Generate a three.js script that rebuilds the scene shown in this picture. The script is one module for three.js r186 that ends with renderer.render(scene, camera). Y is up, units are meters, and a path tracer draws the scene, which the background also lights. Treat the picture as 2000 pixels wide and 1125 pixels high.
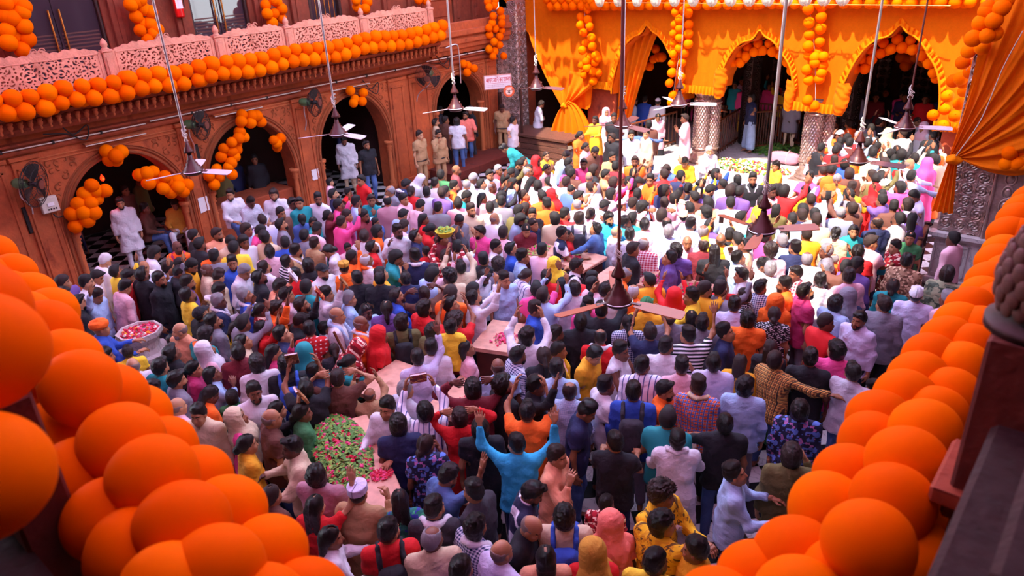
import * as THREE from 'three';
import { mergeGeometries } from 'three/addons/utils/BufferGeometryUtils.js';
import { ImprovedNoise } from 'three/addons/math/ImprovedNoise.js';

// ------------------------------------------------------------------ camera, sky, sun, exposure
// x runs along the left arcade towards the shrine, z runs along the shrine towards the right, y is up, metres.
const scene = new THREE.Scene();
const CAM = new THREE.Vector3(0, 6.2, 0), FPX = 1440;
const CR = new THREE.Vector3(0.64570, -0.04566, 0.76223), CD = new THREE.Vector3(-0.35075, -0.90441, 0.24294), CF = new THREE.Vector3(0.67827, -0.42422, -0.59999);
const camera = new THREE.PerspectiveCamera(2 * Math.atan(562.5 / FPX) * 180 / Math.PI, 2000 / 1125, 0.05, 200);
camera.position.copy(CAM);
camera.quaternion.setFromRotationMatrix(new THREE.Matrix4().makeBasis(CR, CD.clone().negate(), CF.clone().negate()));
camera.focus = 9; camera.userData.fStop = 2.2;
const renderer = new THREE.WebGLRenderer({ antialias: true });
renderer.toneMapping = THREE.LinearToneMapping;
renderer.toneMappingExposure = 1.85;
renderer.shadowMap.enabled = true;

function skyTexture() {                                      // clear midday sky: pale at the horizon, bluer overhead
  const W = 64, H = 32, d = new Float32Array(W * H * 4);
  for (let y = 0; y < H; y++) for (let x = 0; x < W; x++) {
    const e = Math.max(0, Math.sin(((y + 0.5) / H - 0.5) * Math.PI)), t = Math.pow(e, 0.6), o = (y * W + x) * 4;
    d[o] = 0.92 - 0.42 * t; d[o + 1] = 0.95 - 0.30 * t; d[o + 2] = 1.0 + 0.05 * t; d[o + 3] = 1;
  }
  const t = new THREE.DataTexture(d, W, H, THREE.RGBAFormat, THREE.FloatType);
  t.mapping = THREE.EquirectangularReflectionMapping; t.magFilter = THREE.LinearFilter; t.needsUpdate = true;
  return t;
}
scene.background = skyTexture(); scene.environment = scene.background;
scene.backgroundIntensity = 3.6; scene.environmentIntensity = 3.6;

const SUN_DIR = new THREE.Vector3(0.46, -0.88, 0.06).normalize();      // the way sunlight travels: over the camera towards the shrine
const sun = new THREE.DirectionalLight(0xfff1dc, 7.6);
sun.position.set(11, 1, -8).addScaledVector(SUN_DIR, -30); sun.target.position.set(11, 1, -8);
sun.castShadow = true; sun.shadow.radius = 1.6;
Object.assign(sun.shadow.camera, { left: -20, right: 20, top: 20, bottom: -20, near: 1, far: 70 });
sun.shadow.mapSize.set(4096, 4096);
scene.add(sun, sun.target);

// ------------------------------------------------------------------ helpers
let seed_ = 7;
const rnd = () => { seed_ = (seed_ + 0x6d2b79f5) | 0; let t = Math.imul(seed_ ^ (seed_ >>> 15), 1 | seed_); t = (t + Math.imul(t ^ (t >>> 7), 61 | t)) ^ t; return ((t ^ (t >>> 14)) >>> 0) / 4294967296; };
const rr = (a, b) => a + (b - a) * rnd(), pick = (a) => a[Math.floor(rnd() * a.length)];
const V = (x, y, z) => new THREE.Vector3(x, y, z), PI = Math.PI, clamp = (x, a, b) => Math.min(b, Math.max(a, x)), lerp = (a, b, t) => a + (b - a) * t;
const sstep = (a, b, x) => { const t = clamp((x - a) / (b - a), 0, 1); return t * t * (3 - 2 * t); };
const ray = (px, py) => CF.clone().multiplyScalar(FPX).addScaledVector(CR, px - 1000).addScaledVector(CD, py - 562.5);
const atX = (px, py, x) => { const r = ray(px, py); return r.multiplyScalar((x - CAM.x) / r.x).add(CAM); };
const atY = (px, py, y) => { const r = ray(px, py); return r.multiplyScalar((y - CAM.y) / r.y).add(CAM); };
const atZ = (px, py, z) => { const r = ray(px, py); return r.multiplyScalar((z - CAM.z) / r.z).add(CAM); };
const toPx = (p) => { const q = p.clone().sub(CAM), w = q.dot(CF); return [1000 + FPX * q.dot(CR) / w, 562.5 + FPX * q.dot(CD) / w]; };

const used = new Map();
function numbered(name) { const n = used.get(name) ?? 0; used.set(name, n + 1); return n ? name + '_' + String(n).padStart(3, '0') : name; }
function shade(m) { m.castShadow = true; m.receiveShadow = true; return m; }
function thing(name, label, category, pos = V(0, 0, 0), turn = 0, group) {
  const o = new THREE.Group(); o.name = numbered(name); o.position.copy(pos); o.rotation.y = turn;
  o.userData = { label, category }; if (group) o.userData.group = group; scene.add(o); return o;
}
function M(name, geo, mat, parent = scene) { const m = shade(new THREE.Mesh(geo, mat)); m.name = numbered(name); parent.add(m); return m; }
function P(name, geo, mat, parent) { return M(name, geo, mat, parent); }
function solo(name, label, category, geo, mat, group) { const m = M(name, geo, mat); m.userData = { label, category }; if (group) m.userData.group = group; return m; }
function S(name, geo, mat, parent) { const m = M(name, geo, mat, parent); if (!parent) m.userData.kind = 'structure'; return m; }
function SG(name) { const o = new THREE.Group(); o.name = numbered(name); o.userData.kind = 'structure'; scene.add(o); return o; }

function boxUV(g, s = 1) {                                   // uv in metres from position, by the way each face looks
  g = g.index ? g.toNonIndexed() : g; const p = g.attributes.position, n = g.attributes.normal, uv = new Float32Array(p.count * 2);
  for (let i = 0; i < p.count; i++) {
    const ax = Math.abs(n.getX(i)), ay = Math.abs(n.getY(i)), az = Math.abs(n.getZ(i));
    uv[2 * i] = (ax > ay && ax > az ? p.getZ(i) : p.getX(i)) * s; uv[2 * i + 1] = (ay >= ax && ay >= az ? p.getZ(i) : p.getY(i)) * s;
  }
  g.setAttribute('uv', new THREE.BufferAttribute(uv, 2)); return g;
}
const strip = (g) => { const o = g.index ? g.toNonIndexed() : g.clone(); for (const k of Object.keys(o.attributes)) if (!['position', 'normal', 'uv'].includes(k)) o.deleteAttribute(k); if (!o.attributes.uv) o.setAttribute('uv', new THREE.BufferAttribute(new Float32Array(o.attributes.position.count * 2), 2)); return o; };
const merge = (list) => mergeGeometries(list.map(strip));
function box(w, h, d, x = 0, y = 0, z = 0, b = 0.012) {       // chamfered box centred on x, z with its foot at y
  b = Math.min(b, w * 0.3, h * 0.3, d * 0.3);
  const s = new THREE.Shape(); s.moveTo(-w / 2 + b, -h / 2 + b); s.lineTo(w / 2 - b, -h / 2 + b); s.lineTo(w / 2 - b, h / 2 - b); s.lineTo(-w / 2 + b, h / 2 - b); s.closePath();
  const g = new THREE.ExtrudeGeometry(s, { depth: d - 2 * b, bevelEnabled: true, bevelSize: b, bevelThickness: b, bevelSegments: 1 });
  g.translate(x, y + h / 2, z - d / 2 + b); return boxUV(g);
}
function boxAB(x0, x1, y0, y1, z0, z1, b = 0.012) { return box(Math.abs(x1 - x0), Math.abs(y1 - y0), Math.abs(z1 - z0), (x0 + x1) / 2, Math.min(y0, y1), (z0 + z1) / 2, b); }
function tube(pts, r, rad = 6, seg = 0) {
  const c = pts.length === 2 ? new THREE.LineCurve3(pts[0], pts[1]) : new THREE.CatmullRomCurve3(pts);
  return new THREE.TubeGeometry(c, seg || (pts.length === 2 ? 1 : pts.length * 4), r, rad, false);
}
function rod(a, b, r, rad = 8, r2 = r) {                      // capped bar between two points
  const d = b.clone().sub(a), g = new THREE.CylinderGeometry(r2, r, d.length(), rad, 1);
  g.applyQuaternion(new THREE.Quaternion().setFromUnitVectors(V(0, 1, 0), d.normalize())); g.translate((a.x + b.x) / 2, (a.y + b.y) / 2, (a.z + b.z) / 2); return g;
}
function lathe(prof, seg = 20) { return new THREE.LatheGeometry(prof.map(([r, y]) => new THREE.Vector2(Math.max(r, 0.0005), y)), seg); }
function grid(nu, nv, f, closeU = false) {                     // smooth sheet through f(u, v), uv in metres when f returns them
  const pos = [], uv = [], idx = [];
  for (let j = 0; j <= nv; j++) for (let i = 0; i <= nu; i++) { const q = f(i / nu, j / nv); pos.push(q.x, q.y, q.z); uv.push(q.u ?? i / nu, q.v ?? j / nv); }
  for (let j = 0; j < nv; j++) for (let i = 0; i < nu; i++) { const a = j * (nu + 1) + i, b = a + 1, c = a + nu + 1, d = c + 1; idx.push(a, b, d, a, d, c); }
  const g = new THREE.BufferGeometry(); g.setAttribute('position', new THREE.Float32BufferAttribute(pos, 3)); g.setAttribute('uv', new THREE.Float32BufferAttribute(uv, 2)); g.setIndex(idx); g.computeVertexNormals(); return g;
}
const N3 = new ImprovedNoise(), noise = (x, y, z) => N3.noise(x + 31.7, y + 11.3, z + 57.1);

// ------------------------------------------------------------------ computed textures
function pnoise(seed, n) { const r = []; let s = seed * 9301 + 49297; for (let i = 0; i < n * n; i++) { s = (s * 1664525 + 1013904223) % 4294967296; r.push(s / 4294967296); } return (u, v) => { const x = ((u % 1) + 1) % 1 * n, y = ((v % 1) + 1) % 1 * n, i = Math.floor(x), j = Math.floor(y), fx = x - i, fy = y - j, a = fx * fx * (3 - 2 * fx), b = fy * fy * (3 - 2 * fy), g = (p, q) => r[(q % n) * n + (p % n)]; return lerp(lerp(g(i, j), g(i + 1, j), a), lerp(g(i, j + 1), g(i + 1, j + 1), a), b); }; }
function fbm(seed, n0, oct = 4) { const o = []; for (let i = 0; i < oct; i++) o.push(pnoise(seed + i * 17, n0 << i)); return (u, v) => { let s = 0, a = 0.5; for (const f of o) { s += a * f(u, v); a *= 0.5; } return s / (1 - Math.pow(0.5, oct)); }; }
function tex(n, f, srgb = true, rep = 1) {                      // f(u, v) -> [r, g, b] in 0..1
  const d = new Uint8Array(n * n * 4);
  for (let y = 0; y < n; y++) for (let x = 0; x < n; x++) { const c = f((x + 0.5) / n, (y + 0.5) / n), o = (y * n + x) * 4; d[o] = clamp(c[0], 0, 1) * 255; d[o + 1] = clamp(c[1] ?? c[0], 0, 1) * 255; d[o + 2] = clamp(c[2] ?? c[0], 0, 1) * 255; d[o + 3] = 255; }
  const t = new THREE.DataTexture(d, n, n); t.wrapS = t.wrapT = THREE.RepeatWrapping; t.magFilter = THREE.LinearFilter; t.minFilter = THREE.LinearMipmapLinearFilter; t.generateMipmaps = true;
  if (srgb) t.colorSpace = THREE.SRGBColorSpace; t.repeat.set(rep, rep); t.needsUpdate = true; return t;
}
const F1 = fbm(3, 4, 6), F2 = fbm(11, 8, 5), F3 = fbm(29, 32, 3), F4 = fbm(41, 3, 3);
const stoneMap = tex(512, (u, v) => { const a = F1(u, v), b = F2(u, v), g = F3(u, v), st = sstep(0.60, 0.68, F2(u * 1, v * 0.5) * 0.6 + F1(u + 0.3, v) * 0.4), k = 0.80 + 0.26 * (a - 0.5) + 0.16 * (b - 0.5) + 0.14 * (g - 0.5); return [k * (1 - 0.22 * st) + 0.08, (k - 0.02) * (1 - 0.30 * st) + 0.06, (k - 0.03) * (1 - 0.34 * st) + 0.05]; }, true, 0.45);
const stoneBump = tex(512, (u, v) => [0.55 * F2(u, v) + 0.45 * F3(u, v)], false, 0.9);
const marbleMap = tex(512, (u, v) => { const w = Math.abs(Math.sin((u * 3 + v * 2 + 2.2 * F1(u, v)) * PI * 2 / 1)), vein = Math.pow(1 - w, 6) * 0.22, k = 0.9 + 0.14 * (F2(u, v) - 0.5) - vein, g = 0.1 * sstep(0.55, 0.75, F1(v, u)); return [k - g * 0.6, k - g, k - g * 1.1]; }, true, 0.7);
const woodMap = tex(256, (u, v) => { const g = F2(u * 1, v * 1), r = 0.5 + 0.5 * Math.sin((v * 14 + 3 * F1(u, v)) * 2 * PI); const k = 0.7 + 0.2 * r * g + 0.25 * (F3(u, v) - 0.5); return [k, k, k]; }, true, 1);
const clothBump = tex(256, (u, v) => [0.5 + 0.25 * Math.sin(u * 2 * PI * 64) * 0.5 + 0.25 * Math.sin(v * 2 * PI * 64) * 0.5 + 0.5 * (F2(u, v) - 0.5)], false, 3);
const clothMap = tex(256, (u, v) => { const k = 0.95 + 0.05 * (F2(u, v) - 0.5) + 0.06 * (F3(u, v) - 0.5); return [k, k, k]; }, true, 2);
// beaten silver: scrolling leaf relief, and overlapping scales
const scrollH = (u, v) => { const X = u * 5, Y = v * 5, cx = Math.floor(X), cy = Math.floor(Y), x = X - cx - 0.5, y = Y - cy - 0.5, s = (cx + cy) % 2 ? 1 : -1, r = Math.hypot(x, y), a = Math.atan2(y, x * s); return 0.5 + 0.34 * Math.cos(r * 26 - a * 2) * (1 - sstep(0.42, 0.5, r)) + 0.16 * Math.cos(a * 6) * sstep(0.1, 0.3, r) * (1 - sstep(0.4, 0.5, r)) + 0.3 * (F3(u, v) - 0.5); };
const silverBump = tex(512, (u, v) => [scrollH(u, v)], false, 0.9);
const silverMap = tex(256, (u, v) => { const k = 0.8 + 0.3 * (F2(u, v) - 0.5) + 0.16 * (F3(u, v) - 0.5), t = sstep(0.52, 0.7, F1(u, v)); return [k, k * (1 - 0.10 * t), k * (1 - 0.16 * t)]; }, true, 1);
const wrinkleBump = tex(256, (u, v) => { let s = 0, a = 0.6; for (const [f, k] of [[F4, 1], [F1, 1], [F2, 1]]) { s += a * (1 - Math.abs(2 * f(u + 0.13 * F4(v, u), v * k + 0.2 * F1(v, u)) - 1) * 2.2); a *= 0.5; } return [clamp(0.5 + 0.42 * (s - 0.55), 0, 1)]; }, false, 1.6);
const hairBump = tex(128, (u, v) => [0.5 + 0.5 * Math.sin((u * 24 + 1.5 * F2(u, v)) * 2 * PI)], false, 6);

const std = (o) => new THREE.MeshStandardMaterial(o), phy = (o) => new THREE.MeshPhysicalMaterial(o);
const stone = (color, rough = 0.85) => std({ color, map: stoneMap, bumpMap: stoneBump, bumpScale: 0.012, roughness: rough });
const MAT = {
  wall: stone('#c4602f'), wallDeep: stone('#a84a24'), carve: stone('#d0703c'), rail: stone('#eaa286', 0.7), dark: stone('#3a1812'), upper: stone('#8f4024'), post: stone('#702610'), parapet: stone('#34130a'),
  white: std({ color: '#e6dfe2', map: marbleMap, roughness: 0.35 }), marble: std({ color: '#ddd0cc', map: marbleMap, bumpMap: stoneBump, bumpScale: 0.003, roughness: 0.4 }),
  tileW: std({ color: '#e2dad8', map: marbleMap, roughness: 0.3 }), tileB: std({ color: '#1d191c', map: marbleMap, roughness: 0.28 }), grout: std({ color: '#6a5f5a', roughness: 0.9 }),
  table: std({ color: '#f0b49a', map: stoneMap, bumpMap: stoneBump, bumpScale: 0.003, roughness: 0.45 }), tableLeg: std({ color: '#6b3226', map: stoneMap, roughness: 0.6 }),
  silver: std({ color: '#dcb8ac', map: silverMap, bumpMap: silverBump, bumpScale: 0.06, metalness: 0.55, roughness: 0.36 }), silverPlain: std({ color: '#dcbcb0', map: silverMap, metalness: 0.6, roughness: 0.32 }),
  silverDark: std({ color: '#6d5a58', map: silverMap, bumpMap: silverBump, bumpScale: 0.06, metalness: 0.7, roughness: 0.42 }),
  wood: std({ color: '#9a4a22', map: woodMap, roughness: 0.55 }), woodDark: std({ color: '#4a2216', map: woodMap, roughness: 0.6 }), woodBrown: std({ color: '#7a4a38', map: woodMap, roughness: 0.65 }),
  chrome: std({ color: '#d6d2d4', metalness: 0.85, roughness: 0.28 }), iron: std({ color: '#2a2424', metalness: 0.5, roughness: 0.5 }), rust: std({ color: '#7d4638', map: stoneMap, metalness: 0.2, roughness: 0.7 }), cream: std({ color: '#d8c4b4', map: clothMap, roughness: 0.6 }),
  motor: std({ color: '#4a211e', metalness: 0.3, roughness: 0.35 }), fanBrown: std({ color: '#5c332c', map: clothMap, roughness: 0.4 }), fanOrange: std({ color: '#a9552e', map: clothMap, roughness: 0.4 }), fanPale: std({ color: '#cdb9bb', map: clothMap, roughness: 0.4 }), greenPaint: std({ color: '#56744a', roughness: 0.4, metalness: 0.1 }),
  gold: std({ color: '#e0a050', metalness: 0.9, roughness: 0.25 }), rope: std({ color: '#d8ccbc', map: clothMap, roughness: 0.9 }),
  glassDoor: phy({ color: '#3b3038', roughness: 0.06, metalness: 0.0, clearcoat: 1, clearcoatRoughness: 0.05 }), pane: phy({ color: '#e8eef0', transmission: 1, roughness: 0.05, ior: 1.45 }),
  redPaint: std({ color: '#c81414', roughness: 0.3 }), paper: std({ color: '#e8dcdc', map: clothMap, roughness: 0.85 }),
  orange: phy({ color: '#fa7600', map: clothMap, bumpMap: clothBump, bumpScale: 0.002, roughness: 0.85, specularIntensity: 0.15, side: THREE.DoubleSide, transmission: 0.28 }),
  orangeFrill: phy({ color: '#ff8c00', map: clothMap, roughness: 0.8, specularIntensity: 0.15, side: THREE.DoubleSide, transmission: 0.25 }),
  petal: phy({ color: '#fff3d8', map: silverMap, roughness: 0.35, clearcoat: 0.4, side: THREE.DoubleSide }),
  awning: phy({ color: '#efcde2', map: clothMap, roughness: 1, transmission: 0.72, side: THREE.DoubleSide }),
};
const balloonMats = ['#f46800', '#f87200', '#ee6000'].map((c) => phy({ color: c, roughness: 0.6, specularIntensity: 0.03, transmission: 0.12, side: THREE.DoubleSide }));
// ------------------------------------------------------------------ the setting: floor, walls, roof over the court
const AZ = -15.8, SX = 18.6, WX = 14.7;                        // arcade wall plane, shrine front plane, right wing plane
{
  const floor = S('floor', boxAB(-3, 25, -0.2, -0.012, -21, 6), MAT.grout);
  // black and white marble, laid on the diagonal
  const T = 0.3, q = Math.SQRT1_2, geoW = box(T - 0.006, 0.02, T - 0.006, 0, -0.02, 0, 0.003), rest = [[], []]; let single = 0;
  for (let i = -60; i < 90; i++) for (let j = -60; j < 90; j++) {
    const x = (i + j) * T * q, z = (i - j) * T * q - 8;
    if (x < -0.5 || x > 18 || z < -19.5 || z > 1.5) continue;
    const s = toPx(V(x, 0, z)), w = (i + j * 1) % 2 === 0 ? 0 : 1, near = s[0] > 1120 && s[0] < 1880 && s[1] > 640 && s[1] < 1165 && x < 9.5;
    if (near && single < 296 && z > -4.2) { single++; const m = P('tile', geoW, w ? MAT.tileW : MAT.tileB, floor); m.position.set(x, 0, z); m.rotation.y = PI / 4; }
    else { const g = new THREE.BoxGeometry(T - 0.006, 0.02, T - 0.006); g.rotateY(PI / 4); g.translate(x, -0.01, z); rest[w].push(boxUV(g)); }
  }
  P('black_tiles', merge(rest[0]), MAT.tileB, floor).userData.kind = 'stuff';
  P('white_tiles', merge(rest[1]), MAT.tileW, floor).userData.kind = 'stuff';
}

// left arcade wall with its four arches
const ARCH = [{ x: 5.92, w: 1.19, s: 1.26, t: 2.66 }, { x: 8.86, w: 1.15, s: 1.30, t: 2.74 }, { x: 11.94, w: 1.16, s: 1.32, t: 2.80 }, { x: 15.92, w: 1.0, s: 1.75, t: 2.74 }];
const archPts = (a, grow = 0, n = 28, y0 = 0) => { const r = []; r.push([a.x - a.w - grow, y0]); for (let i = 0; i <= n; i++) { const t = PI - PI * i / n; r.push([a.x + (a.w + grow) * Math.cos(t), a.s + (a.t - a.s + grow) * Math.pow(Math.sin(t), 0.92)]); } r.push([a.x + a.w + grow, y0]); return r; };
{
  const sh = new THREE.Shape(); sh.moveTo(2.6, 0);
  for (const a of ARCH) for (const [x, y] of archPts(a)) sh.lineTo(x, y);
  sh.lineTo(18.7, 0); sh.lineTo(18.7, 3.55); sh.lineTo(2.6, 3.55); sh.closePath();
  const g = new THREE.ExtrudeGeometry(sh, { depth: 0.5, bevelEnabled: true, bevelSize: 0.012, bevelThickness: 0.012, bevelSegments: 1 }); g.translate(0, 0, AZ - 0.51);
  const wall = S('wall_left', boxUV(g), MAT.wall);
  const zf = AZ;                                                // the face of the wall
  ARCH.forEach((a, k) => {
    const band = (gr, r, d) => P('arch_moulding', boxUV(tube(archPts(a, gr, 28, k === 3 ? 0.3 : 0.1).map(([x, y]) => V(x, y, zf + d)), r, 6, 60)), MAT.carve, wall);
    band(0.035, 0.032, 0.02); band(0.12, 0.024, 0.015); band(0.165, 0.014, 0.01);
    // slim jamb columns with ringed capital and foot
    for (const s of [-1, 1]) {
      const x = a.x + s * (a.w - 0.02), c = P('jamb_column', lathe([[0.001, 0], [0.12, 0], [0.12, 0.14], [0.085, 0.18], [0.105, 0.24], [0.07, 0.3], [0.066, a.s - 0.5], [0.085, a.s - 0.46], [0.065, a.s - 0.42], [0.065, a.s - 0.2], [0.095, a.s - 0.17], [0.07, a.s - 0.13], [0.1, a.s - 0.09], [0.075, a.s - 0.05], [0.12, a.s], [0.125, a.s + 0.06], [0.001, a.s + 0.06]], 16), MAT.carve, wall);
      c.position.set(x, 0, zf - 0.06);
    }
    // square frame round the arch and its carved spandrels
    const x0 = a.x - a.w - 0.2, x1 = a.x + a.w + 0.2, yt = a.t + 0.2;
    for (const o of [0, 0.06]) P('frame_moulding', merge([boxAB(x0 - o, x0 - o + 0.03, 0.2, yt + o, zf - 0.01, zf + 0.03 - o * 0.2), boxAB(x1 + o - 0.03, x1 + o, 0.2, yt + o, zf - 0.01, zf + 0.03 - o * 0.2), boxAB(x0 - o, x1 + o, yt + o - 0.03, yt + o, zf - 0.01, zf + 0.03 - o * 0.2)]), MAT.carve, wall);
    for (const s of [-1, 1]) {
      const list = [], scroll = (cx, cy, r, dir, turn) => { const p = []; for (let i = 0; i <= 18; i++) { const t = i / 18, an = turn + dir * t * 4.6, R = r * (1 - 0.82 * t); p.push(V(cx + s * R * Math.cos(an), cy + R * Math.sin(an), zf + 0.008)); } list.push(tube(p, r * 0.17, 5, 26)); };
      for (let i = 0; i < 7; i++) {                              // a stem of scrolls that follows the arch
        const th = PI * (0.10 + 0.052 * i), gx = a.w + 0.31 + (i > 4 ? 0.03 * i : 0), gy = a.t - a.s + 0.30;
        const cx = a.x + s * Math.min(gx * Math.cos(th), a.w + 0.12), cy = a.s + gy * Math.sin(th); if (cy > yt - 0.1) continue;
        scroll(cx, cy, 0.085, i % 2 ? 1 : -1, i * 0.9); scroll(cx - s * 0.05, cy + 0.09, 0.05, i % 2 ? -1 : 1, i * 1.3 + 2);
      }
      for (const [dx, dy, r] of [[0.08, 0.1, 0.085], [0.23, 0.09, 0.075], [0.37, 0.075, 0.065], [0.1, 0.25, 0.07], [0.22, 0.2, 0.055], [0.5, 0.07, 0.05]]) scroll(a.x + s * (a.w + 0.14 - dx), yt - dy, r, dx > 0.2 ? 1 : -1, dx * 20);
      P('carved_scrollwork', boxUV(merge(list)), MAT.carve, wall);
    }
  });
  // pilasters on the piers: raised panel with fillets, and the foot block
  for (const [x0, x1] of [[3.35, 3.95], [4.05, 4.52], [7.24, 7.56], [10.15, 10.62], [13.2, 13.75], [13.95, 14.72], [17.15, 17.6]]) {
    const w = x1 - x0;
    P('pilaster', merge([boxAB(x0, x1, 0, 3.0, zf - 0.02, zf + 0.06), boxAB(x0 - 0.035, x1 + 0.035, 0, 0.22, zf - 0.02, zf + 0.1), boxAB(x0 + w * 0.12, x0 + w * 0.2, 0.3, 2.8, zf + 0.055, zf + 0.085), boxAB(x1 - w * 0.2, x1 - w * 0.12, 0.3, 2.8, zf + 0.055, zf + 0.085), boxAB(x0 + w * 0.12, x1 - w * 0.12, 2.76, 2.8, zf + 0.055, zf + 0.085), boxAB(x0 - 0.03, x1 + 0.03, 2.94, 3.02, zf - 0.02, zf + 0.1)]), MAT.wall, wall);
  }
  // beam courses above the arches
  const prof = (pts, x0, x1, zz) => { const s = new THREE.Shape(); pts.forEach(([d, y], i) => i ? s.lineTo(d, y) : s.moveTo(d, y)); s.closePath(); const g2 = new THREE.ExtrudeGeometry(s, { depth: x1 - x0, bevelEnabled: false }); g2.rotateY(PI / 2); g2.translate(x0, 0, zz); g2.computeVertexNormals(); return boxUV(g2); };
  // d runs against z after the turn, so negative d stands out into the court
  P('string_course', prof([[0.02, 3.06], [-0.08, 3.06], [-0.1, 3.1], [-0.1, 3.14], [-0.06, 3.17], [-0.12, 3.22], [-0.12, 3.26], [0.02, 3.28]], 2.6, 17.9, zf), MAT.wallDeep, wall);
  // deep cornice that carries the balcony, hung with drops
  const cornice = S('balcony_slab', prof([[0.8, 3.42], [-0.25, 3.42], [-0.3, 3.5], [-0.42, 3.56], [-0.42, 3.70], [-0.5, 3.73], [-0.52, 3.80], [-0.46, 3.83], [-0.6, 3.88], [-0.62, 3.97], [0.8, 3.97]], 2.6, 14.85, zf), MAT.wallDeep);
  const dropG = boxUV(lathe([[0.001, -0.16], [0.018, -0.15], [0.03, -0.12], [0.014, -0.095], [0.042, -0.06], [0.05, -0.03], [0.036, 0], [0.055, 0.01], [0.055, 0.05], [0.001, 0.05]], 8));
  for (let i = 0, x = 3.3; x < 14.75; x += 0.163, i++) { const d = P('cornice_drop', dropG, MAT.carve, cornice); d.position.set(x, 3.66, zf + 0.5); }
  P('cornice_return', prof([[0.02, 3.35], [-0.1, 3.35], [-0.12, 3.45], [-0.2, 3.5], [-0.2, 3.6], [-0.26, 3.64], [-0.26, 3.74], [-0.18, 3.8], [-0.3, 3.86], [-0.3, 3.98], [-0.22, 4.0], [-0.22, 4.2], [0.02, 4.2]], 14.85, 18.7, zf), MAT.wall, wall);

  // dark rooms behind the arches
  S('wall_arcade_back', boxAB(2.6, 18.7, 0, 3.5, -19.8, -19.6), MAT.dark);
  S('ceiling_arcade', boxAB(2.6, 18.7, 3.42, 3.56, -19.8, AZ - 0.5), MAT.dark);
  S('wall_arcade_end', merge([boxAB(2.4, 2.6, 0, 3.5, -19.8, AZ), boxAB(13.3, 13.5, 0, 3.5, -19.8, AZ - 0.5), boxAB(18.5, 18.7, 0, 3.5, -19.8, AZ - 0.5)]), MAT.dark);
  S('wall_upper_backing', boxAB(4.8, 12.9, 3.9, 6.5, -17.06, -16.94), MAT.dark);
  S('bench_arcade', boxAB(7.78, 9.94, 0, 0.86, -16.9, -16.0, 0.02), MAT.wallDeep);
  // upper storey behind the balcony
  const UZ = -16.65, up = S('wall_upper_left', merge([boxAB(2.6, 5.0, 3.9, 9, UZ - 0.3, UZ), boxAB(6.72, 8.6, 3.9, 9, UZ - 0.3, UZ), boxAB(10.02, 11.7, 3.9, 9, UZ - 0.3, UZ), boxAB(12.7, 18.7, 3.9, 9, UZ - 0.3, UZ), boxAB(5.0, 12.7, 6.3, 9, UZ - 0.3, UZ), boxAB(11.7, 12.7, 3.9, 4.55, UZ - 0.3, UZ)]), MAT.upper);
  for (const x of [3.6, 4.7, 7.0, 7.66, 8.35, 10.3, 11.3, 13.1, 14.2, 15.1, 16.9, 17.7]) P('upper_pilaster', merge([boxAB(x - 0.16, x + 0.16, 3.95, 6.6, UZ - 0.02, UZ + 0.1), boxAB(x - 0.05, x + 0.05, 4.2, 6.4, UZ + 0.09, UZ + 0.13)]), MAT.upper, up);
  P('upper_panel', merge([boxAB(15.3, 16.7, 4.1, 5.9, UZ, UZ + 0.06), boxAB(15.45, 16.55, 4.3, 4.75, UZ + 0.05, UZ + 0.085), boxAB(15.45, 16.55, 4.85, 5.7, UZ + 0.05, UZ + 0.085)]), MAT.wallDeep, up);
  P('pale_sill', boxAB(15.3, 16.8, 4.78, 4.82, UZ + 0.06, UZ + 0.12), MAT.rail, up);
  const door = (n, x0, x1, lab) => {
    const d = SG('door_' + n); d.userData.label = lab;
    P('door_frame', merge([boxAB(x0, x0 + 0.06, 3.97, 6.3, UZ - 0.2, UZ - 0.05), boxAB(x1 - 0.06, x1, 3.97, 6.3, UZ - 0.2, UZ - 0.05), boxAB(x0, x1, 6.2, 6.3, UZ - 0.2, UZ - 0.05)]), MAT.woodDark, d);
    const xm = (x0 + x1) / 2;
    for (const [a, b, s] of [[x0 + 0.06, xm - 0.005, -1], [xm + 0.005, x1 - 0.06, 1]]) {
      const leaf = P('door_leaf', boxAB(a, b, 3.99, 6.2, UZ - 0.16, UZ - 0.13, 0.004), MAT.glassDoor, d);
      P('door_handle', merge([rod(V(xm + s * 0.1, 4.62, UZ - 0.08), V(xm + s * 0.1, 5.42, UZ - 0.08), 0.02, 10), rod(V(xm + s * 0.1, 4.72, UZ - 0.13), V(xm + s * 0.1, 4.72, UZ - 0.08), 0.01), rod(V(xm + s * 0.1, 5.32, UZ - 0.13), V(xm + s * 0.1, 5.32, UZ - 0.08), 0.01)]), MAT.gold, leaf);
      for (let i = 0; i < 5; i++) P('frosted_band', boxAB(a + 0.05, b - 0.03, 4.66 + i * 0.07, 4.69 + i * 0.07, UZ - 0.135, UZ - 0.126, 0.002), MAT.fanBrown, leaf);
    }
  };
  door(1, 5.0, 6.72); door(2, 8.6, 10.02);
  const win = SG('window_1');
  P('window_frame', merge([boxAB(11.7, 12.7, 4.55, 4.62, UZ - 0.16, UZ + 0.02), boxAB(11.7, 11.78, 4.55, 6.3, UZ - 0.16, UZ), boxAB(12.62, 12.7, 4.55, 6.3, UZ - 0.16, UZ)]), MAT.woodDark, win);
  P('pane', boxAB(11.78, 12.62, 4.62, 6.3, UZ - 0.15, UZ - 0.13, 0.003), MAT.glassDoor, win);
  for (let i = 0; i < 5; i++) P('window_bar', rod(V(11.92 + i * 0.14, 4.6, UZ - 0.04), V(11.92 + i * 0.14, 6.3, UZ - 0.04), 0.012, 6), MAT.gold, win);
}

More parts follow.
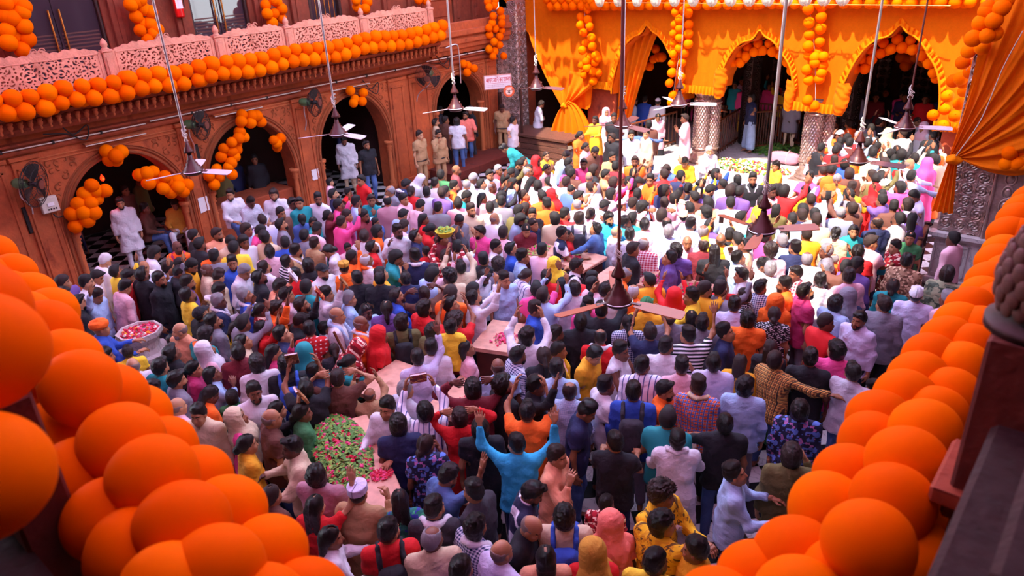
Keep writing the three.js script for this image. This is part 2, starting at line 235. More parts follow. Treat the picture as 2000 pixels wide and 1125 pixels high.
// pierced stone railing of the balcony
{
  const ZR = -15.28, posts = [3.75, 6.05, 8.33, 10.05, 12.2, 14.5];
  const panel = (w) => {
    const s = new THREE.Shape(), h = 0.62, n = 56; s.moveTo(-w / 2, 0); s.lineTo(w / 2, 0);
    for (let i = 0; i <= n; i++) { const t = 1 - 2 * i / n, a = Math.abs(t); s.lineTo(t * w / 2, h + 0.04 + 0.035 * Math.abs(Math.sin(t * 12 * PI / 2)) + 0.10 * Math.exp(-((a / 0.16) ** 2)) + 0.05 * Math.exp(-(((a - 0.5) / 0.2) ** 2)) - 0.06 * sstep(0.8, 1, a)); }
    s.closePath();
    const HS = 1.22, hole = (pts) => { const p = new THREE.Path(); pts.forEach(([x, y], i) => i ? p.lineTo(x, y) : p.moveTo(x, y)); p.closePath(); s.holes.push(p); };
    const discs = [], leaf = (cx, cy, l, b, an, bend = 0) => { const mine = [-1, -0.5, 0, 0.5, 1].map((q) => { const u = q * l * 0.9, v = bend * (q * q * 0.8 - 0.5) * l; return [cx + u * Math.cos(an) - v * Math.sin(an), cy + u * Math.sin(an) + v * Math.cos(an), b * 1.4 * (1.05 - 0.45 * q * q)]; }); if (mine.some(([x, y, r]) => Math.abs(x) > w / 2 - 0.1 - r || y < 0.02 + r * 0.5 || y > h - 0.02 || discs.some((d) => Math.hypot(d[0] - x, d[1] - y) < d[2] + r + 0.003))) return; discs.push(...mine); const o = []; for (let i = 0; i < 10; i++) { const t = i / 10 * 2 * PI, u = Math.cos(t) * l * 1.08, v = Math.sin(t) * b * HS * 1.15 + bend * (u * u / (l * l) - 0.5) * l; o.push([cx + u * Math.cos(an) - v * Math.sin(an), cy + u * Math.sin(an) + v * Math.cos(an)]); } hole(o); };
    const nx = Math.max(9, 2 * Math.round((w - 0.3) / 0.27) - 1), cw = (w - 0.26) / nx, ch = 0.1, mid = (nx - 1) / 2;
    for (let j = 0; j < 6; j++) for (let i = 0; i < nx; i++) {
      const k = Math.abs(i - mid), sg = i < mid ? -1 : 1, st = j % 2 ? 0.18 : -0.12, cx = (i - mid) * cw + (k ? sg * st * cw : 0), cy = 0.06 + j * ch + 0.022 * Math.sin(k * 2.1 + j), m = Math.floor(k * 2 + j * 3 + (k * j) % 3) % 5;
      if (j === 5 && k % 3 < 0.9) { leaf(cx, cy - 0.015, 0.018, 0.013, PI / 4); continue; }
      if (m === 0) { leaf(cx, cy, 0.042, 0.019, sg * (0.7 + 0.4 * j)); leaf(cx + sg * cw * 0.4, cy + ch * 0.36, 0.019, 0.013, sg * 0.8); }
      else if (m === 1) { leaf(cx, cy + 0.02, 0.05, 0.014, sg * (0.4 - 0.3 * j), 0.6); leaf(cx + sg * 0.01, cy - 0.022, 0.034, 0.013, sg * 0.9, 0.5); }
      else if (m === 2) { for (const q of [0, 1, 2, 3]) leaf(cx + 0.03 * Math.cos(q * PI / 2 + 0.3 * j), cy + 0.03 * Math.sin(q * PI / 2 + 0.3 * j), 0.02, 0.011, q * PI / 2 + 0.3 * j); }
      else if (m === 3) { leaf(cx - sg * 0.014, cy, 0.05, 0.015, -sg * (1.2 - 0.25 * j), -0.55); leaf(cx + sg * 0.036, cy + 0.016, 0.02, 0.013, sg * 0.6); leaf(cx + sg * 0.03, cy - 0.032, 0.014, 0.011, 0); }
      else { leaf(cx, cy, 0.046, 0.016, sg * (0.5 + 0.5 * j), 0.5); leaf(cx + sg * cw * 0.42, cy - 0.016, 0.022, 0.012, PI / 2 - sg * 0.5); }
    }
    for (let q = 0; q < 900; q++) { const x = rr(0, w / 2 - 0.12), y = rr(0.04, h - 0.05), l = (q < 300 ? rr(0.026, 0.04) : rr(0.012, 0.024)), b2 = Math.min(l * 0.6, q < 300 ? 0.014 : 0.011), an = rr(0, 3.14), bd = q % 2 ? 0.5 : 0; leaf(x, y, l, b2, an, bd); leaf(-x, y, l, b2, PI - an, -bd); }
    const g = new THREE.ExtrudeGeometry(s, { depth: 0.05, bevelEnabled: false, curveSegments: 4 }); g.translate(0, 0.1, -0.025); return boxUV(g);
  };
  const frame = (w) => merge([boxAB(-w / 2, w / 2, 0, 0.1, -0.05, 0.05), boxAB(-w / 2 + 0.05, w / 2 - 0.05, 0.68, 0.70, 0.02, 0.036), boxAB(-w / 2 + 0.05, -w / 2 + 0.07, 0.12, 0.7, 0.02, 0.036), boxAB(w / 2 - 0.07, w / 2 - 0.05, 0.12, 0.7, 0.02, 0.036)]);
  const words = ['leftmost at the picture edge', 'below the left glass door', 'below the right glass door', 'below the barred window', 'rightmost, ending at the cornice corner'];
  for (let i = 0; i < 5; i++) {
    const w = posts[i + 1] - posts[i] - 0.2, t = thing('balcony_railing', 'pink stone railing panel pierced with leaf tracery, ' + words[i], 'railing', V((posts[i] + posts[i + 1]) / 2, 3.97, ZR), 0, 'pierced stone railing panels of the balcony');
    P('pierced_panel', panel(w), MAT.rail, t); P('panel_frame', frame(w), MAT.rail, t);
    const curl = []; for (const s of [-1, 1]) { const p = []; for (let k = 0; k <= 16; k++) { const a = k / 16 * 5, r = 0.06 * (1 - 0.8 * k / 16); p.push(V(s * (0.06 + r * Math.cos(a)), 0.86 + r * Math.sin(a), 0.028)); } curl.push(tube(p, 0.012, 5, 24)); }
    P('crest_scroll', boxUV(merge(curl)), MAT.rail, t);
  }
  const spots = ['at the left picture edge', 'right of the left glass door', 'left of the right glass door', 'between right glass door and barred window', 'right of the barred window', 'last at the right end'];
  posts.forEach((x, i) => {
    const t = thing('railing_post', 'pink stone balcony post with bud finial, ' + spots[i], 'post', V(x, 3.97, ZR), 0, 'stone posts of the balcony railing');
    P('shaft', merge([box(0.17, 0.74, 0.14), box(0.2, 0.05, 0.17, 0, 0.7), box(0.1, 0.5, 0.02, 0, 0.12, 0.075)]), MAT.rail, t);
    P('bud_finial', boxUV(lathe([[0.001, 0.96], [0.03, 0.93], [0.062, 0.87], [0.066, 0.83], [0.045, 0.79], [0.075, 0.76], [0.08, 0.74], [0.001, 0.74]], 14)), MAT.rail, t);
  });
}

// ------------------------------------------------------------------ shrine front, hall behind it, and the right wing
const SA = [{ z: -11.0, w: 1.12, s: 2.1, t: 3.98 }, { z: -7.8, w: 0.99, s: 2.55, t: 3.95 }, { z: -4.62, w: 1.08, s: 2.45, t: 4.16 }];
{
  const front = S('wall_shrine_front', merge([boxAB(SX + 0.2, SX + 0.7, 4.3, 9, -16.6, -2.4), boxAB(SX + 0.2, SX + 0.7, 0, 9, -16.6, -15.6), boxAB(SX + 0.25, SX + 0.75, 0, 4.4, -13.2, -12.2), boxAB(SX + 0.25, SX + 0.75, 0, 4.4, -3.45, -2.4)]), MAT.wallDeep);
  S('shrine_platform', merge([boxAB(17.95, 24.2, -0.05, 0.3, -13.4, -2.6), boxAB(17.7, 17.97, -0.05, 0.14, -13.4, -2.6)]), MAT.marble);
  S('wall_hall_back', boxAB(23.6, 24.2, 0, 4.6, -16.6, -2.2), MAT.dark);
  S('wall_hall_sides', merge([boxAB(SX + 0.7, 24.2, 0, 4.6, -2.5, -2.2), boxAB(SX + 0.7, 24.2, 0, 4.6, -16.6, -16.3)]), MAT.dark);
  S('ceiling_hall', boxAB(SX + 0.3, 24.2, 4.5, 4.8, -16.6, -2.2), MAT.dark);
  // beaten silver cladding on the hall's back wall: door case with panels
  const clad = SG('trim_1');
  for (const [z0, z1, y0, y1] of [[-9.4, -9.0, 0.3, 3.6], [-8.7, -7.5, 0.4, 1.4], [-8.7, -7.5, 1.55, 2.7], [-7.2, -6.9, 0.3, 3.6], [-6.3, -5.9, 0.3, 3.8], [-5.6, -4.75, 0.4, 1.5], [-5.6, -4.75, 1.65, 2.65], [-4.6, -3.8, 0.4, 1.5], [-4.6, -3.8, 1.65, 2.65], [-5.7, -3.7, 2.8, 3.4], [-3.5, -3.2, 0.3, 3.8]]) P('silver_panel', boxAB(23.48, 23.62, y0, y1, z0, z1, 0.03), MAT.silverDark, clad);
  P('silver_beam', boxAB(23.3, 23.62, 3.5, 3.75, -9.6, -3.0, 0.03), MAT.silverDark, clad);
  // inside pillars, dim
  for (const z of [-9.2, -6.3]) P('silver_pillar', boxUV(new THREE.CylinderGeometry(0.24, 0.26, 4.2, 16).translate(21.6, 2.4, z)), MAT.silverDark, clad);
  // silver corner pilaster beside the exit arch
  const cp = SG('trim_2');
  P('silver_pilaster', merge([boxAB(17.62, 18.2, 0, 4.4, AZ - 0.1, AZ + 0.14, 0.04), boxAB(18.12, 18.6, 0, 4.6, AZ + 0.1, AZ + 0.5, 0.04)]), MAT.silver, cp);

  // right wing: marble plinth below, beaten silver above
  const wing = S('wall_right_wing', boxAB(WX, WX + 0.5, 0, 9, -2.45, 5), MAT.wallDeep);
  const cl = SG('trim_3');
  P('plinth', boxAB(WX - 0.06, WX + 0.02, 0, 0.92, -2.45, 5, 0.01), MAT.marble, cl);
  P('plinth_foot', boxAB(WX - 0.14, WX - 0.05, 0, 0.14, -2.5, 5, 0.02), MAT.marble, cl);
  P('plinth_ledge', merge([boxAB(WX - 0.2, WX + 0.02, 0.98, 1.05, -2.55, 5, 0.02), boxAB(WX - 0.14, WX, 0.92, 0.99, -2.5, 5, 0.02)]), MAT.marble, cl);
  for (let i = 0; i < 26; i++) P('ledge_scallop', new THREE.CylinderGeometry(0.05, 0.05, 0.03, 12, 1, false, 0, PI).rotateZ(PI / 2).rotateX(PI).translate(WX - 0.075, 0.93, -2.4 + i * 0.11), MAT.marble, cl);
  for (const z of [-2.15, -1.45, -0.75, -0.05]) P('plinth_panel', merge([boxAB(WX - 0.09, WX - 0.05, 0.2, 0.23, z - 0.28, z + 0.28), boxAB(WX - 0.09, WX - 0.05, 0.8, 0.83, z - 0.28, z + 0.28), boxAB(WX - 0.09, WX - 0.05, 0.2, 0.83, z - 0.28, z - 0.25), boxAB(WX - 0.09, WX - 0.05, 0.2, 0.83, z + 0.25, z + 0.28), boxAB(WX - 0.08, WX - 0.05, 0.45, 0.58, z - 0.06, z + 0.06, 0.03)]), MAT.marble, cl);
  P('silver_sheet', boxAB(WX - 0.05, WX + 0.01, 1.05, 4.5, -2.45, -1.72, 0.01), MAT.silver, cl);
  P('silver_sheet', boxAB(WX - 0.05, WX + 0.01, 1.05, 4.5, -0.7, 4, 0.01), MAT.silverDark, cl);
  // chain of ovals, roped column and beaded strip
  const bandB = P('oval_band', boxAB(WX - 0.09, WX - 0.02, 1.05, 4.5, -1.72, -1.28, 0.02), MAT.silverPlain, cl);
  const oval = boxUV(new THREE.TorusGeometry(0.09, 0.016, 6, 18).scale(0.9, 1.25, 1).rotateY(PI / 2)), boss = boxUV(new THREE.SphereGeometry(0.055, 10, 6).scale(0.4, 1.3, 1));
  for (let i = 0; i < 14; i++) { const o = P('oval', oval, MAT.silverPlain, bandB); o.position.set(WX - 0.095, 1.2 + i * 0.245, -1.5); const b = P('boss', boss, MAT.silverPlain, bandB); b.position.copy(o.position); }
  P('border_strip', merge([boxAB(WX - 0.13, WX - 0.08, 1.05, 4.5, -1.74, -1.69, 0.015), boxAB(WX - 0.13, WX - 0.08, 1.05, 4.5, -1.31, -1.26, 0.015)]), MAT.silverPlain, cl);
  const col = P('roped_column', boxUV(new THREE.CylinderGeometry(0.13, 0.13, 3.2, 18).translate(WX - 0.1, 2.9, -1.06)), MAT.silver, cl);
  P('column_foot', boxUV(lathe([[0.001, 0], [0.19, 0], [0.19, 0.12], [0.15, 0.16], [0.17, 0.22], [0.13, 0.27], [0.001, 0.27]], 18).translate(WX - 0.1, 1.05, -1.06)), MAT.silverPlain, cl);
  for (let i = 0; i < 30; i++) { const p = []; for (let k = 0; k <= 6; k++) { const a = PI / 2 + k / 6 * PI; p.push(V(WX - 0.1 + 0.135 * Math.cos(a), 1.36 + i * 0.1 + k * 0.028, -1.06 + 0.135 * Math.sin(a))); } P('rope_strand', boxUV(tube(p, 0.018, 5, 8)), MAT.silverPlain, col); }
  P('bead_strip', merge(Array.from({ length: 44 }, (_, i) => boxUV(new THREE.SphereGeometry(0.032, 8, 6).translate(WX - 0.08, 1.12 + i * 0.075, -0.8)))), MAT.silverPlain, cl);
}

// scale-clad silver pillars of the shrine
function scalePillar(z, label) {
  const t = thing('shrine_pillar', label, 'pillar', V(SX + 0.45, 0.3, z), 0, 'silver clad pillars of the shrine'); t.scale.y = 0.88;
  P('base', boxUV(merge([lathe([[0.001, 0], [0.44, 0], [0.44, 0.1], [0.38, 0.13], [0.42, 0.19], [0.36, 0.25], [0.33, 0.34], [0.36, 0.4], [0.31, 0.46], [0.001, 0.46]], 24), box(0.94, 0.05, 0.94, 0, -0.02)])), MAT.silverPlain, t);
  const sc = new THREE.SphereGeometry(0.05, 6, 4, 0, PI, 0, PI).scale(0.72, 1.15, 0.4).rotateX(-0.35);
  for (const [dx, dz] of [[-0.2, 0], [0.02, -0.21], [0.02, 0.21]]) {
    const sh = P('shaft', boxUV(new THREE.CylinderGeometry(0.15, 0.16, 1.5, 18).translate(dx, 1.2, dz)), MAT.silverPlain, t), list = [];
    for (let r = 0; r < 17; r++) for (let i = 0; i < 12; i++) { const a = (i + (r % 2) * 0.5) / 12 * 2 * PI, g = sc.clone(); g.rotateY(PI / 2 - a); g.translate(dx + 0.155 * Math.cos(a), 0.5 + r * 0.084, dz + 0.155 * Math.sin(a)); list.push(g); }
    P('scales', boxUV(merge(list)), MAT.silverPlain, sh).userData.kind = 'stuff';
    P('shaft_ring', boxUV(merge([new THREE.TorusGeometry(0.17, 0.03, 6, 20).rotateX(PI / 2).translate(dx, 0.5, dz), new THREE.TorusGeometry(0.17, 0.03, 6, 20).rotateX(PI / 2).translate(dx, 1.93, dz)])), MAT.silverPlain, sh);
  }
  P('capital', boxUV(lathe([[0.001, 1.93], [0.34, 1.93], [0.36, 2.0], [0.30, 2.06], [0.36, 2.16], [0.48, 2.3], [0.5, 2.4], [0.001, 2.4]], 20)), MAT.silver, t);
  P('upper_shaft', box(0.4, 2.0, 0.7, 0.2, 2.4), MAT.silverPlain, t);
}
scalePillar(-9.32, 'silver scale-patterned pillar left of the man in blue');
scalePillar(-6.26, 'silver scale-patterned pillar between middle and right shrine arches');

// orange cloth over the whole front, cut to the arches, with frilled edges
{
  const kL = atX(1104, 206, SX - 0.3), kz = kL.z, bottom = (z) => {
    for (const a of SA) {
      const t = (z - a.z) / a.w; if (Math.abs(t) >= 1) continue;
      const e = Math.pow(1 - t * t, 0.62), lobe = 0.075 * Math.abs(Math.sin(Math.acos(clamp(t, -1, 1)) * 3.5)), tip = 0.16 * Math.exp(-((t / 0.10) ** 2));
      return a.s + (a.t - a.s - 0.16) * e + lobe * Math.min(1, e * 3) + tip - 0.06;
    }
    if (z < -12.1) return z > -13.0 ? 2.3 - 0.75 * sstep(-12.75, -12.95, z) : z > kz ? 1.5 : lerp(1.5, 5.0, Math.pow((kz - z) / (kz + 16.6), 0.8));
    return z > -3.54 ? 2.1 : z < -8 ? 2.42 : 2.24;
  };
  const z0 = -16.55, z1 = -2.5, N = 380;
  const t = thing('shrine_drape', 'bright orange cloth covering the shrine front and edging its arches', 'drape', V(0, 0, 0));
  const fold = (z, y) => 0.035 * noise(z * 1.3, y * 0.5, 3) + 0.018 * Math.sin(z * 23 + 2 * noise(z, y * 0.4, 9)) * sstep(4.2, 2.4, y) + 0.012 * noise(z * 6, y * 1.2, 5);
  P('main_cloth', grid(N, 26, (u, v) => { const z = lerp(z0, z1, u), y = lerp(bottom(z), 6.4, v); return Object.assign(V(SX - 0.02 - fold(z, y), y, z), { u: z, v: y }); }), MAT.orange, t);
  // cloth turned into each arch
  SA.forEach((a) => {
    P('arch_lining', grid(70, 5, (u, v) => { const th = lerp(-0.999, 0.999, u), z = a.z + a.w * Math.sin(th * PI / 2), y = bottom(z) - 0.01; return Object.assign(V(SX + v * 0.75, y - 0.02 * Math.sin(u * 60) - 0.05 * v, z), { u: u * 3, v: v * 0.75 }); }), MAT.orange, t);
    // gathered frill that follows the arch
    P('frill', grid(260, 3, (u, v) => { const th = lerp(-0.998, 0.998, u), s = Math.sin(th * PI / 2), z = a.z + (a.w + 0.10 * v) * s, y = bottom(a.z + a.w * s * 0.999) + 0.02 + v * 0.13; return Object.assign(V(SX - 0.07 - 0.03 * Math.sin(u * 210 + 1.5 * noise(u * 20, 1, 1)) * (0.4 + v) - 0.02 * v, y, z + 0.012 * Math.sin(u * 210)), { u: u * 4, v: v * 0.16 }); }), MAT.orangeFrill, t);
    P('arch_beading', tube(Array.from({ length: 60 }, (_, i) => { const s = Math.sin(lerp(-0.997, 0.997, i / 59) * PI / 2), z = a.z + a.w * s; return V(SX - 0.09, bottom(z) + 0.015, z); }), 0.022, 6, 120), MAT.orangeFrill, t);
  });
  P('inner_curtain', grid(40, 20, (u, v) => Object.assign(V(SX + 0.35 - 0.06 * Math.sin(u * 30 + v), lerp(3.75, 1.2, v), lerp(lerp(-12.0, -10.9, u), lerp(-12.15, -11.75, u), Math.pow(v, 0.8))), { u, v: v * 2 })), MAT.orange, t);
  // pleated hems hanging round the pillar heads
  for (const [za, zb, y] of [[-9.92, -8.74, 2.44], [-6.86, -5.66, 2.26], [-12.85, -12.1, 2.32], [-3.6, -2.6, 2.12]]) P('pleated_hem', grid(90, 3, (u, v) => Object.assign(V(SX - 0.1 - 0.035 * Math.sin(u * 75) * (1.2 - v), lerp(y - 0.16, y + 0.06, v) + 0.02 * noise(u * 8, v, 2), lerp(za, zb, u)), { u, v })), MAT.orangeFrill, t);
  // cloth bunched at the pillar heads
  for (const [z, y, w] of [[-8.74, 2.66, 1], [-9.93, 2.62, 0.7], [-5.64, 2.52, 1], [-6.88, 2.5, 0.7]]) P('swag', grid(40, 36, (u, v) => { const a = u * PI * 1.15 - PI * 0.6, n = noise(u * 2.5, v * 3, z), r = (0.13 + 0.05 * Math.sin(v * PI) + 0.009 * Math.sin(v * 26 + u * 9 + 8 * n) + 0.05 * n) * w; return Object.assign(V(SX - 0.08 - Math.cos(a) * r * 0.85, y + (v - 0.5) * 0.66 - 0.10 * Math.sin(u * PI) * (1 - v) + 0.05 * n, z + Math.sin(a) * r), { u, v }); }), MAT.orange, t);

  // great curtain on the left: gathered to a knot, then falling free
  const k = kL, c = thing('left_curtain', 'orange curtain tied in a knot left of the arches and falling free', 'curtain', V(0, 0, 0));
  P('gathered_cloth', grid(60, 22, (u, v) => { const zt = lerp(kz - 1.5, kz + 1.2, u), yt = zt < kz ? bottom(zt) + 0.12 : 2.6, g = Math.pow(v, 1.3); return Object.assign(V(SX - 0.1 - 0.24 * v - 0.05 * Math.sin(u * 42) * (0.4 + v), lerp(yt, k.y, v), lerp(zt, k.z + (u - 0.5) * 0.16, g)), { u: u * 2, v }); }), MAT.orange, c);
  P('knot', grid(24, 14, (u, v) => { const a = u * 2 * PI, r = 0.11 * Math.sin(v * PI) + 0.02 * Math.sin(u * 20 + v * 6); return Object.assign(V(k.x - 0.05 + r * Math.cos(a), k.y + (v - 0.5) * 0.22, k.z + r * Math.sin(a)), { u, v }); }), MAT.orangeFrill, c);
  P('falling_cloth', grid(60, 24, (u, v) => { const w = lerp(0.2, 1.95, Math.pow(v, 0.5)); return Object.assign(V(k.x - 0.05 - 0.06 * Math.sin(u * 38 + v) * (0.4 + v) - 0.12 * v, lerp(k.y + 0.25 * u - 0.06, 0.42, v), k.z + (u - 0.28) * w), { u: u * 1.6, v: v * 1.4 }); }), MAT.orange, c);

  // great curtain on the right, swept down from above to a tie on the wing wall
  const kr = atX(1862, 312, WX - 0.3), d = thing('right_curtain', 'large orange curtain swept down beside the silver wall panel', 'curtain', V(0, 0, 0));
  const rim = new THREE.CatmullRomCurve3([[1938, -60], [2000, -110], [2110, -130], [2240, -60], [2290, 60], [2260, 170]].map(([x, y], i) => atX(x, y, WX - 0.28)));
  P('upper_cloth', grid(130, 44, (u, v) => {
    const far = rim.getPointAt(u), p = far.clone().lerp(V(kr.x + 0.05, kr.y + 0.04, kr.z + (u - 0.5) * 0.16), v);
    p.y -= (0.25 + 0.5 * u * u) * Math.sin(v * PI) * Math.pow(u, 1.5); p.z += 0.1 * Math.sin(v * PI) * (1 - u);
    p.x -= 0.12 * Math.sin(v * PI) + (0.085 * Math.sin(u * 46 + 4 * noise(u * 3, v * 2, 14)) + 0.03 * Math.sin(u * 110 + v * 3)) * (0.25 + 0.75 * v) * (1 - 0.75 * v * v * v);
    return Object.assign(p, { u: u * 4, v: v * 3 });
  }), MAT.orange, d);
  P('knot', grid(24, 14, (u, v) => { const a = u * 2 * PI, r = 0.13 * Math.sin(v * PI) + 0.02 * Math.sin(u * 20 + v * 6); return Object.assign(V(kr.x + r * Math.cos(a), kr.y + (v - 0.5) * 0.2, kr.z + r * Math.sin(a)), { u, v }); }), MAT.orangeFrill, d);
  P('falling_tail', grid(30, 16, (u, v) => Object.assign(V(kr.x - 0.02 - 0.04 * Math.sin(u * 24) - 0.02 * v, lerp(kr.y - 0.05, kr.y - 0.95, v), kr.z + (u - 0.5) * lerp(0.14, 0.34, v)), { u: u * 0.4, v })), MAT.orange, d);
  P('guy_cord', tube([atX(1998, 60, WX - 0.5), atX(1960, 130, WX - 0.5), atX(1915, 235, WX - 0.42), kr], 0.008, 5), MAT.rope, d);
}

// roof cloth stretched high over the court with its open part, out of the picture: it keeps the near half in shade
{
  const Y = 8.6, sh = new THREE.Shape(), hole = new THREE.Path();
  sh.moveTo(-3, -16.6); sh.lineTo(SX + 0.6, -16.6); sh.lineTo(SX + 0.6, 5); sh.lineTo(-3, 5); sh.closePath();
  // open patch: straight near edge, slanting left edge, scalloped far edge
  const up = (x, y, z) => [x - SUN_DIR.x / SUN_DIR.y * (y - Y), z - SUN_DIR.z / SUN_DIR.y * (y - Y)];
  const edge = [];
  const P0 = [[9.4, 1.5, -2.9], [9.9, 1.5, -4.5], [9.95, 1.5, -6.0], [10.15, 1.5, -7.6], [9.55, 1.5, -8.9], [9.6, 1.5, -10.5], [11.6, 1.5, -12.2], [14.0, 1.5, -12.8]];
  for (const p of P0) edge.push(up(...p));
  for (let i = 0; i <= 60; i++) { const z = lerp(-15.3, -2.9, i / 60), y = 3.25 + 0.55 * sstep(-13.5, -7, z) + 0.28 * Math.abs(Math.sin(i * 1.31)) * (i % 3 ? 1 : 0.2); edge.push(up(SX, y, z)); }
  edge.push(up(16.6, 1.5, -3.3), up(12.8, 1.5, -2.6));
  edge.forEach(([x, z], i) => i ? hole.lineTo(x, z) : hole.moveTo(x, z)); hole.closePath(); sh.holes.push(hole);
  const g = new THREE.ExtrudeGeometry(sh, { depth: 0.01, bevelEnabled: false }); g.rotateX(PI / 2); g.translate(0, Y, 0);
  S('roof_awning', boxUV(g), MAT.awning);
  // festoons of cloth pennants strung over the shrine end, out of the picture: they dapple the left curtain
  const fest = thing('bunting', 'cloth pennants strung high before the left curtain, outside the picture', 'bunting', V(17.0, 5.6, -16));
  for (const [y, a, b, n, ph] of [[0.35, 0.2, 4.2, 12, 0.3], [-0.25, 0.1, 4.4, 13, 1.1], [1.05, 1.2, 6.6, 16, 0.7]]) { P('line', tube([V(0, y + 0.05, a - 0.3), V(0, y, (a + b) / 2), V(0, y + 0.05, b + 0.3)], 0.008, 5), MAT.rope, fest); for (let i = 0; i < n; i++) { const z = lerp(a, b, i / (n - 1)), h = 0.42 + 0.16 * Math.sin(i * 2.3 + ph), w = 0.15 + 0.03 * Math.sin(i * 1.7 + ph); if (Math.sin(i * 5.1 + ph) < -0.75) continue; P('pennant', grid(6, 5, (u, v) => Object.assign(V(0.03 * Math.sin(u * 5 + i), y - v * h * (1 - 0.35 * Math.abs(u - 0.5)), z + (u - 0.5) * 2 * w * (1 - 0.35 * v)), { u, v })), MAT.orange, fest); } }
  // the near gallery has its own roof and floor, which keep its posts dark
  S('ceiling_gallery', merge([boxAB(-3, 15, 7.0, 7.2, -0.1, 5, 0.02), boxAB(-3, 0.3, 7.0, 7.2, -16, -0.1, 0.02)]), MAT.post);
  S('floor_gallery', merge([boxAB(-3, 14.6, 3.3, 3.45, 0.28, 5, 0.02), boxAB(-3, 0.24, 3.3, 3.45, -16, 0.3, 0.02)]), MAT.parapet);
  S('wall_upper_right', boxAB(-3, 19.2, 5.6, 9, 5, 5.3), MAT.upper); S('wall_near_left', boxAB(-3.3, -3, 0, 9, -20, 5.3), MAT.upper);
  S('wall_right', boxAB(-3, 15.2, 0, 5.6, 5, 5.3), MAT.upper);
}
// ------------------------------------------------------------------ balloons
const balloonGeo = (seg, rows) => { const p = []; for (let i = 0; i <= rows; i++) { const t = i / rows * PI, y = -Math.cos(t), r = Math.sin(t) * (1 + 0.06 * y); p.push([r, y < 0 ? y * 1.10 : y]); } p.unshift([0.001, -1.2], [0.075, -1.18], [0.03, -1.12]); return lathe(p, seg); };
const BAL_FAR = balloonGeo(20, 12), BAL_NEAR = balloonGeo(40, 24);
function putBalloon(t, p, r, out, geo = BAL_FAR) {
  const b = P('balloon', geo, pick(balloonMats), t); b.position.copy(p).sub(t.position); b.scale.setScalar(r);
  b.quaternion.setFromUnitVectors(V(0, 1, 0), out.clone().normalize()); return b;
}
// balloons tied along a string: two staggered rows on the side facing the court, one behind
function garland(name, label, pts, r, face, geo = BAL_FAR, gap = 1.04, group, back = true) {
  const c = new THREE.CatmullRomCurve3(pts), L = c.getLength(), n = Math.round(L / (r * gap)), t = thing(name, label, 'balloons', pts[0].clone(), 0, group);
  for (let i = 0; i <= n; i++) {
    const p = c.getPointAt(i / n), tan = c.getTangentAt(i / n), side = tan.clone().cross(face).normalize(), k = i % 2 ? 1 : -1, R = r * rr(0.92, 1.08);
    const out = face.clone().multiplyScalar(0.45 + rr(-0.12, 0.12)).addScaledVector(side, k * 0.85).normalize();
    putBalloon(t, p.clone().addScaledVector(out, r * 0.88).addScaledVector(tan, rr(-0.06, 0.06) * r), R, out, geo);
    if (back && i % 2 === 0) { const o2 = face.clone().multiplyScalar(-0.5).addScaledVector(side, (i % 4 ? 1 : -1) * 0.9).normalize(); putBalloon(t, p.clone().addScaledVector(o2, r * 0.9), R, o2, geo); }
  }
  P('string', tube(pts.map((q) => q.clone().sub(t.position)), 0.006, 5), MAT.rope, t);
  return t;
}
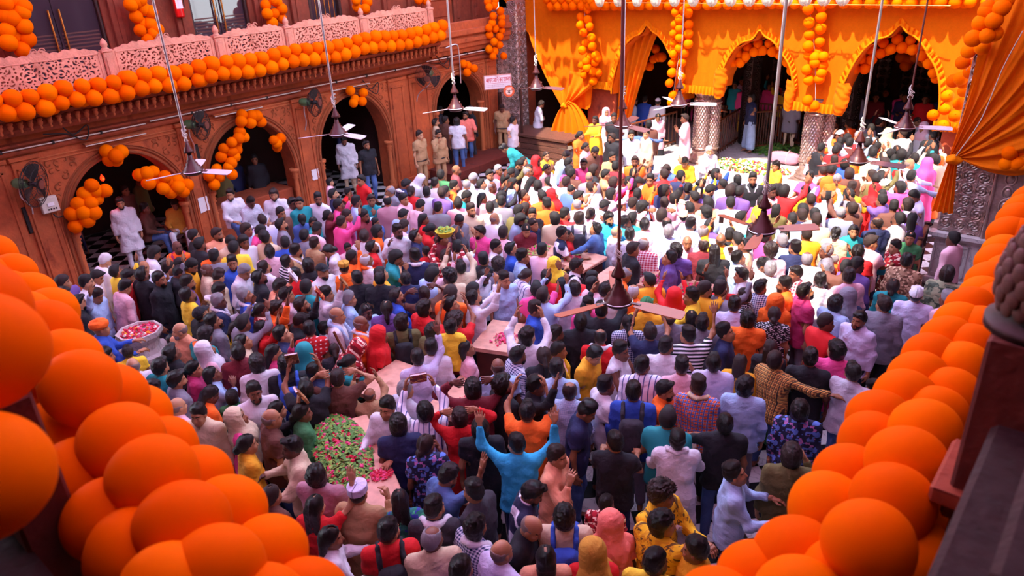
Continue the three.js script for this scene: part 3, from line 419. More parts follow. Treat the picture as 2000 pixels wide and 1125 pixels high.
// loose bunch: balloons at picked places on a wall plane
function bunch(label, at, spots, r, face, group) {
  const pts = spots.map(([x, y]) => at(x, y)), m = pts.reduce((a, p) => a.add(p), V(0, 0, 0)).multiplyScalar(1 / pts.length);
  const t = thing('balloon_bunch', label, 'balloons', m, 0, group);
  for (const p of pts) { const q = p.clone().addScaledVector(face, rr(-0.05, 0.14)), o = q.clone().sub(m).addScaledVector(face, 0.2); putBalloon(t, q, r * rr(0.93, 1.07), o); }
  P('string', tube([pts[0].clone().sub(m), V(0, 0, -0.02), pts[pts.length - 1].clone().sub(m)], 0.005, 5), MAT.rope, t);
}
const FZ = V(0, 0.1, 1), FX = V(-1, 0.1, 0), onA = (x, y) => atZ(x, y, AZ + 0.2), onB = (x, y) => atZ(x, y, -16.3), onS = (x, y) => atX(x, y, SX - 0.28);
{
  const rail = []; for (let i = 0; i <= 12; i++) { const x = lerp(-12, 862, i / 12); rail.push(atZ(x, lerp(212, 62, i / 12) + (i % 2 ? 3 : -3), -15.02)); }
  garland('balloon_garland', 'long orange balloon garland along the foot of the carved pink railing', rail, 0.148, V(0, 0.15, 1), BAL_FAR, 0.98);
  bunch('hanging orange balloons at the upper left corner', onB, [[8, 8], [30, 5], [44, 14], [10, 32], [40, 25], [22, 36], [43, 52], [28, 70], [12, 60], [52, 76], [12, 84], [40, 98]], 0.15, FZ);
  bunch('hanging orange balloons between the two upper glass doors', onB, [[252, 10], [270, 0], [280, 18], [292, 24], [265, 33], [278, 44], [291, 46], [303, 58], [270, 60], [296, 66], [283, 79], [302, 77], [262, 4]], 0.13, FZ);
  bunch('hanging orange balloons right of the fire extinguisher door', onB, [[518, 10], [538, 4], [533, 27], [546, 18], [516, 28], [527, 45], [549, 36], [530, 2]], 0.125, FZ);
  bunch('small orange balloon pair right of the barred window', onB, [[697, 14], [714, 4], [708, 18], [690, 2]], 0.125, FZ);
  bunch('small orange balloons at top over the railing end', onB, [[816, 0], [832, 2], [822, -6]], 0.12, FZ);
  bunch('vertical string of orange balloons left of the big curtain', (x, y) => atZ(x, y, AZ + 0.3), [[954, 4], [966, 0], [951, 15], [965, 10], [973, 22], [957, 32], [976, 34], [958, 45], [974, 46], [950, 55], [966, 56], [955, 68], [971, 72], [959, 82], [972, 88], [956, 96], [966, 100], [962, 110], [979, 110], [979, 60]], 0.115, FZ);
  bunch('small orange balloon bunch at the top of the leftmost arch', onA, [[210, 296], [233, 296], [226, 312], [215, 312], [222, 304]], 0.14, FZ);
  bunch('orange balloons down the left jamb of the leftmost arch', onA, [[176, 362], [166, 379], [184, 372], [203, 372], [190, 388], [153, 398], [173, 396], [142, 418], [160, 414], [178, 414], [168, 430], [148, 442]], 0.145, FZ);
  bunch('orange balloons across the right side of the leftmost arch', onA, [[273, 342], [284, 338], [300, 336], [287, 357], [312, 352], [318, 345], [329, 355], [313, 367], [345, 352], [333, 375], [354, 373], [362, 361], [343, 365]], 0.14, FZ);
  bunch('drooping orange balloons on the left side of the second arch', onA, [[472, 224], [490, 226], [466, 237], [486, 240], [498, 226], [508, 238], [466, 258], [460, 270], [475, 268], [447, 278], [464, 282], [450, 296], [436, 290], [456, 306], [432, 306], [446, 318], [424, 330], [440, 326], [410, 344], [431, 346], [447, 340], [420, 361], [452, 300], [462, 292]], 0.125, FZ);
  bunch('three orange balloons at the right of the second arch', onA, [[530, 274], [546, 270], [543, 288], [536, 280]], 0.12, FZ);
  bunch('small orange balloon bunch at the top of the third arch', onA, [[684, 177], [708, 181], [692, 193], [704, 198], [687, 201]], 0.12, FZ);
  bunch('small orange balloon bunch above the exit arch', onA, [[906, 125], [920, 134], [906, 142], [914, 128]], 0.12, FZ);
  // on the shrine cloth
  bunch('column of orange balloons left of the left shrine arch', onS, [[1140, 4], [1158, 2], [1148, 18], [1164, 12], [1133, 33], [1148, 38], [1135, 49], [1155, 52], [1143, 64], [1158, 74], [1145, 84], [1160, 90], [1142, 98], [1165, 108], [1150, 112], [1162, 122], [1138, 128], [1152, 132], [1140, 146], [1160, 140], [1168, 142], [1157, 158], [1150, 120], [1170, 114]], 0.12, FX);
  bunch('column of orange balloons on the pillar left of the middle arch', onS, [[1325, 8], [1340, 20], [1322, 24], [1348, 26], [1332, 38], [1320, 48], [1347, 48], [1332, 56], [1318, 66], [1346, 66], [1332, 74], [1316, 84], [1346, 86], [1330, 94], [1316, 106], [1338, 104], [1312, 124], [1334, 122], [1315, 142], [1332, 150], [1312, 162], [1334, 172], [1316, 186], [1326, 196], [1312, 200]], 0.115, FX);
  bunch('column of orange balloons on the pillar right of the middle arch', onS, [[1582, 18], [1604, 14], [1583, 44], [1604, 34], [1582, 68], [1603, 56], [1582, 90], [1601, 82], [1580, 108], [1596, 104], [1594, 122], [1606, 128], [1578, 136], [1604, 142], [1580, 156], [1600, 154], [1594, 112], [1610, 110], [1581, 196], [1593, 207]], 0.12, FX);
  bunch('slanting string of orange balloons at the right end of the shrine cloth', (x, y) => atX(x, y, lerp(WX - 1.0, SX - 0.35, clamp((y - 75) / 140, 0, 1))), [[1962, 2], [1928, 16], [1958, 16], [1944, 40], [1926, 22], [1916, 45], [1942, 66], [1903, 75], [1930, 70], [1920, 92], [1892, 100], [1912, 122], [1880, 122], [1896, 140], [1898, 152], [1862, 158], [1880, 152], [1850, 188], [1884, 178], [1876, 202], [1845, 214], [1866, 226], [1824, 224], [1844, 244], [1884, 160]], 0.125, FX);
  const top = []; for (let i = 0; i <= 10; i++) top.push(onS(lerp(1070, 1930, i / 10), lerp(6, -6, i / 10)));
  garland('balloon_garland', 'straight orange balloon row along the top of the shrine cloth', top, 0.12, FX, BAL_FAR, 1.15);
  for (const [a, label] of [[SA[1], 'orange balloon garland inside the top of the middle shrine arch'], [SA[2], 'orange balloon garland inside the top of the right shrine arch']]) {
    const p = []; for (let i = 0; i <= 8; i++) { const th = lerp(0.14, 0.86, i / 8) * PI; p.push(V(SX + 0.45, a.s + 0.1 + (a.t - a.s - 0.55) * Math.sin(th), a.z - a.w * 0.9 * Math.cos(th))); }
    garland('balloon_garland', label, p, 0.12, FX, BAL_FAR, 1.1);
  }
  bunch('orange balloon bunch inside the left shrine arch', (x, y) => atX(x, y, SX + 1.2), [[1240, 132], [1252, 122], [1262, 128], [1275, 116], [1248, 138], [1258, 118], [1268, 130], [1244, 124], [1284, 112], [1280, 96], [1292, 112]], 0.13, FX);
  bunch('dim orange balloons hanging deep inside the right arch', (x, y) => atX(x, y, 22.5), [[1760, 112], [1775, 118], [1790, 110], [1804, 120], [1770, 128], [1822, 118], [1815, 106]], 0.15, FX);
  bunch('orange balloon bunch on the silver panel at right edge', (x, y) => atX(x, y, WX - 0.25), [[1975, 296], [1994, 300], [1968, 318], [1990, 318], [1978, 308], [2004, 312]], 0.12, V(-1, 0, 0));

  // foreground garlands on the near gallery, out of focus: centre and apparent radius of each balloon give where it hangs
  const near = (label, lowest, list) => { const pts = list.trim().split(/\s*;\s*/).map((q) => { const [x, y, r] = q.split(' ').map(Number), v = ray(x, y).normalize(); return v.multiplyScalar(Math.min(FPX * 0.147 / r, (lowest - CAM.y) / v.y)).add(CAM); }), t = thing('balloon_garland', label, 'balloons', pts[0].clone()); pts.forEach((p, i) => putBalloon(t, p, rr(0.142, 0.152), V(rr(-0.3, 0.5), rr(0.5, 1), rr(-0.5, 0.3)), BAL_NEAR)); const c = pts.filter((_, i) => i % 4 === 0).map((p) => p.sub(t.position).add(V(0, -0.08, 0))); P('string', tube(c, 0.006, 5), MAT.rope, t); };
  near('large blurred orange balloon garland in the near left corner', 4.15, '-10 500 34; 26 539 36; -40 540 38; 16 575 40; 60 580 40; 100 612 43; 50 622 46; 90 651 55; 129 709 59; 40 690 52; 158 755 64; 216 780 60; 274 812 54; 58 742 56; 239 867 68; 322 877 56; 74 813 56; 116 851 60; 300 935 74; 387 938 60; 155 932 66; 358 1032 79; 445 1003 66; 213 1016 72; 425 1119 84; 525 1083 70; 264 1083 76; 600 1172 70; 510 1200 84; 330 1160 84');
  near('large blurred orange balloon garland down the right side', 4.05, '1477 1135 70; 1400 1190 74; 1560 1180 78; 1655 1141 74; 1555 1090 70; 1696 1064 77; 1616 996 65; 1742 983 68; 1658 935 61; 1770 909 64; 1703 867 54; 1807 845 58; 1716 822 52; 1767 780 48; 1828 812 50; 1794 742 47; 1857 774 46; 1816 703 45; 1877 722 44; 1851 667 42; 1896 683 40; 1874 638 40; 1915 648 38; 1896 605 38; 1919 583 36; 1945 600 35; 1935 555 34; 1948 516 32; 1968 540 32; 1960 497 30; 1970 461 28; 1990 464 26; 1986 432 24; 2000 415 22; 2015 395 21; 1787 1018 60; 1774 1083 66; 1806 960 56');
  const big = thing('balloon_bunch', 'two very near blurred orange balloons at the left picture edge', 'balloons', V(0.33, 5.3, -1.7));
  for (const [x, y, d] of [[-35, 687, 2.3], [-36, 932, 2.15], [-60, 610, 2.5]]) putBalloon(big, ray(x, y).normalize().multiplyScalar(d).add(CAM), 0.15, V(0.3, 0.4, 0.2), BAL_NEAR);
}

// fringe of pale lotus petals along the top of the shrine cloth
{
  const t = thing('petal_fringe', 'row of pale shell-shaped petals along the top of the shrine cloth', 'fringe', V(SX - 0.62, 4.5, -8));
  for (let i = 0; i < 14; i++) {
    const p = atX(1172 + i * 36.5, 4 - i * 0.35, SX - 0.62).sub(t.position), g = grid(18, 8, (u, v) => { const a = lerp(-1.35, 1.35, u), r = 0.155 * Math.sin(Math.acos(clamp(v * 0.98, 0, 1))) * (1 + 0.07 * Math.cos(a * 9)); return Object.assign(V(-Math.cos(a) * r * 0.8, -v * 0.19 * (1 + 0.08 * Math.cos(a * 9)), Math.sin(a) * r), { u, v }); });
    const m = P('petal', g, MAT.petal, t); m.position.copy(p); m.position.y += 0.07;
  }
  P('hanging_rod', rod(V(0, 0.1, -4), V(0, 0.12, 4.4), 0.012), MAT.gold, t);
}

// ------------------------------------------------------------------ ceiling fans hung on long rods, wall fans
function ceilingFan(x, y, h, turn, blade, label, r = 0.014, rodMat = MAT.rust, span = 0.66) {
  const p = atY(x, y, h), t = thing('ceiling_fan', label, 'ceiling fan', p, turn, 'ceiling fans hung over the court on long rods');
  P('rod', rod(V(0, 0.42, 0), V(0, 8.55 - h, 0), r, 8), rodMat, t);
  P('canopy', lathe([[0.001, 0.46], [0.02, 0.46], [0.035, 0.40], [0.07, 0.33], [0.075, 0.30], [0.03, 0.29], [0.028, 0.26], [0.001, 0.26]], 16), MAT.motor, t);
  P('motor', lathe([[0.001, 0.27], [0.035, 0.26], [0.04, 0.2], [0.06, 0.19], [0.065, 0.15], [0.085, 0.14], [0.09, 0.10], [0.115, 0.09], [0.125, 0.05], [0.15, 0.035], [0.155, 0.0], [0.12, -0.02], [0.11, -0.035], [0.03, -0.05], [0.001, -0.05]], 22), MAT.motor, t);
  P('trim_ring', new THREE.TorusGeometry(0.152, 0.008, 6, 24).rotateX(PI / 2).translate(0, 0.02, 0), MAT.chrome, t);
  const loop = []; for (let k = 0; k < 3; k++) { const q = []; for (let i = 0; i <= 12; i++) { const a = i / 12 * 2 * PI; q.push(V((0.03 + 0.012 * k) * Math.cos(a), 0.52 + 0.05 * k + 0.06 * Math.sin(a + k), 0.03 * Math.sin(a * 2 + k))); } loop.push(tube(q, 0.006, 5, 24)); }
  P('tied_cord', boxUV(merge(loop)), MAT.rope, t);
  const s = new THREE.Shape(); s.moveTo(0.2, -0.05); s.quadraticCurveTo(0.3, -0.075, span, -0.07); s.quadraticCurveTo(span + 0.03, 0, span - 0.01, 0.07); s.quadraticCurveTo(0.35, 0.085, 0.2, 0.05); s.closePath();
  const bg = new THREE.ExtrudeGeometry(s, { depth: 0.006, bevelEnabled: true, bevelSize: 0.002, bevelThickness: 0.002, bevelSegments: 1 }); bg.rotateX(-PI / 2 + 0.2); const bl = boxUV(bg), arm = boxAB(0.1, 0.26, 0.0, 0.012, -0.02, 0.02, 0.004);
  for (let k = 0; k < 3; k++) { const b = P('blade', bl, blade, t); b.rotation.y = k * 2 * PI / 3; b.position.y = 0.02; P('blade_arm', arm, MAT.motor, b); }
}
ceilingFan(378, 336, 3.3, 0.9, MAT.fanPale, 'ceiling fan on a white rod before the pier between first and second arches', 0.018, MAT.chrome);
ceilingFan(661, 263, 3.35, 0.55, MAT.fanPale, 'ceiling fan with pale blades hanging before the third arch', 0.018, MAT.chrome);
ceilingFan(890, 213, 3.4, 0.75, MAT.fanPale, 'ceiling fan with pale blades hanging before the exit arch', 0.018, MAT.chrome);
ceilingFan(1048, 172, 3.4, 0.6, MAT.fanBrown, 'ceiling fan with thin rod before the left orange curtain', 0.009, MAT.chrome);
ceilingFan(1216, 246, 3.2, 0.2, MAT.fanBrown, 'ceiling fan on silvery rod right beside the big dark rod', 0.014, MAT.chrome);
ceilingFan(1326, 205, 3.35, 0.9, MAT.fanPale, 'ceiling fan hanging before the pillar left of the middle arch', 0.01, MAT.chrome);
ceilingFan(1488, 452, 2.95, 1.25, MAT.fanOrange, 'ceiling fan with orange-brown blades over the sunlit crowd', 0.02, MAT.chrome);
ceilingFan(1674, 316, 3.0, 0.5, MAT.fanBrown, 'ceiling fan with brown blades over the crowd below the right arch', 0.018, MAT.chrome);
ceilingFan(1767, 250, 3.2, 0.8, MAT.fanPale, 'ceiling fan with pale blades, rod tied with red cord', 0.014, MAT.rust);
ceilingFan(1207, 590, 2.75, 0.62, MAT.fanOrange, 'nearest ceiling fan, dark tiered motor and orange-brown blades above the tables', 0.016, MAT.rust, 0.72);
{
  const small = atX(1480, 84, SX + 1.0), t = thing('ceiling_fan', 'small white ceiling fan in the top of the middle shrine arch', 'ceiling fan', small);
  P('motor', lathe([[0.001, 0.2], [0.02, 0.2], [0.03, 0.1], [0.08, 0.06], [0.09, 0], [0.001, -0.03]], 16), MAT.fanPale, t); P('rod', rod(V(0, 0.18, 0), V(0, 0.7, 0), 0.012), MAT.iron, t);
  for (let k = 0; k < 3; k++) { const b = P('blade', box(0.5, 0.008, 0.11, 0.32, 0.03, 0, 0.003), MAT.fanPale, t); b.rotation.y = k * 2.094 + 0.5; }
}
function wallFan(x, y, R, yaw, pitch, label, body = MAT.iron, motor = MAT.greenPaint) {
  const w = atZ(x, y, AZ + 0.55), t = thing('wall_fan', label, 'wall fan', w, 0, 'caged fans on the arcade piers');
  const head = new THREE.Quaternion().setFromEuler(new THREE.Euler(pitch, yaw, 0, 'YXZ')), put = (n, g, m, par = t) => { const o = P(n, g, m, par); if (par === t) o.quaternion.copy(head); return o; };
  const cage = []; for (const [r, z] of [[R, 0], [R * 0.99, 0.04], [R * 0.72, 0.1], [R * 0.4, 0.125], [R * 0.72, -0.09], [R * 0.4, -0.12]]) cage.push(new THREE.TorusGeometry(r, 0.005, 5, 40).translate(0, 0, z));
  for (let i = 0; i < 36; i++) { const a = i / 36 * 2 * PI, c = Math.cos(a), s = Math.sin(a); cage.push(tube([V(c * 0.07, s * 0.07, 0.135), V(c * R * 0.6, s * R * 0.6, 0.115), V(c * R * 0.95, s * R * 0.95, 0.05), V(c * R, s * R, 0)], 0.0028, 4, 6), tube([V(c * 0.07, s * 0.07, -0.13), V(c * R * 0.6, s * R * 0.6, -0.105), V(c * R, s * R, 0)], 0.0028, 4, 5)); }
  put('cage', boxUV(merge(cage)), body); put('cage_badge', new THREE.CylinderGeometry(0.085, 0.085, 0.02, 20).rotateX(PI / 2).translate(0, 0, 0.135), MAT.rust);
  const hub = put('hub', lathe([[0.001, -0.08], [0.05, -0.08], [0.05, 0.04], [0.001, 0.07]], 14).rotateX(PI / 2), MAT.iron);
  for (let k = 0; k < 3; k++) { const b = put('blade', grid(8, 6, (u, v) => { const a = (u - 0.5) * 1.1, r = lerp(0.05, R * 0.9, v); return Object.assign(V(Math.sin(a) * r, Math.cos(a) * r, 0.05 * (u - 0.5) * 2 * Math.min(1, v * 2)), { u, v }); }), MAT.iron, hub); b.rotation.z = k * 2.094; }
  put('motor', lathe([[0.001, -0.14], [0.07, -0.13], [0.095, -0.05], [0.095, 0.06], [0.06, 0.12], [0.001, 0.13]], 18).rotateX(-PI / 2).translate(0, 0, -0.25), motor);
  const back = V(0, 0, -0.26).applyQuaternion(head), foot = V(-0.05, -0.75, -0.52);
  P('arm', merge([tube([back, V(back.x - 0.04, -0.2, back.z), V(-0.05, -0.5, -0.4), foot], 0.014, 8, 16)]), MAT.chrome, t);
  P('wall_plate', boxAB(-0.19, 0.09, -1.02, -0.5, -0.56, -0.51, 0.01), MAT.iron, t);
}
wallFan(66, 360, 0.42, 0.75, 0.12, 'large dark caged fan on the far left pier');
wallFan(392, 244, 0.32, 0.6, 0.05, 'caged fan on the pier between first and second arches');
wallFan(614, 200, 0.33, 0.55, 0.05, 'caged fan with round badge between second and third arches');
wallFan(836, 150, 0.36, -1.0, 0.25, 'caged fan with bright green motor turned sideways near the exit arch', MAT.rust);

// pipes along the beam, small things on the walls
{
  const zf = AZ + 0.14;
  [['long white conduit pipe along the beam over the first arch', 3.05, 6.6, 3.17], ['white conduit pipe along the beam over the second arch', 6.7, 10.4, 3.2], ['white conduit pipe along the beam over the third arch', 10.5, 14.4, 3.24], ['thin conduit pipe along the cornice above the exit arch', 14.6, 17.9, 3.3]].forEach(([l, a, b, y]) => {
    const t = thing('conduit_pipe', l, 'pipe', V(a, y, zf)); P('tube', rod(V(0, 0, 0), V(b - a, 0, 0), 0.014, 8), MAT.cream, t);
    for (let i = 1; i < 4; i++) P('clip', boxAB((b - a) * i / 4 - 0.02, (b - a) * i / 4 + 0.02, -0.03, 0.03, -0.15, 0.02, 0.005), MAT.iron, t);
  });
  [['fluorescent tube light above the first arch', 5.35, 2.98], ['fluorescent tube light above the second arch', 8.1, 3.02], ['fluorescent tube light above the third arch', 11.3, 3.05]].forEach(([l, x, y]) => { const t = thing('tube_light', l, 'light', V(x, y, zf + 0.03)); P('glass_tube', rod(V(0, 0, 0), V(1.2, 0, 0), 0.012, 8), MAT.cream, t); P('batten', boxAB(0, 1.2, 0.014, 0.036, -0.17, -0.01, 0.005), MAT.carve, t); });
  [['black cable looped on the wall above the third arch', 12.3, 2.9], ['black cable looped on the wall left of the first arch', 5.0, 3.25], ['black cable loop beside the exit arch', 15.0, 3.15]].forEach(([l, x, y]) => solo('cable', l, 'cable', tube([V(x, y + 0.25, zf), V(x + 0.2, y, zf + 0.03), V(x + 0.5, y + 0.12, zf), V(x + 0.4, y - 0.15, zf + 0.02), V(x + 0.1, y + 0.02, zf), V(x - 0.3, y + 0.1, zf)], 0.013, 6, 40), MAT.iron));
  const hook = atZ(893, 100, AZ + 0.35); solo('hooked_pipe', 'thin bent metal pipe hooked beside the exit arch', 'pipe', tube([V(hook.x - 0.35, hook.y + 0.1, hook.z - 0.2), V(hook.x, hook.y + 0.18, hook.z), V(hook.x + 0.06, hook.y, hook.z), V(hook.x + 0.05, hook.y - 0.9, hook.z)], 0.018, 7, 30), MAT.chrome);
  const sb = thing('switch_box', 'grey electrical box with white switches left of the first arch', 'switch box', atZ(96, 400, AZ + 0.12)); P('case', boxAB(-0.15, 0.15, -0.14, 0.16, -0.06, 0.06), MAT.cream, sb); P('switch_plate', boxAB(-0.05, 0.07, -0.02, 0.05, 0.055, 0.075, 0.005), MAT.paper, sb); for (let i = 0; i < 4; i++) P('switch', boxAB(-0.06 + i * 0.045, -0.035 + i * 0.045, -0.09, -0.06, 0.055, 0.075, 0.004), MAT.iron, sb);
  solo('cable', 'short cable drooping right of the electrical box', 'cable', tube([atZ(104, 418, AZ + 0.13), atZ(112, 424, AZ + 0.2), atZ(128, 420, AZ + 0.1)], 0.014, 6, 16), MAT.iron);
  const pt = atZ(398, 399, AZ + 0.075); solo('poster', 'torn white paper notice pasted on the pier by the first arch', 'poster', grid(6, 8, (u, v) => { const q = V(pt.x + (u - 0.5) * 0.22 + 0.012 * noise(v * 4, u, 1), pt.y + (v - 0.5) * 0.34 + 0.02 * noise(u * 4, v, 2) * (v < 0.2 ? 2 : 0.5), pt.z + 0.004 + 0.004 * noise(u * 3, v * 3, 3)); return Object.assign(q, { u, v }); }), MAT.paper);
  const p2 = atZ(616, 341, AZ + 0.075); solo('poster', 'peeling white paper scrap on the pier between second and third arches', 'poster', grid(6, 8, (u, v) => Object.assign(V(p2.x + (u - 0.5) * (0.2 + 0.06 * noise(v * 6, 1, 4)), p2.y + (v - 0.5) * 0.26 + 0.03 * noise(u * 5, v, 6), p2.z + 0.004), { u, v })), MAT.paper);
  const ex = thing('fire_extinguisher', 'red fire extinguisher on the upper wall between glass doors', 'extinguisher', atZ(353, 34, -16.45)); P('cylinder', lathe([[0.001, 0], [0.085, 0], [0.092, 0.03], [0.092, 0.5], [0.06, 0.58], [0.03, 0.6], [0.001, 0.6]], 18), MAT.redPaint, ex); P('label', new THREE.CylinderGeometry(0.094, 0.094, 0.2, 18, 1, true, -0.9, 1.8).translate(0, 0.28, 0), MAT.paper, ex); P('valve', merge([boxAB(-0.03, 0.09, 0.6, 0.66, -0.02, 0.02), rod(V(0, 0.58, 0), V(0, 0.63, 0), 0.02)]), MAT.iron, ex); P('hose', tube([V(0.03, 0.62, 0), V(0.12, 0.55, 0.03), V(0.11, 0.2, 0.04)], 0.012, 6, 14), MAT.iron, ex);
  const hb = atZ(200, 349, AZ - 0.4); solo('flame_lamp', 'tiny red glowing lamp hanging in the leftmost arch', 'lamp', lathe([[0.001, -0.06], [0.04, -0.03], [0.045, 0.02], [0.02, 0.07], [0.001, 0.1]], 10).translate(hb.x, hb.y, hb.z), std({ color: '#c02010', emissive: '#ff2a08', emissiveIntensity: 1.6 }));
  const pl = new THREE.PointLight(0xff3010, 0.5); pl.position.copy(hb).add(V(0, 0, 0.06)); pl.castShadow = true; scene.add(pl);
}
// direction sign: lettering drawn stroke by stroke
{
  const W = 1024, H = 512, cv = document.createElement('canvas'); cv.width = W; cv.height = H; const c = cv.getContext('2d');
  c.fillStyle = '#e4cfd0'; c.fillRect(0, 0, W, H); c.strokeStyle = '#a8383c'; c.lineWidth = 10; c.strokeRect(10, 10, W - 20, H - 20);
  const ink = '#c01822'; c.strokeStyle = ink; c.lineCap = 'round'; c.lineJoin = 'round'; c.lineWidth = 19;
  const path = (pts) => { c.beginPath(); pts.forEach((p, i) => p.length === 2 ? (i ? c.lineTo(p[0], p[1]) : c.moveTo(p[0], p[1])) : c.quadraticCurveTo(...p)); c.stroke(); };
  const T0 = 108, B0 = 240, h = B0 - T0;
  const bar = (x, w) => path([[x, T0], [x + w, T0]]), stem = (x) => path([[x, T0], [x, B0]]);
  const L = {
    ba: (x) => { bar(x, 78); stem(x + 66); path([[x + 66, T0 + 50], [x + 10, T0 + 36, x + 10, T0 + 74], [x + 10, T0 + 112, x + 66, T0 + 92]]); path([[x + 22, T0 + 56], [x + 58, T0 + 92]]); return 80; },
    aa: (x) => { bar(x, 38); stem(x + 22); return 38; },
    ha: (x) => { bar(x, 76); path([[x + 40, T0], [x + 40, T0 + 26]]); path([[x + 62, T0 + 28], [x + 10, T0 + 24, x + 14, T0 + 58], [x + 24, T0 + 84, x + 58, T0 + 66], [x + 66, T0 + 110, x + 24, T0 + 104], [x + 46, T0 + 130, x + 60, T0 + 138]]); return 76; },
    ra: (x) => { bar(x, 58); path([[x + 16, T0], [x + 62, T0 + 30, x + 30, T0 + 58], [x + 20, T0 + 62], [x + 34, T0 + 90, x + 54, T0 + 130]]); return 58; },
    ja: (x) => { bar(x, 86); stem(x + 72); path([[x + 72, T0 + 50], [x + 36, T0 + 50]]); path([[x + 36, T0 + 50], [x + 60, T0 + 110, x + 22, T0 + 106], [x + 8, T0 + 100, x + 8, T0 + 84]]); return 88; },
    ne: (x) => { bar(x, 72); stem(x + 58); path([[x + 58, T0 + 64], [x + 22, T0 + 64]]); path([[x + 22, T0 + 50], [x + 36, T0 + 66, x + 20, T0 + 82]]); path([[x + 58, T0], [x + 50, T0 - 34, x + 20, T0 - 40]]); return 74; },
    ka: (x) => { bar(x, 92); stem(x + 46); path([[x + 46, T0 + 44], [x + 4, T0 + 38, x + 8, T0 + 74], [x + 20, T0 + 100, x + 46, T0 + 78]]); path([[x + 46, T0 + 56], [x + 92, T0 + 34, x + 84, T0 + 92], [x + 78, T0 + 104]]); return 92; },
    sta: (x) => { bar(x, 150); path([[x + 14, T0], [x + 56, T0 + 30, x + 26, T0 + 58], [x + 18, T0 + 62], [x + 34, T0 + 90, x + 48, T0 + 124]]); path([[x + 26, T0 + 62], [x + 74, T0 + 62]]); path([[x + 122, T0], [x + 122, B0]]); path([[x + 122, T0 + 44], [x + 70, T0 + 44, x + 74, T0 + 78], [x + 78, T0 + 100, x + 96, T0 + 104]]); return 146; },
  };
  let x = 66; for (const k of ['ba', 'aa', 'ha', 'ra', '', 'ja', 'aa', 'ne', '', 'ka', 'aa', '', 'ra', 'aa', 'sta', 'aa']) x += k ? L[k](x) : 26;
  c.lineWidth = 10; path([[60, 292], [x, 292]]);
  c.lineWidth = 4; c.strokeStyle = '#9a4a50';                    // two lines of small print, too small to read
  for (const y of [352, 412]) for (let q = 64, i = 0; q < 760; i++) { const w = 34 + (i * 29) % 46; path([[q, y], [q + w, y]]); for (let s = 8; s < w; s += 13) path([[q + s, y], [q + s - 3 + (s * 7) % 7, y + 26]]); q += w + 16; }
  path([[410, 52], [590, 52]]); for (let s = 0; s < 170; s += 14) path([[414 + s, 52], [412 + s, 70]]);
  const tx = new THREE.CanvasTexture(cv); tx.colorSpace = THREE.SRGBColorSpace;
  const t = thing('direction_sign', 'white sign with red Hindi lettering beside the exit arch', 'sign', atZ(972, 160, -14.9));
  const w = 0.84, hh = 0.42; t.rotation.y = -0.62;
  P('board', boxAB(-w / 2, w / 2, -hh / 2, hh / 2, -0.02, 0.015, 0.006), MAT.rail, t);
  P('lettering', new THREE.PlaneGeometry(w - 0.03, hh - 0.03).translate(0, 0, 0.017), std({ map: tx, roughness: 0.5 }), t);
  P('bracket', merge([rod(V(-0.3, 0, -0.02), V(-0.3, 0, -0.5), 0.015), rod(V(0.3, 0, -0.02), V(0.3, 0, -0.5), 0.015)]), MAT.iron, t);
  const c2 = document.createElement('canvas'); c2.width = c2.height = 256; const d = c2.getContext('2d');
  d.fillStyle = '#d9582c'; d.fillRect(0, 0, 256, 256); d.fillStyle = '#e7c4b0'; d.beginPath(); d.arc(128, 140, 78, 0, 7); d.fill(); d.fillStyle = '#2a1818'; d.font = 'bold 104px sans-serif'; d.textAlign = 'center'; d.fillText('4', 128, 176); d.fillStyle = '#b8341c'; d.fillRect(40, 196, 176, 8);
  d.strokeStyle = '#f4d8c8'; d.lineWidth = 7; d.beginPath(); d.moveTo(56, 46); d.lineTo(200, 46); for (let i = 0; i < 8; i++) { d.moveTo(64 + i * 18, 46); d.lineTo(62 + i * 18 + (i % 3) * 4, 72 + (i * 5) % 9); } d.stroke();
  const t2 = new THREE.CanvasTexture(c2); t2.colorSpace = THREE.SRGBColorSpace;
  const r = thing('number_sign', 'round orange sign with number 4 below the white sign', 'sign', atZ(994, 178, -14.55)); r.rotation.y = -0.62; r.scale.setScalar(0.78);
  P('disc', new THREE.CylinderGeometry(0.22, 0.22, 0.03, 32).rotateX(PI / 2), MAT.wallDeep, r); P('printed_face', new THREE.CircleGeometry(0.212, 32).translate(0, 0, 0.017), std({ map: t2, roughness: 0.5 }), r);
}

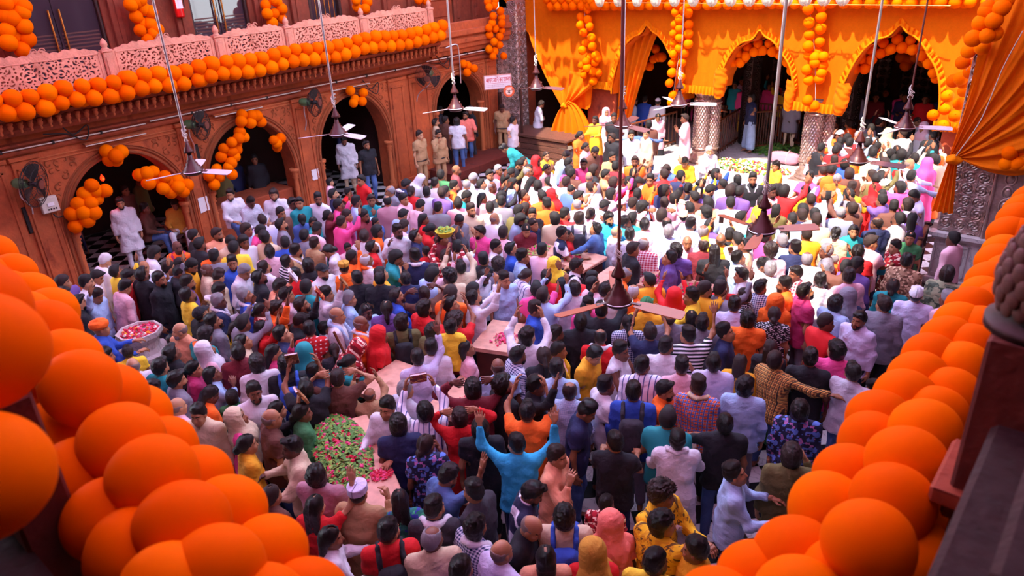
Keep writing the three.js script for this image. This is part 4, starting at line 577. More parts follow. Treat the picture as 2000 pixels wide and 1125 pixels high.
// ------------------------------------------------------------------ furniture of the court
{
  // exit step and the wooden counter in the corner
  S('exit_step', boxAB(14.35, 17.3, 0, 0.26, AZ - 0.4, -14.75, 0.02), MAT.post);
  const ct = thing('wooden_counter', 'low dark wooden counter of planks under the left curtain', 'counter', V(17.85, 0, -14.6));
  for (let i = 0; i < 4; i++) P('plank', boxAB(-0.5 - i * 0.02, -0.44 - i * 0.02, 0.05 + (3 - i) * 0.17, 0.2 + (3 - i) * 0.17, -1.0, 1.7, 0.015), MAT.woodBrown, ct);
  P('top', boxAB(-0.55, 0.6, 0.75, 0.82, -1.05, 1.75, 0.02), MAT.woodBrown, ct); P('post', merge([boxAB(-0.45, -0.35, 0, 2.0, -1.0, -0.9), boxAB(-0.45, -0.38, 0, 2.2, -0.12, -0.05)]), MAT.woodDark, ct);
  // barred fences inside the shrine
  const fence = (a, b, label, n, y0 = 0.3, h = 1.0) => { const t = thing('barred_fence', label, 'fence', V(a.x, y0, a.z)), d = V(b.x - a.x, 0, b.z - a.z); for (const y of [0.1, h]) P('rail', rod(V(0, y, 0), d.clone().setY(y), 0.03), MAT.wood, t); const g = rod(V(0, 0, 0), V(0, h, 0), 0.022, 6); for (let i = 0; i <= n; i++) { const m = P('bar', g, MAT.woodBrown, t); m.position.copy(d).multiplyScalar(i / n); } };
  fence(atY(1385, 312, 0.3), atY(1452, 268, 0.3), 'wooden barred fence right of the left shrine pillar', 16);
  fence(atY(1468, 292, 0.3), atY(1548, 286, 0.3), 'dim barred fence behind the man in blue', 16, 0.3, 1.1);
  fence(V(21.9, 0, -9.3), V(21.9, 0, -6.4), 'dim barred fence at the back of the middle shrine arch', 26, 0.3, 1.15);
  fence(atY(1228, 330, 0), atY(1318, 300, 0), 'barred fence before the left shrine arch', 12);
  // slanting wooden barrier of the queue at right
  const a = V(14.55, 0, -2.6), b = V(10.2, 0, -2.12), t = thing('queue_barrier', 'orange-brown wooden queue barrier with two rails at the right', 'barrier', a), d = b.clone().sub(a);
  for (const [y, r] of [[1.12, 0.045], [0.72, 0.04], [0.34, 0.035]]) P('rail', rod(V(0, y, 0), d.clone().setY(y), r, 8), MAT.wood, t);
  for (let i = 0; i <= 5; i++) P('post', rod(d.clone().multiplyScalar(i / 5), d.clone().multiplyScalar(i / 5).setY(1.2), 0.045, 8), MAT.woodDark, t);
}
const leafRelief = boxUV(new THREE.SphereGeometry(0.034, 8, 5).scale(1, 1.4, 0.4));
const TABLES = [];
function stoneTable(x, y, label, turn, w = 0.95, d = 0.62, h = 1.15) {
  const p = atY(x, y, h); p.y = 0; TABLES.push({ x: p.x, z: p.z, turn, w, d }); const t = thing('stone_table', label, 'table', p, turn, 'low stone tables across the court');
  P('slab', boxAB(-w / 2, w / 2, h - 0.06, h, -d / 2, d / 2, 0.012), MAT.table, t); P('pedestal', merge([boxAB(-w / 2 + 0.06, w / 2 - 0.06, 0.08, h - 0.06, -d / 2 + 0.06, d / 2 - 0.06), boxAB(-w / 2, w / 2, 0, 0.09, -d / 2, d / 2)]), MAT.tableLeg, t); return t;
}
const petalMats = [std({ color: '#c8123c', roughness: 0.7 }), std({ color: '#e24a7c', roughness: 0.7 }), std({ color: '#f0a020', roughness: 0.7 }), std({ color: '#4a7a2a', roughness: 0.7 }), std({ color: '#7d9a3a', roughness: 0.7 }), std({ color: '#f0e2d0', roughness: 0.7 })];
const bloomG = (() => { const l = []; for (let i = 0; i < 9; i++) { const g = new THREE.SphereGeometry(1, 5, 4, 0, PI * 2, 0, PI / 2); g.scale(0.5, 0.22, 0.34); g.rotateZ(-0.5 - (i % 3) * 0.25); g.translate(0.42 - 0.12 * (i % 3), 0.2 * (i % 3), 0); g.rotateY(i * 2.4); l.push(g); } return merge(l); })();
const petalG = grid(3, 2, (u, v) => V((u - 0.5) * 1.6, 0.3 * Math.sin(u * PI) + 0.2 * v, (v - 0.5) * 1.2)), leafG = grid(4, 2, (u, v) => V((u - 0.5) * 2.4, 0.35 * Math.sin(u * PI), (v - 0.5) * Math.sin(u * PI + 0.01) * 1.1));
function strew(name, label, c, rx, rz, n, kinds, top = 0, size = 0.03, turn = 0) {     // a heap or scatter nobody could count: one instanced object
  const list = [[petalG, 0.8], [bloomG, 1.5], [leafG, 1.4]], t = thing(name, label, 'flowers', c, turn); t.userData.kind = 'stuff';
  for (const [gi, mi, share] of kinds) {
    const cnt = Math.max(9, Math.round(n * share)), im = new THREE.InstancedMesh(list[gi][0], petalMats[mi], cnt), m = new THREE.Matrix4(), q = new THREE.Quaternion();
    for (let i = 0; i < cnt; i++) { const a = rnd() * 2 * PI, r = Math.sqrt(rnd()) * (top ? 1 : Math.pow(rnd(), 0.35) * 1.05), x = r * Math.cos(a) * rx, z = r * Math.sin(a) * rz; q.setFromEuler(new THREE.Euler(rr(-0.5, 0.5), rnd() * 7, rr(-0.5, 0.5))); const s = size * list[gi][1] * rr(0.7, 1.2); m.compose(V(x, 0.004 + top * (1 - r * r) * rr(0.55, 1) + (r > 0.8 ? 0 : rnd() * 0.01), z), q, V(s, s, s)); im.setMatrixAt(i, m); }
    im.name = numbered(gi === 1 ? 'blooms' : gi === 2 ? 'leaves' : 'petals'); im.userData.kind = 'stuff'; shade(im); t.add(im);
  }
}
{
  const rows = [[1058, 492, 'stone table with leaf bowl and red petals beside the man in pink', 0.05], [1140, 508, 'stone table before the man in denim with pink petals', 0.0], [1196, 540, 'stone table left of the nearest fan rod', 0.05], [1284, 545, 'stone table with scattered red petals right of the nearest fan rod', 0.0], [1352, 566, 'stone table with red roses beside the man in yellow', 0.1],
    [978, 655, 'stone table with red petals beside the man in red', 0.35], [902, 775, 'stone table before the man holding a book up', 0.2], [762, 742, 'small stone table with a white bag by the red-veiled woman', 0.1]];
  const tb = rows.map(([x, y, l, r], i) => stoneTable(x, y, l, r, i < 5 ? 0.72 : 0.85, i < 5 ? 0.52 : 0.6));
  const t2 = stoneTable(700, 905, 'long stone table carrying the big heap of green leaves and roses', 1.12, 1.75, 0.62); void tb; void t2;
  const onT = (x, y, k) => atY(x, y, 1.156 + k);
  strew('flower_heap', 'large heap of green leaves and red roses on the long table', onT(668, 878, 0), 0.72, 0.3, 1700, [[2, 3, 0.5], [2, 4, 0.38], [1, 0, 0.06], [1, 1, 0.06]], 0.12, 0.024, 1.12);
  strew('petal_scatter', 'pink petals scattered on the long table beside the cap wearer', onT(745, 928, 0), 0.16, 0.12, 90, [[1, 0, 0.2], [1, 1, 0.2], [0, 0, 0.6]], 0, 0.02);
  strew('petal_scatter', 'red petals on the table beside the man in red', onT(985, 662, 0), 0.22, 0.2, 110, [[0, 0, 0.7], [1, 1, 0.3]], 0, 0.022);
  strew('petal_scatter', 'leaves and red petals on the table near the man in pink', onT(1050, 488, 0), 0.3, 0.2, 140, [[2, 4, 0.5], [0, 0, 0.3], [1, 1, 0.2]], 0.03, 0.024);
  strew('petal_scatter', 'pink petals on the table before the man in denim', onT(1118, 502, 0), 0.2, 0.14, 110, [[0, 1, 0.5], [2, 4, 0.3], [1, 0, 0.2]], 0.02, 0.022);
  strew('petal_scatter', 'red petals on the table right of the nearest fan rod', onT(1276, 548, 0), 0.24, 0.14, 130, [[0, 0, 0.6], [1, 1, 0.4]], 0.01, 0.022);
  strew('petal_scatter', 'red roses and leaves on the table by the man in yellow', onT(1352, 566, 0), 0.24, 0.18, 150, [[1, 0, 0.5], [2, 3, 0.3], [1, 1, 0.2]], 0.05, 0.024);
  strew('petal_scatter', 'dark petals on the table before the man holding a book up', onT(896, 790, 0), 0.2, 0.22, 70, [[0, 0, 1]], 0, 0.018);
  strew('offering_heap', 'heap of green leaves and garlands on the shrine floor', atY(1452, 326, 0.3), 1.3, 0.55, 1200, [[2, 3, 0.25], [2, 4, 0.3], [1, 2, 0.1], [1, 5, 0.2], [1, 0, 0.1]], 0.12, 0.04, 1.57);
  strew('offering_heap', 'dim heap of leaves below the man in grey', atY(1515, 292, 0.3), 0.8, 0.7, 600, [[2, 3, 0.6], [2, 4, 0.3]], 0.12, 0.05);
  const bx = thing('pink_bundle', 'pink cloth bundle on the shrine floor left of the right pillar', 'bundle', atY(1532, 318, 0.32)); P('cloth', grid(24, 14, (u, v) => { const a = u * 2 * PI, e = 0.6, c = Math.sign(Math.cos(a)) * Math.pow(Math.abs(Math.cos(a)), e), s = Math.sign(Math.sin(a)) * Math.pow(Math.abs(Math.sin(a)), e), b = v * PI - PI / 2, r = Math.pow(Math.cos(b), e); return Object.assign(V(c * r * 0.2, 0.15 + 0.15 * Math.sign(b) * Math.pow(Math.abs(Math.sin(b)), e) + 0.01 * noise(u * 9, v * 6, 2), s * r * 0.42), { u, v }); }), std({ color: '#e89ab0', map: clothMap, bumpMap: clothBump, bumpScale: 0.01, roughness: 0.8 }), bx); P('tie', new THREE.TorusGeometry(0.2, 0.01, 5, 20).translate(0, 0.15, 0.1), MAT.rope, bx);
}
// octagonal marble fountain with petals on its top basin
{
  const c = atY(272, 648, 1.12); c.y = 0; TABLES.push({ x: c.x, z: c.z, r: 0.82 }); const t = thing('marble_fountain', 'stepped octagonal white marble fountain with red petals on top', 'fountain', c, PI / 8); t.scale.set(0.66, 1.28, 0.66);
  const oct = (p) => { const g = new THREE.LatheGeometry(p.map(([r, y]) => new THREE.Vector2(r, y)), 8).toNonIndexed(); g.computeVertexNormals(); return boxUV(g); };
  const st = [[1.05, 0, 0.2], [0.88, 0.2, 0.36], [0.72, 0.36, 0.5], [0.56, 0.5, 0.62]];
  for (const [r, y0, y1] of st) { const m = P('tier', oct([[0.001, y0], [r, y0], [r, y1 - 0.05], [r + 0.035, y1 - 0.04], [r + 0.035, y1], [0.001, y1]]), MAT.marble, t); for (let k = 0; k < 8; k++) for (let i = 0; i < 5; i++) { const a = (k + 0.5) * PI / 4, w = r * Math.tan(PI / 8), b = P('carved_leaf', leafRelief, MAT.marble, m); b.position.set(Math.sin(a) * r * 0.924 + Math.cos(a) * (i - 2) * w * 0.36, (y0 + y1) / 2 - 0.02, Math.cos(a) * r * 0.924 - Math.sin(a) * (i - 2) * w * 0.36); b.rotation.y = a; } }
  P('neck', oct([[0.001, 0.62], [0.4, 0.62], [0.36, 0.68], [0.38, 0.78], [0.001, 0.78]]), MAT.marble, t); P('basin', oct([[0.001, 0.78], [0.42, 0.78], [0.5, 0.84], [0.5, 0.9], [0.45, 0.9], [0.43, 0.86], [0.001, 0.85]]), MAT.marble, t);
  strew('petal_scatter', 'deep red and pink petals filling the top of the marble fountain', c.clone().setY(1.11), 0.27, 0.27, 300, [[0, 0, 0.55], [0, 1, 0.25], [1, 0, 0.12], [1, 2, 0.04], [1, 5, 0.04]], 0.02, 0.028);
  strew('petal_scatter', 'red petals strewn over the right steps of the marble fountain', c.clone().add(V(0.41, 0.66, -0.1)), 0.08, 0.26, 110, [[0, 0, 0.8], [0, 1, 0.2]], 0, 0.022);
}
// near gallery: stone posts, parapet and ledge, out of focus in the lower corners
{
  S('parapet_right', merge([boxAB(1.1, 9, 3.4, 4.66, -0.1, 0.3, 0.02), boxAB(1.1, 9, 4.64, 4.74, -0.14, 0.36, 0.02), boxAB(1.5, 9, 4.74, 4.86, 0.02, 0.3, 0.02), boxAB(1.5, 9, 4.86, 4.95, -0.02, 0.34, 0.02)]), MAT.parapet);
  const p = V(2.57, 4.44, -0.15), t = thing('gallery_post', 'near brown-red stone post with scaled bud finial at right', 'post', p);
  P('shaft', boxAB(-0.13, 0.13, 0, 0.58, -0.06, 0.12, 0.012), MAT.post, t); P('ledge', boxAB(-0.17, 0.17, -0.05, 0.01, -0.11, 0.12, 0.012), MAT.wallDeep, t); P('bracket', merge([boxAB(-0.12, 0.12, -0.13, -0.05, -0.07, 0.12), boxAB(-0.09, 0.09, -0.26, -0.12, -0.04, 0.12)]), MAT.post, t);
  const bud = P('bud_finial', boxUV(lathe([[0.001, 0.98], [0.04, 0.95], [0.1, 0.87], [0.135, 0.78], [0.13, 0.69], [0.1, 0.63], [0.15, 0.61], [0.15, 0.58], [0.001, 0.58]], 24).translate(0.03, 0, 0.05)), MAT.woodDark, t), scale = new THREE.SphereGeometry(0.028, 8, 5).scale(1, 1.3, 0.5);
  for (let r = 0; r < 8; r++) for (let i = 0; i < 16; i++) { const a = (i + (r % 2) / 2) / 16 * 2 * PI, y = 0.67 + r * 0.04, R = [0.12, 0.133, 0.137, 0.133, 0.122, 0.105, 0.082, 0.055][r], m = P('bud_scale', scale, MAT.woodBrown, bud); m.position.set(0.03 + Math.sin(a) * R, y, 0.05 + Math.cos(a) * R); m.rotation.y = a; }
  const q = V(0.39, 3.6, -2.58), t2 = thing('gallery_post', 'near dark brown stone post behind balloons at lower left', 'post', q);
  P('shaft', boxAB(-0.08, 0.09, 0.1, 1.4, -0.14, 0.14, 0.012), MAT.post, t2); P('ledge', boxAB(-0.12, 0.12, 0.0, 0.1, -0.18, 0.18, 0.02), MAT.post, t2); P('bud_finial', boxUV(lathe([[0.001, 1.75], [0.06, 1.66], [0.08, 1.55], [0.05, 1.45], [0.09, 1.42], [0.09, 1.4], [0.001, 1.4]], 16)), MAT.woodDark, t2);
  S('parapet_left', merge([boxAB(-0.25, 0.3, 3.2, 4.36, -8, -0.8, 0.02), boxAB(-0.3, 0.325, 4.34, 4.46, -8, -0.8, 0.02)]), MAT.parapet);
}
// ------------------------------------------------------------------ people: a skeleton per pose, skinned as one smooth surface
function capD(b, x, y, z) { const px = x - b.ax, py = y - b.ay, pz = z - b.az; let t = (px * b.dx + py * b.dy + pz * b.dz) / b.ll; t = t < 0 ? 0 : t > 1 ? 1 : t; const qx = px - b.dx * t, qy = py - b.dy * t, qz = pz - b.dz * t; return Math.sqrt(qx * qx + qy * qy + qz * qz) - (b.r0 + (b.r1 - b.r0) * t); }
const bone = (a, b, r0, r1 = r0, tag = 0) => { const dx = b.x - a.x, dy = b.y - a.y, dz = b.z - a.z; return { ax: a.x, ay: a.y, az: a.z, dx, dy, dz, ll: Math.max(dx * dx + dy * dy + dz * dz, 1e-9), r0, r1, tag }; };
const smin = (a, b, k) => { const h = Math.max(k - Math.abs(a - b), 0) / k; return Math.min(a, b) - h * h * k * 0.25; };
// smooth surface of a distance field on a grid; blocks far outside are skipped
function surface(bones, k, post, h, uvf, pad = 0.03) {
  let lo = V(9, 9, 9), hi = V(-9, -9, -9);
  for (const b of bones) { const r = Math.max(b.r0, b.r1) + pad + 0.04; for (const t of [0, 1]) { const p = V(b.ax + b.dx * t, b.ay + b.dy * t, b.az + b.dz * t); lo.min(p.clone().subScalar(r)); hi.max(p.addScalar(r)); } }
  const n = [0, 1, 2].map((i) => Math.ceil((hi.getComponent(i) - lo.getComponent(i)) / h) + 2), [nx, ny, nz] = n, val = new Float32Array(nx * ny * nz).fill(9), B = 5, rad = B * h * 0.87;
  for (let bz = 0; bz < nz; bz += B) for (let by = 0; by < ny; by += B) for (let bx = 0; bx < nx; bx += B) {
    const cx = lo.x + (bx + B / 2 - 0.5) * h, cy = lo.y + (by + B / 2 - 0.5) * h, cz = lo.z + (bz + B / 2 - 0.5) * h, ds = bones.map((b) => capD(b, cx, cy, cz)), m = Math.min(...ds);
    if (m > rad + k + pad + h) continue;
    const act = bones.filter((_, i) => ds[i] < m + 2 * rad + k + 0.01);
    for (let z = bz; z < Math.min(bz + B, nz); z++) for (let y = by; y < Math.min(by + B, ny); y++) for (let x = bx; x < Math.min(bx + B, nx); x++) {
      const X = lo.x + x * h, Y = lo.y + y * h, Z = lo.z + z * h; let d = 9; for (const b of act) d = smin(d, capD(b, X, Y, Z), k);
      val[(z * ny + y) * nx + x] = post ? post(d, X, Y, Z) : d;
    }
  }
  const pos = [], id = new Int32Array(nx * ny * nz).fill(-1), idx = [], at = (x, y, z) => (z * ny + y) * nx + x, c8 = [[0, 0, 0], [1, 0, 0], [0, 1, 0], [1, 1, 0], [0, 0, 1], [1, 0, 1], [0, 1, 1], [1, 1, 1]], ed = [[0, 1], [2, 3], [4, 5], [6, 7], [0, 2], [1, 3], [4, 6], [5, 7], [0, 4], [1, 5], [2, 6], [3, 7]];
  for (let z = 0; z < nz - 1; z++) for (let y = 0; y < ny - 1; y++) for (let x = 0; x < nx - 1; x++) {
    let mask = 0; const v = []; for (let i = 0; i < 8; i++) { const q = val[at(x + c8[i][0], y + c8[i][1], z + c8[i][2])]; v.push(q); if (q < 0) mask |= 1 << i; }
    if (mask === 0 || mask === 255) continue;
    let sx = 0, sy = 0, sz = 0, cnt = 0;
    for (const [a, b] of ed) { if ((v[a] < 0) === (v[b] < 0)) continue; const t = clamp(v[a] / (v[a] - v[b]), 0.02, 0.98), A = c8[a], Bq = c8[b]; sx += A[0] + (Bq[0] - A[0]) * t; sy += A[1] + (Bq[1] - A[1]) * t; sz += A[2] + (Bq[2] - A[2]) * t; cnt++; }
    id[at(x, y, z)] = pos.length / 3; pos.push(lo.x + (x + sx / cnt) * h, lo.y + (y + sy / cnt) * h, lo.z + (z + sz / cnt) * h);
  }
  const quad = (a, b, c, d, f) => { if (a < 0 || b < 0 || c < 0 || d < 0) return; f ? idx.push(a, b, c, a, c, d) : idx.push(a, c, b, a, d, c); };
  for (let z = 1; z < nz - 1; z++) for (let y = 1; y < ny - 1; y++) for (let x = 1; x < nx - 1; x++) {
    const s = val[at(x, y, z)] < 0;
    if (s !== val[at(x + 1, y, z)] < 0) quad(id[at(x, y - 1, z - 1)], id[at(x, y, z - 1)], id[at(x, y, z)], id[at(x, y - 1, z)], s);
    if (s !== val[at(x, y + 1, z)] < 0) quad(id[at(x - 1, y, z - 1)], id[at(x - 1, y, z)], id[at(x, y, z)], id[at(x, y, z - 1)], s);
    if (s !== val[at(x, y, z + 1)] < 0) quad(id[at(x - 1, y - 1, z)], id[at(x, y - 1, z)], id[at(x, y, z)], id[at(x - 1, y, z)], s);
  }
  const g = new THREE.BufferGeometry(); g.setAttribute('position', new THREE.Float32BufferAttribute(pos, 3)); g.setIndex(idx); g.computeVertexNormals();
  if (uvf) { const uv = new Float32Array(pos.length / 3 * 2); for (let i = 0; i < pos.length / 3; i++) { const q = uvf(pos[3 * i], pos[3 * i + 1], pos[3 * i + 2]); uv[2 * i] = q[0]; uv[2 * i + 1] = q[1]; } g.setAttribute('uv', new THREE.BufferAttribute(uv, 2)); }
  return g;
}

// arms: outward, up, forward directions of upper arm and forearm, then of the hand; o opens the hand
const ARM = {
  down: [[0.2, -1, -0.06], [0.06, -1, 0.26], [0, -1, 0.15], 0.45], pray: [[0.22, -0.95, 0.22], [-0.62, 0.62, 0.72], [-0.1, 1, 0.3], 0.05], high: [[0.3, 0.55, 0.85], [-0.42, 0.9, 0.45], [-0.2, 1, 0.25], 0.5],
  open: [[0.75, 0.55, 0.35], [0.02, 1, 0.12], [0.05, 1, 0.1], 0.12], wave: [[0.5, 0.6, 0.55], [0.02, 1, 0.3], [0, 1, 0.15], 0.1], fore: [[0.22, -0.78, 0.55], [-0.2, 0.12, 1], [-0.15, 0.1, 1], 0.6], phone: [[0.26, -0.72, 0.5], [-0.38, 0.78, 0.6], [-0.3, 1, 0.3], 0.8],
  head: [[0.8, 0.42, 0.35], [-0.72, 0.62, -0.18], [-0.9, 0.15, -0.3], 0.4], face: [[0.3, -0.6, 0.65], [-0.5, 1, 0.12], [-0.4, 0.9, 0.1], 0.6], reach: [[0.55, -0.35, 0.8], [0.15, 0.1, 1], [0.1, 0, 1], 0.3], cross: [[0.2, -0.92, 0.3], [-0.95, 0.1, 0.42], [-1, 0.05, 0.1], 0.4], side: [[0.9, -0.25, 0.35], [0.8, -0.05, 0.6], [0.8, -0.1, 0.5], 0.3], lap: [[0.25, -0.9, 0.3], [-0.35, -0.2, 0.95], [-0.6, -0.1, 0.7], 0.5],
};
const POSES = { d: ['down', 'down'], n: ['pray', 'pray'], u: ['high', 'high'], o: ['open', 'open'], r: ['down', 'wave'], l: ['wave', 'down'], f: ['fore', 'fore'], p: ['down', 'phone'], h: ['head', 'head'], s: ['down', 'face'], x: ['down', 'reach'], X: ['reach', 'down'], c: ['cross', 'cross'], w: ['side', 'down'], W: ['down', 'side'], y: ['side', 'side'], t: ['lap', 'lap'], b: ['fore', 'down'] };
const HEADS = { l: [0, 0], u: [0, -0.32], d: [0, 0.42], a: [0.75, 0], e: [-0.75, 0] };
function skeleton(poseKey, headKey, sex) {
  const j = {}, sit = poseKey === 't', lean = poseKey === 'b' ? 0.85 : sit ? 0.06 : headKey === 'd' ? 0.10 : 0.03, sw = sex === 'w' ? 0.158 : 0.178, hipY = sit ? 0.5 : 0.93;
  const L = (x, y, z) => { const dy = y - 0.93, c = Math.cos(lean), s = Math.sin(lean); return V(x, hipY + dy * c - z * s, z * c + dy * s); };
  j.L = L; j.lean = lean; j.hip = [V(0.085, hipY - 0.02, 0), V(-0.085, hipY - 0.02, 0)];
  if (sit) { j.knee = [V(0.17, hipY + 0.02, 0.4), V(-0.17, hipY + 0.02, 0.4)]; j.ankle = [V(0.13, 0.08, 0.36), V(-0.13, 0.08, 0.42)]; }
  else { j.knee = [V(0.1, 0.5, 0.03), V(-0.1, 0.5, 0.015)]; j.ankle = [V(0.115, 0.08, -0.03), V(-0.11, 0.08, 0.0)]; }
  j.sh = [L(sw, 1.375, -0.005), L(-sw, 1.375, -0.005)]; j.el = []; j.wr = []; j.hd = []; j.open = [];
  POSES[poseKey].forEach((nm, i) => {
    const A = ARM[nm], m = i ? -1 : 1, dir = (q) => L(q[0] * m, 0.93 + q[1], q[2]).sub(L(0, 0.93, 0)).normalize();
    j.el[i] = j.sh[i].clone().addScaledVector(dir(A[0]), 0.275); j.wr[i] = j.el[i].clone().addScaledVector(dir(A[1]), 0.245); j.hd[i] = dir(A[2]); j.open[i] = A[3];
    const inw = V(-m, 0, 0), n = inw.sub(j.hd[i].clone().multiplyScalar(inw.dot(j.hd[i]))); if (nm === 'open' || nm === 'wave') n.set(0, 0, 1); if (nm === 'fore' || nm === 'reach' || nm === 'side' || nm === 'lap') n.set(0, -1, 0); n.addScaledVector(j.hd[i], -n.dot(j.hd[i])).normalize(); (j.pn ??= [])[i] = n;
  });
  const [yaw, pitch] = HEADS[headKey]; j.neck = L(0, 1.40, -0.015);
  const q = new THREE.Quaternion().setFromEuler(new THREE.Euler(pitch + lean * 0.5, yaw, 0, 'YXZ')); j.headQ = q;
  j.neckTop = L(0, 1.475, 0.0); j.head = j.neckTop.clone().add(V(0, 0.09, 0.022).applyQuaternion(q));
  return j;
}
const HEAD_H = 1.565;
function headField(near) {                                       // in the head's own frame: eyes at y 0, face towards +z
  const el = (cx, cy, cz, rx, ry, rz) => (x, y, z) => { const a = (x - cx) / rx, b = (y - cy) / ry, c = (z - cz) / rz, l = Math.sqrt(a * a + b * b + c * c); return (l - 1) * Math.min(rx, ry, rz) * (l > 1 ? 1 : 1); };
  const skull = el(0, 0.025, -0.012, 0.074, 0.098, 0.094), jaw = el(0, -0.058, 0.030, 0.055, 0.062, 0.06), chin = el(0, -0.098, 0.058, 0.024, 0.018, 0.022), ear1 = el(0.076, -0.008, -0.008, 0.012, 0.031, 0.019), ear2 = el(-0.076, -0.008, -0.008, 0.012, 0.031, 0.019), lip = el(0, -0.068, 0.083, 0.026, 0.011, 0.011), brow = el(0, 0.032, 0.072, 0.05, 0.012, 0.014), ch1 = el(0.036, -0.03, 0.058, 0.024, 0.022, 0.022), ch2 = el(-0.036, -0.03, 0.058, 0.024, 0.022, 0.022), eye1 = el(0.031, 0.004, 0.07, 0.014, 0.011, 0.014), eye2 = el(-0.031, 0.004, 0.07, 0.014, 0.011, 0.014), soc1 = el(0.031, 0.006, 0.09, 0.019, 0.013, 0.014), soc2 = el(-0.031, 0.006, 0.09, 0.019, 0.013, 0.014), n1 = bone(V(0, 0.012, 0.078), V(0, -0.036, 0.098), 0.009, 0.0145), nk = bone(V(0, -0.14, -0.03), V(0, -0.03, -0.02), 0.055, 0.054);
  return (x, y, z) => {
    let d = smin(skull(x, y, z), jaw(x, y, z), 0.035); d = smin(d, chin(x, y, z), 0.02); d = smin(d, capD(nk, x, y, z), 0.03); d = smin(d, brow(x, y, z), 0.012); d = smin(d, ch1(x, y, z), 0.02); d = smin(d, ch2(x, y, z), 0.02);
    d = -smin(-d, soc1(x, y, z), 0.01); d = -smin(-d, soc2(x, y, z), 0.01); d = smin(d, capD(n1, x, y, z), 0.012); d = smin(d, lip(x, y, z), 0.008); d = Math.min(d, eye1(x, y, z), eye2(x, y, z)); return smin(smin(d, ear1(x, y, z), 0.008), ear2(x, y, z), 0.008);
  };
}
const HF = headField();
const paintHead = (x, y, z) => {                                 // brows, eyes, lips: the colours of a face
  if (z > 0.05) {
    const e = Math.hypot(Math.abs(x) - 0.031, (y - 0.004) * 1.5); if (e < 0.007) return [0.06, 0.04, 0.04]; if (e < 0.0135 && z > 0.062) return [1.5, 1.6, 1.75];
    if (Math.abs(Math.abs(x) - 0.032) < 0.021 && Math.abs(y - 0.031 + 0.25 * Math.abs(Math.abs(x) - 0.028)) < 0.0065) return [0.12, 0.10, 0.10];
    if (Math.abs(x) < 0.026 && Math.abs(y + 0.068) < 0.010 && z > 0.072) return [1.0, 0.55, 0.55];
  }
  return [1, 1, 1];
};
const headCache = new Map();
function headGeo(h) { if (!headCache.has(h)) { const g = surface([bone(V(0, 0.025, -0.012), V(0, -0.05, 0.01), 0.1, 0.095)], 0.01, (d, x, y, z) => HF(x, y, z), h, null, 0.05), p = g.attributes.position, c = new Float32Array(p.count * 3); for (let i = 0; i < p.count; i++) c.set(paintHead(p.getX(i), p.getY(i), p.getZ(i)), 3 * i); g.setAttribute('color', new THREE.BufferAttribute(c, 3)); headCache.set(h, g); } return headCache.get(h); }
function handBones(w, d, n, open, thumbSide) {                   // palm, four unequal fingers in two joints, a thumb from the palm's side
  const a = d.clone().cross(n).normalize().multiplyScalar(thumbSide), r = [], at = (f, s, m) => w.clone().addScaledVector(d, f).addScaledVector(a, s).addScaledVector(n, m);
  r.push(bone(w, at(0.02, 0, 0), 0.025, 0.025), bone(at(0.03, -0.022, 0), at(0.078, -0.026, 0), 0.019, 0.016), bone(at(0.03, 0, 0), at(0.082, 0, 0), 0.020, 0.017), bone(at(0.03, 0.02, 0), at(0.08, 0.026, 0), 0.020, 0.016));
  [[0.036, 0.070, 1], [0.0125, 0.080, 0.33], [-0.0115, 0.074, -0.33], [-0.034, 0.058, -1]].forEach(([s, l, fan], i) => {
    const c = open * (0.75 + 0.1 * i), b = at(0.078, s * 0.88, 0), m = b.clone().addScaledVector(d, l * 0.55 * Math.cos(c)).addScaledVector(n, l * 0.55 * Math.sin(c)).addScaledVector(a, fan * 0.006), e = m.clone().addScaledVector(d, l * 0.5 * Math.cos(c * 2.1)).addScaledVector(n, l * 0.5 * Math.sin(c * 2.1)).addScaledVector(a, fan * 0.004);
    r.push(bone(b, m, 0.0095, 0.0088), bone(m, e, 0.0088, 0.0072));
  });
  const t0 = at(0.028, 0.026, 0.006), t1 = at(0.062, 0.054, 0.016 + 0.012 * open), t2 = at(0.09, 0.062 - 0.02 * open, 0.022 + 0.02 * open);
  r.push(bone(t0, t1, 0.0135, 0.0105), bone(t1, t2, 0.0105, 0.0085)); return r;
}
const LOD = [{ head: 0.0086, hand: 0.0068, body: 0.032, cloth: 0.021, hair: 0.0105 }, { head: 0.0112, hand: 0.0092, body: 0.038, cloth: 0.027, hair: 0.0135 }, { head: 0.0155, hand: 0.0125, body: 0.046, cloth: 0.036, hair: 0.018 }, { head: 0.0215, hand: 0.019, body: 0.07, cloth: 0.054, hair: 0.026 }];
const geoCache = new Map(), cached = (key, f) => { if (!geoCache.has(key)) geoCache.set(key, f()); return geoCache.get(key); };
const skel = (p, h, s) => cached('sk' + p + h + s, () => skeleton(p, h, s));
const white = (g) => { const n = g.attributes.position.count; g.setAttribute('color', new THREE.BufferAttribute(new Float32Array(n * 3).fill(1), 3)); return g; };
